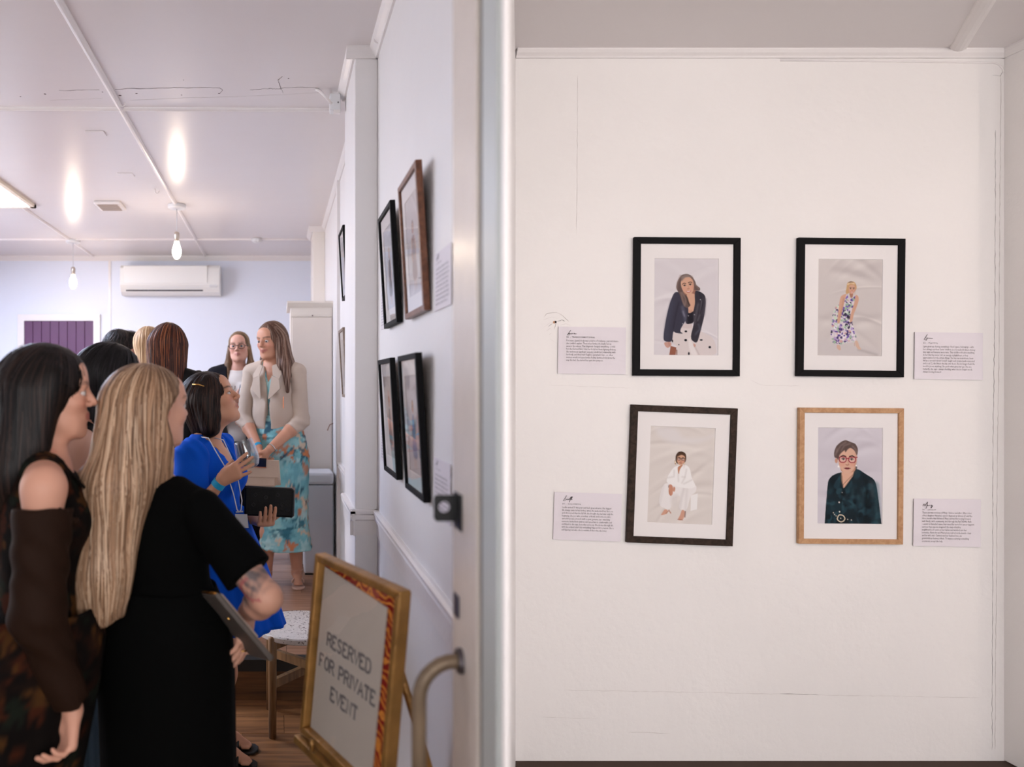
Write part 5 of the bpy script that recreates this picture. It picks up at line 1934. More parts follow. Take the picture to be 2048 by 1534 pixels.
def loft(rings, nseg=72, fold=0.0, nf=9, phase=0.0, cap=True, seed=0, noise=0.0):
    """rings: (centre, rx, ry, yaw); folds grow from first to last ring. returns V,Q"""
    r = random.Random(seed)
    ph = [r.uniform(0, 6.28) for _ in range(4)]
    V, Q = [], []
    m = len(rings)
    for i, (c, rx, ry, yw) in enumerate(rings):
        R = fr(yw)
        t = i / (m - 1)
        for k in range(nseg):
            a = 2 * math.pi * k / nseg
            f = 1 + t * fold * (math.sin(nf * a + ph[0] + 0.6 * math.sin(2 * a + ph[1])) + 0.5 * math.sin((nf * 2 + 1) * a + ph[2])) + noise * math.sin(17 * t * 6.28 + 3 * a)
            V.append(np.array(c) + R @ np.array([rx * f * math.cos(a), ry * f * math.sin(a), 0]))
    for i in range(m - 1):
        for k in range(nseg):
            k2 = (k + 1) % nseg
            Q.append((i * nseg + k, (i + 1) * nseg + k, (i + 1) * nseg + k2, i * nseg + k2))
    return np.array(V), np.array(Q)[:, ::-1]


def interp_rings(keys, n):
    out = []
    for i in range(n):
        t = i / (n - 1) * (len(keys) - 1)
        a = min(int(t), len(keys) - 2)
        f = t - a
        f = f * f * (3 - 2 * f) * 0.5 + f * 0.5
        A, B = keys[a], keys[a + 1]
        out.append((np.array(A[0]) * (1 - f) + np.array(B[0]) * f, A[1] * (1 - f) + B[1] * f, A[2] * (1 - f) + B[2] * f, A[3] * (1 - f) + B[3] * f))
    return out


def skin_shader():
    m = mat('skin', (206, 158, 134), 0.48, attr=True, spec=0.35)
    b = m.node_tree.nodes['Principled BSDF']
    return m


SKINM = skin_shader()
EYEM = mat('eyeball', (230, 220, 214), 0.25, attr=True)
HAIRM = mat('hair_strands', (80, 60, 50), 0.45, attr=True, spec=0.22)


def fabric(name, rgb, rough=0.9, scale=240, strength=0.12, sheen=0.0, spec=0.12):
    return mat(name, rgb, rough, bump=(scale, strength), sheen=sheen, spec=spec)


def ring_band(o_name, c, axis, r, w, th, material, parent, n=28, squash=1.0):
    """a band worn round a limb"""
    return MB().lathe([(r, -w / 2), (r + th, -w / 2), (r + th, w / 2), (r, w / 2), (r, -w / 2)], tuple(c), n, tuple(axis)).build(o_name, material, parent, smooth=False)
# ---------------------------------------------------------------- the guests
A_ = np.array


def front_cut(p, z0, slope, ymin=0.0, w0=0.0, wmax=0.09, ztop=0.4):
    """V opening at the chest front, in chest coordinates"""
    def cut(V):
        V.fun(p.chest, 0.45, lambda x, y, z: np.maximum(np.maximum(np.abs(x) - np.clip(w0 + slope * (z - z0), 0.0, wmax), ymin - y), np.maximum(z0 - z, z - ztop)), 0.006, 's', p.Rc)
    return cut


def neck_hole(p, r=0.068, dz=0.01, tilt=0.35):
    def cut(V):
        c = p.neck + p.Rc @ A_([0, 0.01, dz])
        V.fun(c, 0.22, lambda x, y, z: np.maximum(np.sqrt(x * x + (y * 0.9) ** 2) - r, -(z + tilt * y)), 0.008, 's', p.Rc)
    return cut


def sleeve(p, sx, r0, r1, r2, end, material, wr=None, name='sleeve', start=0.0, h=0.005):
    """sleeve down the arm; end in 0..2 (1 = elbow, 2 = wrist)"""
    sh, el, wri = p.sh[sx], A_(p.arms[sx]['e'], float), A_(p.arms[sx]['w'], float)
    s0 = sh + (el - sh) * start
    if end <= 1:
        e = sh + (el - sh) * end
        prims = [('cone', s0, e + unit(el - sh) * 0.05, r0, r1, 0.02)]
        dr = unit(el - sh)
    else:
        e = el + (wri - el) * (end - 1)
        dr = unit(wri - el)
        prims = [('cone', s0, el, r0, r1, 0.02), ('cone', el, e + dr * 0.05, r1, r2, 0.03)]
    cuts = [lambda V: V.fun(e + dr * 0.1, 0.16, lambda x, y, z: -((x + dr[0] * 0.1) * dr[0] + (y + dr[1] * 0.1) * dr[1] + (z + dr[2] * 0.1) * dr[2]), 0.002, 's')]
    if start > 0:
        d0 = unit(sh - el)
        cuts.append(lambda V: V.fun(s0 + d0 * 0.1, 0.16, lambda x, y, z: -((x + d0[0] * 0.1) * d0[0] + (y + d0[1] * 0.1) * d0[1] + (z + d0[2] * 0.1) * d0[2]), 0.002, 's'))
    return p.cloth(name, prims, material, h, cuts, wr)


def cap_prims(p, r=(0.082, 0.100, 0.090), c=(0, -0.022, 0.034)):
    return [('ell', p.H(c), A_(r) * p.hs, 0.02, p.hR)]


def wrinkle(a, fx, fy, fz, ph=0.0):
    return lambda x, y, z: a * np.sin(fx * x + fy * y + fz * z + ph + 2.0 * np.sin(0.35 * fz * z + 0.3 * fx * x)) * (0.6 + 0.4 * np.sin(11 * z + 7 * x + ph))


def skirt(p, name, keys, n, material, fold=0.05, nf=8, seed=1, colfun=None, noise=0.0, nseg=96):
    V, Q = loft(interp_rings(keys, n), nseg, fold, nf, seed=seed, noise=noise)
    me = fastmesh(name, V, Q, True, colfun(V) if colfun else None)
    o = link(name, me, material, p.root)
    md = o.modifiers.new('thick', 'SOLIDIFY')
    md.thickness = 0.004
    return o


HANDREST = dict(d=(0, 0, -1), n=(0, 1, 0), u=(0, 0, 1))

# ================= woman in the blue dress
pb = Person('woman in a royal blue dress with a dark bob, looking up and holding a glass', 0.0, (-0.235, 3.0, 0.86), (-0.300, 3.01, 1.300), -10, -18,
            ((-0.272, 3.0, 1.482), -4, 20, 0, 1.0),
            {1: dict(e=(-0.352, 2.800, 1.005), w=(-0.218, 2.765, 1.180), t=0.92, hand=dict(d=(0.74, -0.16, 0.48), n=(0.15, 0.97, 0.0), u=(-0.2, 0, 1), curls=(14, 16, 18, 22), thumb=30, spread=1.0, tspread=0.4, tn=0.9, s=0.93)),
             -1: dict(e=(-0.26, 3.13, 1.02), w=(-0.085, 2.985, 0.985), t=0.92, hand=dict(d=(0.42, -0.9, 0.02), n=(0, 0, 1), u=(1, 0.4, 0), curls=(62, 66, 64, 60), thumb=30, spread=0.9, pip=0.18, tspread=0.8))},
            [((-0.225, 2.93, 0.46), (-0.25, 2.93, 0.075), (-0.135, 2.93, 0.03)), ((-0.215, 3.06, 0.46), (-0.25, 3.06, 0.075), (-0.14, 3.06, 0.03))],
            0.95, (200, 146, 116), (170, 104, 88), (58, 40, 32), 0.0042, 0.150, cheek=(196, 118, 92))
pb.gaze = A_([0, 1, 0.25])
pb.build_body()
BLUE = fabric('royal_blue_fabric', (8, 82, 196), 0.8, 200, 0.10)
pb.cloth('bodice', [q for q in pb.torso(0.011)], BLUE, 0.006, [front_cut(pb, -0.02, 0.42, 0.0, 0.0, 0.075), neck_hole(pb, 0.066, 0.012)],
         lambda x, y, z: 0.0022 * np.sin(70 * (x + y) + 25 * z) * np.clip((1.2 - z) * 6, 0, 1) + 0.0012 * np.sin(150 * x - 60 * z), lo=A_([-9, -9, 0.985]), hi=A_([9, 9, 1.345]))
for sx in (1, -1):
    sleeve(pb, sx, 0.072, 0.082, 0.06, 0.98, BLUE, lambda x, y, z: 0.0035 * np.sin(95 * x + 60 * y + 9 * np.sin(14 * z)) * (0.5 + 0.5 * np.sin(30 * z)) + 0.002 * np.sin(50 * z + 30 * y), 'puff_sleeve')
pb.cloth('waistband', [('ell', (-0.246, 3.0, 1.01), (0.137, 0.112, 0.05), 0.01, pb.Rc)], BLUE, 0.005, (), lambda x, y, z: 0.0035 * np.sin(110 * np.arctan2(y - 3.0, x + 0.246) / 2.0))
skirt(pb, 'skirt', [((-0.245, 3.0, 1.02), 0.126, 0.103, -15), ((-0.232, 2.995, 0.88), 0.168, 0.150, -12), ((-0.205, 2.985, 0.75), 0.185, 0.172, -10), ((-0.180, 2.975, 0.575), 0.205, 0.20, -8)], 26, BLUE, 0.065, 9, 4)
HB = [(26, 16, 13), (48, 31, 24), (38, 24, 19), (66, 43, 33), (20, 13, 11)]
bobp = cap_prims(pb, (0.086, 0.108, 0.092)) + [('cone', pb.H((0.058, -0.028, 0.01)), pb.H((0.062, -0.035, -0.105)), 0.045, 0.036, 0.03), ('cone', pb.H((-0.058, -0.028, 0.01)), pb.H((-0.062, -0.035, -0.105)), 0.045, 0.036, 0.03),
                                               ('cone', pb.H((0, -0.075, 0.0)), pb.H((0, -0.082, -0.115)), 0.060, 0.046, 0.04), ('cone', pb.H((0.05, 0.02, 0.075)), pb.H((0.072, 0.0, -0.07)), 0.02, 0.016, 0.03)]
pb.hair(bobp, HB, (lambda V: V.cone(pb.H((0, 0.02, -0.07)), pb.neck, 0.056, 0.056, 0.01, 's'),), 0.005, 1700, 24, 0.013, (0.02, 0.03, 0.11), width=0.0016, seed=3)
# hair clip, necklace, wristband, sandals
MB().tube([pb.H((0.072, -0.045, 0.085)), pb.H((0.082, -0.02, 0.075)), pb.H((0.084, 0.0, 0.06))], 0.003, 6).build('hair_clip', mat('brass', (196, 150, 84), 0.3, 0.9), pb.root, smooth=True)
CYAN = mat('wristband_cyan', (16, 158, 206), 0.6)
fa = unit(A_(pb.arms[1]['w']) - A_(pb.arms[1]['e']))
ring_band('wristband', A_(pb.arms[1]['w']) - fa * 0.018, fa, 0.0255, 0.024, 0.0012, CYAN, pb.root)
GOLDJ = mat('gold_jewellery', (206, 158, 88), 0.25, 1.0)
neckpts = [pb.neck + pb.Rc @ A_(q) for q in [(-0.055, 0.01, 0.03), (-0.05, 0.055, 0.0), (-0.025, 0.085, -0.035), (0, 0.098, -0.06), (0.025, 0.085, -0.035), (0.05, 0.055, 0.0), (0.055, 0.01, 0.03)]]
MB().tube(neckpts, 0.0012, 6).build('necklace', GOLDJ, pb.root, smooth=True)
SOLE = mat('sandal_black', (22, 20, 20), 0.5)


def sandal(p, an, toe, material, z0, strap2=True):
    an, toe = A_(an, float), A_(toe, float)
    dv = unit((toe - an) * A_([1, 1, 0]))
    sd = A_([-dv[1], dv[0], 0])
    pts = []
    for t, w in ((-0.055, 0.018), (-0.045, 0.030), (0.0, 0.034), (0.06, 0.036), (0.12, 0.044), (0.150, 0.036), (0.165, 0.015)):
        pts.append((t, w))
    poly = [tuple(an + dv * t + sd * w) for t, w in pts] + [tuple(an + dv * t - sd * w) for t, w in pts[::-1]]
    poly = [(x, y, z0 + 0.001) for x, y, _ in poly]
    o = MB().prism(poly, (0, 0, 0.012)).build('sandal', material, p.root, bevel=0.003)
    c = toe - dv * 0.03
    MB().tube([tuple(c + sd * 0.040 * math.cos(a) + A_([0, 0, 0.040 * math.sin(a) - 0.012])) for a in np.linspace(0.1, math.pi - 0.1, 9)], 0.006, 6).build('strap', material, o, smooth=True)
    if strap2:
        c = an + A_([0, 0, 0.01])
        MB().tube([tuple(c + sd * 0.037 * math.cos(a) + dv * 0.037 * math.sin(a)) for a in np.linspace(0, 2 * math.pi, 17)], 0.005, 6).build('ankle_strap', material, o, smooth=True)
    return o


for kn, an, toe in pb.legs:
    sandal(pb, an, toe, SOLE, 0.0)

# her glass of wine
GLS = pane_mat('clear_glass', (0.90, 0.92, 0.94), 2.1, 0.02)
WINE = pane_mat('pale_wine', (0.86, 0.85, 0.74), 1.6, 0.02)


def tumbler(label, base, axis, s=1.0, fill=0.03, group=None):
    base, axis = Vector(base), Vector(axis).normalized()
    o = empty('wine_glass', base, label, 'glass', group)
    prof = [(0.0, 0.0), (0.024, 0.0), (0.033, 0.006), (0.041, 0.025), (0.0435, 0.045), (0.0425, 0.070), (0.0385, 0.100), (0.0370, 0.110), (0.0358, 0.1105), (0.0352, 0.109), (0.0368, 0.099), (0.0408, 0.070), (0.0418, 0.045), (0.0394, 0.027), (0.031, 0.0095), (0.0, 0.0075)]
    MB().lathe([(r * s, h_ * s) for r, h_ in prof], tuple(base), 40, tuple(axis)).build('bowl', GLS, o, smooth=True)
    if fill:
        pr = [(0, 0.0085), (0.0305, 0.0105), (0.0388, 0.027), (0.0388 + 0.0016, fill), (0, fill)]
        MB().lathe([(r * s * 0.985, h_ * s) for r, h_ in pr], tuple(base), 40, tuple(axis)).build('wine', WINE, o, smooth=False)
    return o


gax = unit((-0.30, 0.02, 0.95))
gc = A_(U(494, 908, 2.832))
tumbler('stemless wine glass in the hand of the woman in blue', gc - gax * 0.055, gax, 1.0, 0.036, 'wine glasses')

# black wallet
wl_ = empty('wallet', U(539, 1034, 2.93), 'black embossed leather wallet held by the woman in blue', 'wallet')
wc = A_(U(538, 1004, 2.945))
wx_, wz_, wy_ = unit((1, -0.06, -0.035)), unit((0.03, 0.05, 1)), unit((0.06, 1, 0))
LEATH = mat('black_leather', (12, 11, 12), 0.5, bump=(120, 0.15), spec=0.2)


def obox(mb, c, ax, ay, az, hx_, hy_, hz_):
    c, ax, ay, az = (Vector(v) for v in (c, ax, ay, az))
    vs = [c + ax * (sx * hx_) + ay * (sy * hy_) + az * (sz * hz_) for sz in (-1, 1) for sx, sy in ((-1, -1), (1, -1), (1, 1), (-1, 1))]
    return mb.add(vs, [(3, 2, 1, 0), (4, 5, 6, 7), (0, 1, 5, 4), (1, 2, 6, 5), (2, 3, 7, 6), (3, 0, 4, 7)])


obox(MB(), wc, wx_, wy_, wz_, 0.100, 0.012, 0.058).build('body', LEATH, wl_, bevel=0.008)
MB().tube([tuple(wc + wx_ * a * 0.102 + wz_ * b * 0.060) for a, b in ((-0.9, 1), (0, 1), (0.88, 1), (1, 0.85), (1, 0), (1, -0.85), (0.88, -1))], 0.0025, 6).build('zip', mat('zip_grey', (96, 92, 92), 0.35, 0.6), wl_, smooth=True)
mb = MB()
for (a, b) in ((-0.12, 0.35), (0.35, 0.55), (0.55, -0.1), (0.12, -0.35), (0.78, -0.45), (-0.55, 0.5), (-0.62, -0.2)):
    c0 = wc + wx_ * a * 0.1 + wz_ * b * 0.058 - wy_ * 0.0123
    if (a > 0.3 and b > 0.3) or a < -0.5:
        q = [(0.008 * math.cos(t), 0.008 * math.sin(t)) for t in np.linspace(0, 2 * math.pi, 5)]
    else:
        q = [(0.007 * math.cos(t), 0.007 * math.sin(t)) for t in np.linspace(0, 2 * math.pi, 13)]
    mb.tube([tuple(c0 + wx_ * x + wz_ * z) for x, z in q], 0.0007, 4)
mb.build('embossing', mat('emboss', (40, 38, 38), 0.35), wl_)

# lanyard with a name badge
lb = empty('name_badge', U(482, 1056, 2.80), 'name badge on a white lanyard hanging in front of the blue dress', 'badge')
YB = 2.805
CORD = mat('lanyard_white', (226, 222, 224), 0.6)
MB().tube([pb.neck + pb.Rc @ A_([0.045, -0.045, 0.035]), A_(U(417, 876, 2.875)), A_(U(430, 900, 2.85)), A_(U(449, 932, 2.835)), A_(U(467, 988, 2.82)), A_(U(474, 1019, YB)), A_(U(478, 1024, YB))], 0.0022, 6).build('cord', CORD, lb, smooth=True)
MB().tube([pb.neck + pb.Rc @ A_([-0.045, -0.045, 0.035]), A_(U(447, 880, 2.90)), A_(U(463, 915, 2.875)), A_(U(476, 959, 2.85)), A_(U(484, 1001, 2.82)), A_(U(482, 1020, YB)), A_(U(478, 1024, YB))], 0.0022, 6).build('cord', CORD, lb, smooth=True)
bc = A_(U(483.5, 1040, YB))
bx_, bz_ = unit((1, 0, -0.02)), unit((-0.10, 0, 1))
obox(MB(), bc, bx_, (0, 1, 0), bz_, 0.0265, 0.0008, 0.034).build('holder', pane_mat('clear_plastic', (0.9, 0.92, 0.95), 1.5), lb)
obox(MB(), bc - bz_ * 0.004, bx_, (0, 1, 0), bz_, 0.0235, 0.0005, 0.0265).build('card', mat('badge_card', (226, 222, 220), 0.6), lb)
mb = MB()
sc_ = 0.0021
strokes2d(mb, [[(0, -3), (1.2, 4), (2, 5.4)], [(-1, 3.6), (2, 5.6), (4, 5), (3, 3), (1, 2.2), (3.4, 0), (4.6, .4)], [(4.6, 1.4), (5.8, 2.4), (5, 2.8), (4.6, 1.6), (5.6, .8), (7, 1.8)], [(7, .8), (7.6, 2.2), (8.4, 2.2), (8.6, .9)], [(9, 1.5), (10, 2.4), (9.3, 2.6), (9, 1.5), (10, .9)], [(10.6, 1.5), (11.6, 2.4), (10.9, 2.6), (10.6, 1.5), (11.6, .9), (13, 1.6)]],
          lambda x, y: bc + bx_ * ((x - 6) * sc_) + bz_ * ((y - 3) * sc_) - A_([0, 0.0016, 0]), 0.0011)
mb.build('handwritten_name', INKD, lb)
MB().tube([tuple(A_(U(472, 1024, YB - 0.001))), tuple(A_(U(486, 1023, YB - 0.001)))], 0.003, 6).build('clip', mat('clip_clear', (200, 204, 210), 0.2), lb)

# ================= woman in the beige jacket
pj = Person('woman in a cropped beige jacket over a teal and orange floral dress', STEPH, (-0.005, 4.90, 1.150), (-0.030, 4.90, 1.660), 246, 243,
            ((-0.052, 4.885, 1.838), 230, -8, 0, 1.06),
            {1: dict(e=(-0.232, 4.93, 1.310), w=(-0.130, 4.70, 1.135), t=1.12, hand=dict(d=(0.35, -0.25, -0.85), n=(0.8, -0.1, 0.3), u=(0.2, -1, 0.1), curls=(40, 44, 46, 48), thumb=20, s=1.0)),
             -1: dict(e=(0.150, 4.80, 1.305), w=(-0.055, 4.64, 1.130), t=1.12, hand=dict(d=(-0.55, -0.15, -0.8), n=(-0.6, 0.4, 0.3), u=(-0.2, -1, 0.1), curls=(38, 42, 46, 48), thumb=20, s=1.0))},
            [((-0.06, 4.84, 0.70), (-0.08, 4.86, 0.285), (-0.10, 4.76, 0.235)), ((0.10, 4.84, 0.70), (0.125, 4.90, 0.285), (0.13, 4.79, 0.235))],
            1.03, (206, 150, 122), (178, 104, 94), (66, 46, 38), 0.0058, 0.172, 1.05, 0.85, smile=0.25)
pj.gaze = A_([-0.1, 1, -0.1])
pj.build_body()
BEIGE = fabric('beige_ponte', (196, 178, 162), 0.9, 300, 0.10)
CREAMF = BEIGE


def floral(seed, base, cols, n=340, r0=0.014, r1=0.042):
    """scattered petalled flowers, colours picked per flower"""
    def f(X):
        r = np.random.default_rng(seed)
        out = np.tile(srgb(base), (len(X), 1))
        B = r.normal(0, 1, (4, 3))
        out *= (1 + 0.12 * np.sin(X @ (B[0] * 24) + 2 * np.sin(X @ (B[1] * 30))))[:, None]
        C = X[r.integers(0, len(X), n)]
        for k in range(n):
            col = srgb(cols[r.integers(len(cols))])
            R = r.uniform(r0, r1)
            m_ = np.nonzero(np.abs(X - C[k]).max(1) < R * 1.7)[0]
            q = X[m_] - C[k]
            ang_ = np.arctan2(q[:, 2], q[:, 0] + q[:, 1])
            d_ = np.linalg.norm(q, axis=1) * (1 + 0.32 * np.sin(int(r.integers(3, 6)) * ang_ + r.uniform(0, 6)) + 0.15 * np.sin(9 * ang_ + k))
            w = np.clip((R - d_) / 0.004, 0, 1)[:, None] * r.uniform(0.7, 1.0)
            out[m_] = out[m_] * (1 - w) + col * w
        return np.clip(out, 0, 1)
    return f


FLOR = floral(5, (120, 182, 188), [(150, 198, 198), (24, 98, 116), (96, 160, 172), (206, 128, 78), (214, 188, 160), (14, 72, 92), (148, 196, 200), (198, 116, 66), (110, 172, 184), (176, 212, 210)])
FLORM = mat('floral_fabric', (255, 255, 255), 0.7, attr=True, bump=(160, 0.1))
pj.cloth('bodice', pj.torso(0.008), FLORM, 0.006, [front_cut(pj, 0.05, 0.5, 0.0, 0.0, 0.07), neck_hole(pj, 0.070, 0.0)], None, lo=A_([-9, -9, 1.20]), hi=A_([9, 9, 1.70]), colfun=FLOR)
skirt(pj, 'skirt', [((-0.012, 4.90, 1.34), 0.142, 0.112, 245), ((-0.005, 4.90, 1.20), 0.188, 0.145, 245), ((0.012, 4.89, 1.06), 0.202, 0.158, 245), ((0.030, 4.87, 0.78), 0.170, 0.150, 245), ((0.045, 4.855, 0.60), 0.158, 0.145, 245), ((0.050, 4.85, 0.455), 0.176, 0.165, 245)], 70, FLORM, 0.03, 5, 2, FLOR, 0.010, 120)


def jacket_open(V):
    V.fun(pj.chest, 0.5, lambda x, y, z: np.maximum(np.abs(x + 0.012) - np.clip(0.013 + 0.36 * np.maximum(z - 0.015, 0) + 0.06 * np.maximum(-z - 0.10, 0), 0, 0.07), -y + 0.01), 0.005, 's', pj.Rc)


pj.cloth('jacket', pj.torso(0.020, 0.06) + [('ell', pj.waist + A_([0, 0, 0.0]), (0.160, 0.140, 0.18), 0.05, pj.Rc)], BEIGE, 0.006, [jacket_open, neck_hole(pj, 0.078, 0.015, 0.2)], wrinkle(0.0022, 18, 22, 60), lo=A_([-9, -9, 1.215]), hi=A_([9, 9, 1.715]))
for sx in (1, -1):
    sleeve(pj, sx, 0.062, 0.053, 0.047, 1.34, BEIGE, lambda x, y, z: 0.0030 * np.sin(120 * z + 40 * x) * np.clip((1.44 - z) * 5, 0.15, 1), 'sleeve')


def lapel(p, pts, y0, th, material, name):
    P = [p.chest + p.Rc @ A_([x, y0 - 1.6 * x * x - 0.35 * max(z - 0.05, 0), z]) for x, z in pts]
    n_ = p.Rc @ A_([0, 1, 0])
    return MB().prism([tuple(q) for q in P], tuple(n_ * th)).build(name, material, p.root, bevel=0.002)


for sx in (1, -1):
    lapel(pj, [(sx * 0.034, 0.16), (sx * 0.062, 0.172), (sx * 0.105, 0.105), (sx * 0.098, 0.075), (sx * 0.050, 0.095)][::sx], 0.148, 0.007, BEIGE, 'collar')
    lapel(pj, [(sx * 0.046, 0.096), (sx * 0.096, 0.074), (sx * 0.108, 0.010), (sx * 0.040, -0.055), (sx * 0.026, -0.06)][::sx], 0.152, 0.007, BEIGE, 'lapel')
zp = [pj.chest + pj.Rc @ A_([-0.115, 0.105, z]) for z in (-0.02, -0.07, -0.12)]
MB().tube([tuple(q) for q in zp], 0.003, 6).build('zip', mat('rose_gold', (196, 120, 84), 0.3, 0.9), pj.root)
HJ = [(112, 82, 66), (92, 64, 52), (140, 110, 92), (80, 54, 44), (158, 132, 116)]
hp = cap_prims(pj, (0.084, 0.104, 0.092)) + [
    ('cone', pj.H((-0.062, -0.03, 0.01)), A_([0.055, 4.83, 1.68]), 0.050, 0.046, 0.04), ('cone', A_([0.055, 4.83, 1.68]), A_([0.128, 4.79, 1.55]), 0.046, 0.018, 0.03), ('cone', A_([0.045, 4.80, 1.68]), A_([0.060, 4.735, 1.50]), 0.030, 0.012, 0.03),
    ('cone', pj.H((0.055, -0.04, 0.0)), A_([-0.085, 4.98, 1.70]), 0.045, 0.035, 0.03), ('cone', A_([-0.085, 4.98, 1.70]), A_([-0.075, 4.98, 1.60]), 0.035, 0.020, 0.03),
    ('cone', pj.H((0, -0.07, 0.0)), A_([0.03, 4.98, 1.60]), 0.065, 0.05, 0.04), ('cone', pj.H((-0.078, 0.028, 0.01)), pj.H((-0.085, 0.03, -0.16)), 0.016, 0.018, 0.03)]
pj.hair(hp, HJ, (lambda V: V.cone(pj.H((0, 0.02, -0.07)), pj.neck + A_([0, 0, 0.05]), 0.050, 0.05, 0.01, 's'),), 0.007, 900, 22, 0.019, (0.0, 0.03, 0.11), width=0.0026, seed=5)
fa = unit(A_(pj.arms[-1]['w']) - A_(pj.arms[-1]['e']))
ring_band('bracelet', A_(pj.arms[-1]['w']) - fa * 0.015, fa, 0.031, 0.006, 0.003, mat('silver', (200, 198, 196), 0.25, 1.0), pj.root)
fa = unit(A_(pj.arms[1]['w']) - A_(pj.arms[1]['e']))
ring_band('wristband', A_(pj.arms[1]['w']) - fa * 0.01, fa, 0.029, 0.022, 0.0012, CYAN, pj.root)
NUDE = mat('nude_leather', (214, 176, 156), 0.45)
for kn, an, toe in pj.legs:
    sandal(pj, an, toe, NUDE, STEPH)
    MB().tube([(an[0], an[1] + 0.04, STEPH), (an[0], an[1] + 0.035, STEPH + 0.05)], [0.008, 0.016], 8).build('heel', NUDE, pj.root, smooth=True)
# clutch and phone
cl = empty('clutch_bag', U(522, 975, 4.52), 'flat beige fold-over clutch held by the woman in the jacket', 'bag')
cc = A_(U(522, 946, 4.545))
BEIGE2 = mat('beige_leather', (196, 172, 150), 0.6, bump=(50, 0.1))
obox(MB(), cc, (1, 0, -0.03), (0, 1, 0), (0.05, 0, 1), 0.098, 0.012, 0.083).build('body', BEIGE2, cl, bevel=0.01)
obox(MB(), cc + A_([0.012, -0.016, 0.03]), (1, 0, -0.03), (0, 1, 0.05), (0.05, 0, 1), 0.099, 0.004, 0.055).build('flap', BEIGE2, cl, bevel=0.003)
MB().tube([tuple(cc + A_([0.104, 0, z])) for z in (-0.075, 0, 0.075)], [0.02, 0.016, 0.010], 12).build('gusset', BEIGE2, cl, smooth=True)
ph_ = empty('phone', U(522, 940, 4.50), 'phone with a rose gold edge resting against the beige clutch', 'phone')
pc = A_(U(521, 925, 4.50))
obox(MB(), pc, (1, 0, -0.06), (0, 1, 0), (0.06, 0, 1), 0.036, 0.003, 0.028).build('screen', mat('phone_black', (16, 18, 26), 0.15), ph_, bevel=0.002)
obox(MB(), pc - A_([0, 0, 0.029]), (1, 0, -0.06), (0, 1, 0), (0.06, 0, 1), 0.037, 0.0035, 0.0025).build('edge', mat('rose_gold', (196, 120, 84), 0.3, 0.9), ph_)

# ================= woman with glasses in the black blazer
pg = Person('woman with glasses, a black blazer and a white printed T-shirt', STEPH, (-0.310, 5.52, 1.14), (-0.315, 5.52, 1.645), 270, 270,
            ((-0.300, 5.50, 1.826), 264, 0, 2, 1.0),
            {1: dict(e=(-0.52, 5.45, 1.32), w=(-0.335, 5.31, 1.425), hand=dict(d=(0.85, -0.1, 0.30), n=(0.1, 0.9, 0.2), u=(-0.3, 0, 1), curls=(22, 26, 28, 30), thumb=10, spread=1.2)),
             -1: dict(e=(-0.12, 5.45, 1.33), w=(-0.20, 5.28, 1.20), hand=dict(d=(-0.3, -0.3, 0.5), n=(-0.9, 0, 0), u=(0, 0, 1), curls=(40, 40, 40, 40)))},
            [((-0.40, 5.50, 0.68), (-0.40, 5.54, 0.28), (-0.40, 5.43, 0.235)), ((-0.22, 5.50, 0.68), (-0.22, 5.54, 0.28), (-0.22, 5.43, 0.235))],
            1.02, (216, 164, 144), (192, 122, 114), (120, 92, 76), 0.0068, 0.165, iris=(70, 90, 110))
pg.build_body()
TEE = fabric('white_tee', (222, 214, 208), 0.9)
NAVY = fabric('black_blazer', (20, 20, 26), 0.8)
pg.cloth('shirt', pg.torso(0.012), TEE, 0.007, [neck_hole(pg, 0.064, 0.02)], wrinkle(0.0015, 40, 10, 25), lo=A_([-9, -9, 1.05]))
pg.cloth('blazer', pg.torso(0.030, 0.05), NAVY, 0.007, [lambda V: V.fun(pg.chest, 0.6, lambda x, y, z: np.maximum(np.abs(x) - 0.072, -y + 0.0), 0.005, 's', pg.Rc), neck_hole(pg, 0.075, 0.0)], None, lo=A_([-9, -9, 0.98]))
for sx in (1, -1):
    sleeve(pg, sx, 0.066, 0.058, 0.045, 1.85, NAVY, None, 'sleeve')
mtx = text_mesh('YOU DO', 0.055, align='CENTER', spacing=1.25)
for v in mtx.vertices:
    x, z = v.co.x, v.co.y
    yy = 5.52 - (0.115 * 1.02 + 0.062 - 0.9 * (x) ** 2) - 0.012
    v.co = (-0.318 + x * 0.9, yy, 1.50 + z * 0.85)
link('shirt_print', mtx, mat('print_black', (34, 32, 34), 0.8), pg.root)
skirt(pg, 'trousers', [((-0.31, 5.52, 1.12), 0.18, 0.14, 270), ((-0.31, 5.52, 0.9), 0.19, 0.15, 270), ((-0.31, 5.52, 0.26), 0.19, 0.13, 270)], 8, NAVY, 0.02, 4, 3)
HG = [(140, 112, 86), (110, 86, 66), (170, 142, 112), (124, 98, 78)]
hp = cap_prims(pg, (0.080, 0.100, 0.088)) + [('cone', pg.H((s_ * 0.074, -0.02, 0.0)), pg.H((s_ * 0.086, 0.005, -0.13)), 0.016, 0.024, 0.02) for s_ in (1, -1)] + [('cone', pg.H((s_ * 0.086, 0.005, -0.13)), pg.H((s_ * 0.092, 0.075, -0.30)), 0.026, 0.024, 0.02) for s_ in (1, -1)]
pg.hair(hp, HG, (), 0.007, 550, 20, 0.018, (0, 0.03, 0.11), width=0.0022, seed=7)


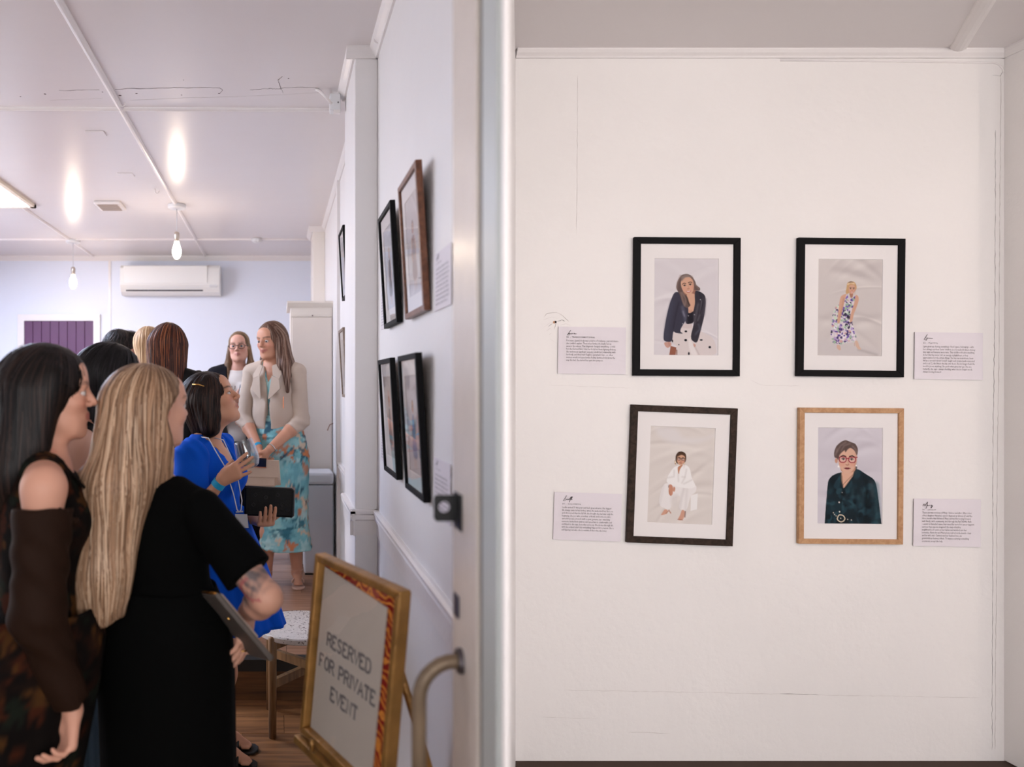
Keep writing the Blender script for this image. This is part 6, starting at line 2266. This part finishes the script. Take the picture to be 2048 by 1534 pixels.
def glasses(p, material, w=0.0016, rr=(0.024, 0.018), name='glasses'):
    mb = MB()
    for sx in (-1, 1):
        mb.tube([tuple(p.H((sx * 0.033 + rr[0] * math.copysign(abs(math.cos(a)) ** 0.7, math.cos(a)), 0.094 - 0.004 * abs(math.cos(a)), 0.002 + rr[1] * math.copysign(abs(math.sin(a)) ** 0.8, math.sin(a))))) for a in np.linspace(0, 2 * math.pi, 25)], w, 6)
        mb.tube([tuple(p.H((sx * 0.057, 0.088, 0.006))), tuple(p.H((sx * 0.078, 0.05, 0.008))), tuple(p.H((sx * 0.082, -0.02, 0.006)))], w, 6)
    mb.tube([tuple(p.H((-0.010, 0.096, 0.006))), tuple(p.H((0, 0.099, 0.008))), tuple(p.H((0.010, 0.096, 0.006)))], w, 6)
    return mb.build(name, material, p.root, smooth=True)


glasses(pg, mat('tortoise', (44, 24, 22), 0.3), 0.0021)
tumbler('glass held at the chest by the woman in the black blazer', U(487, 800, 5.27), (0.1, 0, 1), 1.0, 0, 'wine glasses')

# ================= brown-haired woman seen from behind
pr_ = Person('woman with long red-brown hair and a black blouse, seen from behind', STEPH, (-0.600, 3.98, 1.12), (-0.590, 3.98, 1.585), 80, 80,
             ((-0.602, 4.0, 1.758), 85, 0, 0, 1.0),
             {1: dict(e=(-0.36, 3.95, 1.27), w=(-0.38, 4.10, 1.08)), -1: dict(e=(-0.82, 3.98, 1.27), w=(-0.80, 4.1, 1.08))},
             [((-0.52, 4.0, 0.66), (-0.52, 4.0, 0.28), (-0.52, 4.1, 0.235)), ((-0.68, 4.0, 0.66), (-0.68, 4.0, 0.28), (-0.68, 4.1, 0.235))], 1.0, h=0.010)
pr_.build_body()
BLK = fabric('black_satin_fabric', (10, 10, 11), 0.55, 120, 0.08, 0.0, 0.2)
pr_.cloth('blouse', pr_.torso(0.016), BLK, 0.007, [neck_hole(pr_, 0.062, 0.01)], wrinkle(0.002, 50, 20, 20), lo=A_([-9, -9, 1.05]))
for sx in (1, -1):
    sleeve(pr_, sx, 0.070, 0.078, 0.05, 1.8, BLK, lambda x, y, z: 0.004 * np.sin(90 * x + 60 * y + 5 * np.sin(18 * z)), 'sleeve')
skirt(pr_, 'trousers', [((-0.6, 3.98, 1.14), 0.17, 0.13, 80), ((-0.6, 3.98, 0.9), 0.19, 0.15, 80), ((-0.6, 3.98, 0.26), 0.18, 0.13, 80)], 8, BLK, 0.02, 4, 3)
HR = [(78, 40, 26), (54, 28, 20), (112, 62, 38), (40, 20, 16), (136, 80, 50)]
hp = cap_prims(pr_, (0.090, 0.106, 0.094)) + [('cone', pr_.H((0.045, -0.05, 0.0)), pr_.H((0.060, -0.085, -0.20)), 0.062, 0.034, 0.04), ('cone', pr_.H((-0.04, -0.06, 0.0)), pr_.H((-0.045, -0.10, -0.27)), 0.070, 0.042, 0.04), ('cone', pr_.H((0.07, 0.0, 0.0)), pr_.H((0.085, -0.03, -0.19)), 0.03, 0.014, 0.03)]
pr_.hair(hp, HR, (), 0.007, 800, 23, 0.019, (0.02, 0.0, 0.115), width=0.0022, seed=9)

# ================= two heads further back
pd_ = Person('dark-haired person with glasses, only the top of the head showing', STEPH, (-1.09, 5.0, 1.12), (-1.09, 5.0, 1.615), 10, 10,
             ((-1.075, 5.0, 1.795), 20, -6, 0, 1.0), {1: dict(e=(-1.07, 4.78, 1.30), w=(-0.98, 4.80, 1.10)), -1: dict(e=(-1.10, 5.22, 1.30), w=(-1.0, 5.2, 1.10))},
             [((-1.07, 4.92, 0.66), (-1.08, 4.92, 0.28), (-0.98, 4.92, 0.235)), ((-1.07, 5.08, 0.66), (-1.08, 5.08, 0.28), (-0.98, 5.08, 0.235))], 1.0, h=0.012)
pd_.build_body()
GRY = fabric('charcoal_fabric', (46, 46, 52))
pd_.cloth('shirt', pd_.torso(0.016), GRY, 0.009, [neck_hole(pd_, 0.062, 0.01)], None, lo=A_([-9, -9, 1.05]))
for sx in (1, -1):
    sleeve(pd_, sx, 0.062, 0.052, 0.04, 1.9, GRY, None, 'sleeve', h=0.008)
skirt(pd_, 'trousers', [((-1.09, 5.0, 1.14), 0.17, 0.13, 10), ((-1.09, 5.0, 0.26), 0.17, 0.13, 10)], 6, GRY, 0.02, 4, 3)
pd_.hair(cap_prims(pd_, (0.088, 0.104, 0.094)) + [('cone', pd_.H((0, -0.07, 0.0)), pd_.H((0, -0.08, -0.09)), 0.065, 0.04, 0.03), ('ell', pd_.H((0.0, 0.05, 0.10)), (0.05, 0.045, 0.02), 0.02, pd_.hR)], [(18, 15, 15), (34, 28, 27), (52, 44, 42)], (), 0.007, 500, 14, 0.013, (0, 0.0, 0.115), width=0.0025, seed=11, jitter=0.03, lift=0.008)
glasses(pd_, mat('glasses_black', (20, 18, 20), 0.3))
pf_ = Person('fair-haired person standing behind the red-brown hair, seen from behind', STEPH, (-0.845, 4.62, 1.12), (-0.84, 4.61, 1.61), 95, 95,
             ((-0.828, 4.6, 1.785), 100, 0, 0, 1.0), {1: dict(e=(-0.60, 4.6, 1.30), w=(-0.62, 4.7, 1.10)), -1: dict(e=(-1.05, 4.6, 1.30), w=(-1.03, 4.7, 1.10))},
             [((-0.76, 4.6, 0.66), (-0.76, 4.6, 0.28), (-0.76, 4.7, 0.235)), ((-0.92, 4.6, 0.66), (-0.92, 4.6, 0.28), (-0.92, 4.7, 0.235))], 1.0, h=0.012)
pf_.build_body()
OLIVE = fabric('grey_green_fabric', (92, 92, 84))
pf_.cloth('shirt', pf_.torso(0.016), OLIVE, 0.009, [neck_hole(pf_, 0.062, 0.01)], None, lo=A_([-9, -9, 1.05]))
for sx in (1, -1):
    sleeve(pf_, sx, 0.062, 0.052, 0.04, 1.9, OLIVE, None, 'sleeve', h=0.008)
skirt(pf_, 'trousers', [((-0.845, 4.62, 1.14), 0.17, 0.13, 95), ((-0.845, 4.62, 0.26), 0.17, 0.13, 95)], 6, GRY, 0.02, 4, 3)
pf_.hair(cap_prims(pf_, (0.088, 0.104, 0.094)) + [('cone', pf_.H((0, -0.06, 0.0)), pf_.H((0, -0.09, -0.20)), 0.08, 0.055, 0.04)], [(186, 150, 112), (160, 124, 90), (208, 178, 142)], (), 0.007, 500, 24, 0.013, (0, 0.0, 0.115), width=0.0025, seed=13)

# ================= black-haired woman behind the two in front
pk = Person('black-haired woman in a sleeveless top and slate blue trousers, behind the blonde', 0.0, (-0.655, 2.43, 0.92), (-0.640, 2.44, 1.385), 5, 5,
            ((-0.566, 2.50, 1.560), 24, 0, 0, 1.02),
            {1: dict(e=(-0.66, 2.25, 1.09), w=(-0.52, 2.30, 0.92), hand=dict(d=(0.9, 0.1, -0.2), n=(0, 1, 0), u=(0, 0, 1), curls=(30, 30, 30, 30))), -1: dict(e=(-0.66, 2.63, 1.09), w=(-0.48, 2.6, 1.0))},
            [((-0.62, 2.34, 0.48), (-0.63, 2.34, 0.08), (-0.53, 2.34, 0.035)), ((-0.62, 2.52, 0.48), (-0.63, 2.52, 0.08), (-0.53, 2.52, 0.035))], 1.0, (216, 172, 150), h=0.008)
pk.build_body()
pk.cloth('top', pk.torso(0.010), BLK, 0.007, [neck_hole(pk, 0.075, 0.0), lambda V: [V.ell(pk.sh[s_] + A_([0, 0, -0.02]), 0.085, 0.01, None, 's') for s_ in (1, -1)]], None, lo=A_([-9, -9, 0.95]))
SLATE = mat('slate_rib', (84, 102, 118), 0.9, bump=(30, 0.2), spec=0.1)
for i, (kn, an, toe) in enumerate(pk.legs):
    c0 = pk.hip + A_([0, -0.085 if i == 0 else 0.085, 0.03])
    skirt(pk, 'trouser_leg', [(c0, 0.115, 0.105, 5), (A_(kn), 0.125, 0.12, 5), (A_([an[0], an[1], 0.03]), 0.14, 0.14, 5)], 12, SLATE, 0.05, 16, 3 + i, None, 0.0, 128)
HK = [(10, 8, 9), (18, 15, 17), (26, 22, 25)]
hp = cap_prims(pk, (0.090, 0.112, 0.096)) + [('cone', pk.H((0, -0.06, 0.0)), pk.H((0.0, -0.11, -0.28)), 0.085, 0.06, 0.04), ('cone', pk.H((0.06, -0.02, 0.0)), pk.H((0.066, -0.06, -0.2)), 0.045, 0.035, 0.03)]
pk.hair(hp, HK, (), 0.008, 700, 22, 0.019, (0.0, 0.03, 0.115), width=0.0028, seed=15)

# ================= brunette at the left edge
pa = Person('dark-haired woman in a sheer brown cold-shoulder dress at the left edge', 0.0, (-0.615, 1.84, 0.90), (-0.590, 1.86, 1.340), 12, 14,
            ((-0.588, 1.88, 1.522), 14, 0, 0, 1.03),
            {1: dict(e=(-0.553, 1.665, 1.015), w=(-0.482, 1.70, 0.785), hand=dict(d=(-0.12, -0.08, -1), n=(-0.75, -0.55, 0), u=(-0.55, 0.75, 0), curls=(40, 46, 50, 54), thumb=35, spread=1.2)), -1: dict(e=(-0.66, 2.06, 1.05), w=(-0.52, 2.04, 0.92))},
            [((-0.645, 1.77, 0.47), (-0.66, 1.77, 0.08), (-0.56, 1.77, 0.035)), ((-0.645, 1.93, 0.47), (-0.66, 1.93, 0.08), (-0.56, 1.93, 0.035))], 1.02, (206, 152, 128), (172, 96, 90), (40, 28, 26), 0.0055, 0.165, bust=0.8, cheek=(206, 128, 104))
pa.build_body()
DRK = fabric('black_brown_fabric', (20, 15, 13), 0.8)
pat = floral(12, (14, 10, 9), [(34, 17, 11), (54, 25, 13), (22, 26, 20), (16, 11, 9), (70, 44, 20), (24, 14, 10)], 380, 0.008, 0.03)
PATM = mat('dark_print_fabric', (255, 255, 255), 0.9, attr=True, spec=0.08)
pa.cloth('bodice', pa.torso(0.010), PATM, 0.006, [neck_hole(pa, 0.085, 0.0), lambda V: [V.ell(pa.sh[s_] + A_([0.0, -0.01 * s_, 0.0]), 0.078, 0.01, None, 's') for s_ in (1, -1)]], None, lo=A_([-9, -9, 0.92]), colfun=pat)
SHEER = mat('sheer_brown', (36, 21, 13), 0.7, bump=(200, 0.1), spec=0.08)
wrs = lambda x, y, z: 0.0035 * np.sin(75 * z + 50 * x + 3 * np.sin(30 * y)) * (0.4 + 0.6 * np.sin(17 * z + 1) ** 2)
sleeve(pa, 1, 0.070, 0.060, 0.040, 1.93, SHEER, wrs, 'sheer_sleeve', 0.16)
sleeve(pa, -1, 0.066, 0.056, 0.040, 1.93, SHEER, wrs, 'sheer_sleeve', 0.16)
sR = pa.sh[1]
MB().tube([tuple(pa.neck + pa.Rc @ A_(q)) for q in [(0.075, -0.045, 0.030), (0.09, 0.0, 0.028), (0.085, 0.05, 0.0), (0.07, 0.09, -0.05)]], 0.009, 8, flat=0.4).build('strap', DRK, pa.root, smooth=True)
pa.cloth('sleeve_frill', [('cone', sR + A_([-0.02, -0.055, -0.075]), sR + A_([0.045, -0.02, -0.06]), 0.016, 0.014, 0.01), ('cone', sR + A_([0.045, -0.02, -0.06]), sR + A_([0.06, 0.03, -0.085]), 0.014, 0.012, 0.01)], SHEER, 0.004, (), lambda x, y, z: 0.003 * np.sin(160 * x + 130 * y))
skirt(pa, 'skirt', [((-0.61, 1.84, 0.99), 0.155, 0.145, 12), ((-0.615, 1.84, 0.90), 0.198, 0.170, 12), ((-0.625, 1.84, 0.80), 0.196, 0.168, 12), ((-0.645, 1.84, 0.63), 0.176, 0.155, 12), ((-0.665, 1.84, 0.45), 0.158, 0.140, 12), ((-0.67, 1.84, 0.12), 0.158, 0.145, 12)], 40, PATM, 0.05, 7, 6, pat)
HA = [(16, 11, 10), (30, 21, 18), (46, 33, 28), (12, 9, 9)]
hp = cap_prims(pa, (0.090, 0.112, 0.096)) + [('cone', pa.H((0.045, -0.045, 0.0)), pa.H((0.060, -0.085, -0.20)), 0.070, 0.055, 0.04), ('cone', pa.H((0.055, -0.085, -0.18)), pa.H((0.03, -0.13, -0.36)), 0.06, 0.035, 0.03), ('cone', pa.H((-0.03, -0.06, 0.0)), pa.H((-0.03, -0.11, -0.30)), 0.085, 0.06, 0.04), ('cone', pa.H((0.074, 0.004, 0.045)), pa.H((0.082, -0.03, -0.13)), 0.022, 0.030, 0.03)]
pa.hair(hp, HA, (), 0.006, 1300, 24, 0.020, (0.01, 0.02, 0.115), width=0.0018, seed=17)

# ================= blonde in black in the foreground
EL = A_([-0.030, 1.81, 1.015])
pw_ = Person('blonde woman in a black dress seen from behind, with a tattooed arm', 0.0, (-0.312, 2.0, 0.90), (-0.345, 1.99, 1.252), 62, 58,
             ((-0.346, 2.005, 1.482), 42, 2, 0, 1.0),
             {1: dict(e=tuple(EL), w=(-0.085, 1.955, 0.935), t=1.05, hand=dict(d=(-0.10, -0.10, -0.95), n=(-0.8, 0.35, 0), u=(0.1, 1.0, 0.1), curls=(14, 16, 20, 24), thumb=25, spread=0.6)),
              -1: dict(e=(-0.38, 2.22, 0.99), w=(-0.31, 2.30, 1.065), hand=dict(d=(0.2, 0.2, 0.9), n=(1, 0, 0), u=(0, -1, 0.2), curls=(45, 45, 45, 45), thumb=30))},
             [((-0.24, 1.96, 0.47), (-0.245, 1.95, 0.08), (-0.20, 2.06, 0.035)), ((-0.38, 2.04, 0.47), (-0.39, 2.02, 0.08), (-0.34, 2.14, 0.035))], 1.0, (208, 156, 132), (186, 110, 104), (120, 90, 70), 0.0054, 0.168, 1.08, shoulder_drop=0.036)


def tattoo(P, col):
    sh, el, wr = pw_.sh[1], EL, A_(pw_.arms[1]['w'])
    ax_ = unit(el - sh)
    t = (P - sh) @ ax_ / np.linalg.norm(el - sh)
    d = np.linalg.norm((P - sh) - np.outer((P - sh) @ ax_, ax_), axis=1)
    on = (t > 0.55) & (t < 1.06) & (d < 0.065)
    a = np.arctan2((P - sh) @ np.cross(ax_, [0, 0, 1.0]), (P - sh) @ np.cross(np.cross(ax_, [0, 0, 1.0]), ax_))
    B = np.random.default_rng(4).normal(0, 1, (10, 3))
    n1 = sum(np.sin(P @ (B[k] * (60 + 22 * k)) + 2.2 * np.sin(P @ (B[-k - 1] * 70)) + k) for k in range(5)) / 2.2
    w = np.where(on, np.clip(0.58 + 0.4 * n1, 0.15, 0.9) * np.clip((t - 0.55) * 20, 0, 1) * np.clip((1.0 - t) * 9, 0, 1), 0)[:, None]
    col = col * (1 - w) + srgb((78, 76, 80)) * w
    c0 = sh + (el - sh) * 0.86 + A_([-0.01, -0.045, 0.0])
    dd = np.abs(np.hypot((P[:, 0] - c0[0]) * 0.9, P[:, 2] - c0[2]) - 0.026)
    r1 = np.where(on & (dd < 0.004) & (P[:, 1] < el[1]) & (P[:, 0] + 0.6 * P[:, 2] < c0[0] + 0.6 * c0[2] + 0.006), 0.6, 0)[:, None]
    col = col * (1 - r1) + srgb((166, 62, 76)) * r1
    q = P - (pw_.neck + pw_.Rc @ A_([0.03, -0.07, -0.02]))
    w2 = np.where(np.linalg.norm(q, axis=1) < 0.022, 0.5 + 0.3 * np.sin(q[:, 0] * 600), 0)[:, None]
    return col * (1 - w2) + srgb((96, 92, 96)) * w2


pw_.build_body(None, tattoo)
BLKD = fabric('black_dress_fabric', (6, 6, 6), 0.9, 260, 0.08, 0.0, 0.06)
pw_.cloth('bodice', pw_.torso(0.014), BLKD, 0.006, [neck_hole(pw_, 0.082, -0.012, -0.1)], wrinkle(0.002, 20, 20, 40), lo=A_([-9, -9, 0.93]))
sleeve(pw_, 1, 0.060, 0.068, 0.06, 0.74, BLKD, wrinkle(0.003, 30, 30, 40), 'sleeve')
sleeve(pw_, -1, 0.060, 0.068, 0.06, 0.80, BLKD, wrinkle(0.003, 30, 30, 40), 'sleeve')
skirt(pw_, 'skirt', [((-0.318, 1.995, 1.0), 0.152, 0.122, 60), ((-0.314, 1.998, 0.90), 0.192, 0.160, 60), ((-0.310, 2.0, 0.78), 0.196, 0.165, 60), ((-0.30, 2.0, 0.45), 0.190, 0.165, 60), ((-0.29, 2.0, 0.06), 0.195, 0.17, 60)], 40, BLKD, 0.03, 6, 8)
HW = [(168, 132, 103), (132, 101, 77), (188, 154, 125), (110, 82, 61), (150, 115, 88), (196, 166, 138)]
hp = cap_prims(pw_, (0.084, 0.108, 0.092), (0, -0.024, 0.032)) + [
    ('cone', pw_.H((0.01, -0.07, 0.0)), A_([-0.425, 1.885, 1.28]), 0.090, 0.075, 0.05), ('cone', A_([-0.425, 1.885, 1.28]), A_([-0.470, 1.865, 1.06]), 0.075, 0.066, 0.04), ('cone', A_([-0.470, 1.865, 1.06]), A_([-0.500, 1.865, 0.92]), 0.062, 0.048, 0.04), ('cone', A_([-0.450, 1.862, 1.06]), A_([-0.435, 1.862, 0.92]), 0.055, 0.038, 0.04),
    ('cone', A_([-0.50, 1.90, 1.28]), A_([-0.52, 1.88, 1.0]), 0.04, 0.035, 0.04),
    ('cone', pw_.H((0.055, -0.01, 0.02)), pw_.H((0.060, -0.025, -0.08)), 0.045, 0.045, 0.04), ('cone', pw_.H((0.060, -0.025, -0.08)), A_([-0.305, 1.93, 1.245]), 0.045, 0.016, 0.03), ('cone', A_([-0.38, 1.90, 1.33]), A_([-0.415, 1.86, 1.02]), 0.055, 0.022, 0.04)]


def ear_gap(V):
    V.fun(pw_.hc, 0.14, lambda x, y, z: np.maximum(np.maximum(-(y + 0.026) + 1.1 * np.maximum(z + 0.004, 0) - 0.25 * np.minimum(z + 0.03, 0), z - 0.085), 0.02 - x), 0.008, 's', pw_.hR)


pw_.hair(hp, HW, (ear_gap, lambda V: V.fun((-0.47, 1.865, 0.80), 0.148, lambda x, y, z: z * 1.0 - 0.148 + 0.012 * np.sin(60 * x), 0.004, 's')), 0.0055, 2800, 32, 0.021, (0.0, 0.0, 0.115), width=0.0018, seed=19, groove=0.0008, lift=0.0035)
ring_band('ring', A_(pw_.arms[1]['w']) + A_([-0.01, -0.012, -0.10]), (-0.1, -0.1, -0.95), 0.0088, 0.004, 0.0015, GOLDJ, pw_.root, 16)
# pouch and phone she carries
pouch = empty('pouch', U(465, 1310, 1.93), 'dark grey flat pouch with gold hardware held by the blonde woman', 'bag')
La, Wa = unit((0.62, 0.10, -0.77)), unit((0.40, -0.86, 0.22))
Na = np.cross(La, Wa)
Wa = np.cross(Na, La)
qc = A_(U(470, 1250, 1.88))
obox(MB(), qc, La, Wa, Na, 0.112, 0.07, 0.007).build('body', mat('grey_leather', (84, 76, 70), 0.5, bump=(60, 0.1)), pouch, bevel=0.004)
MB().tube([tuple(qc - La * 0.113 + Wa * a) for a in (-0.065, 0, 0.065)], 0.004, 8).build('zip', mat('zip_gold', (176, 120, 56), 0.3, 0.9), pouch, smooth=True)
obox(MB(), qc - La * 0.118 - Wa * 0.06, La, Wa, Na, 0.012, 0.006, 0.005).build('zip_pull', mat('zip_gold', (176, 120, 56), 0.3, 0.9), pouch, bevel=0.002)
MB().lathe([(0, 0.003), (0.005, 0.002), (0.006, 0)], tuple(qc - La * 0.03 + Wa * 0.02 + Na * 0.007), 12, tuple(Na)).build('stud', GOLDJ, pouch)
ph2 = empty('phone', U(440, 1290, 1.90), 'phone in a pale case tucked beside the grey pouch', 'phone')
q2 = qc - Na * 0.020 - La * 0.012 - Wa * 0.02
obox(MB(), q2, La, Wa, Na, 0.076, 0.037, 0.0045).build('case', mat('pale_case', (206, 186, 172), 0.35), ph2, bevel=0.004)
for i, cc_ in enumerate(((90, 70, 66), (170, 60, 36), (214, 150, 110))):
    obox(MB(), q2 - Wa * 0.0375 + La * (-0.055 + 0.018 * i), La, Wa, Na, 0.006, 0.0006, 0.003).build('sticker', mat('sticker_%d' % i, cc_, 0.5), ph2)
tumbler('wine glass rim showing over the shoulder of the blonde woman', U(352, 1040, 2.32), (0.05, 0, 1), 1.0, 0.04, 'wine glasses')
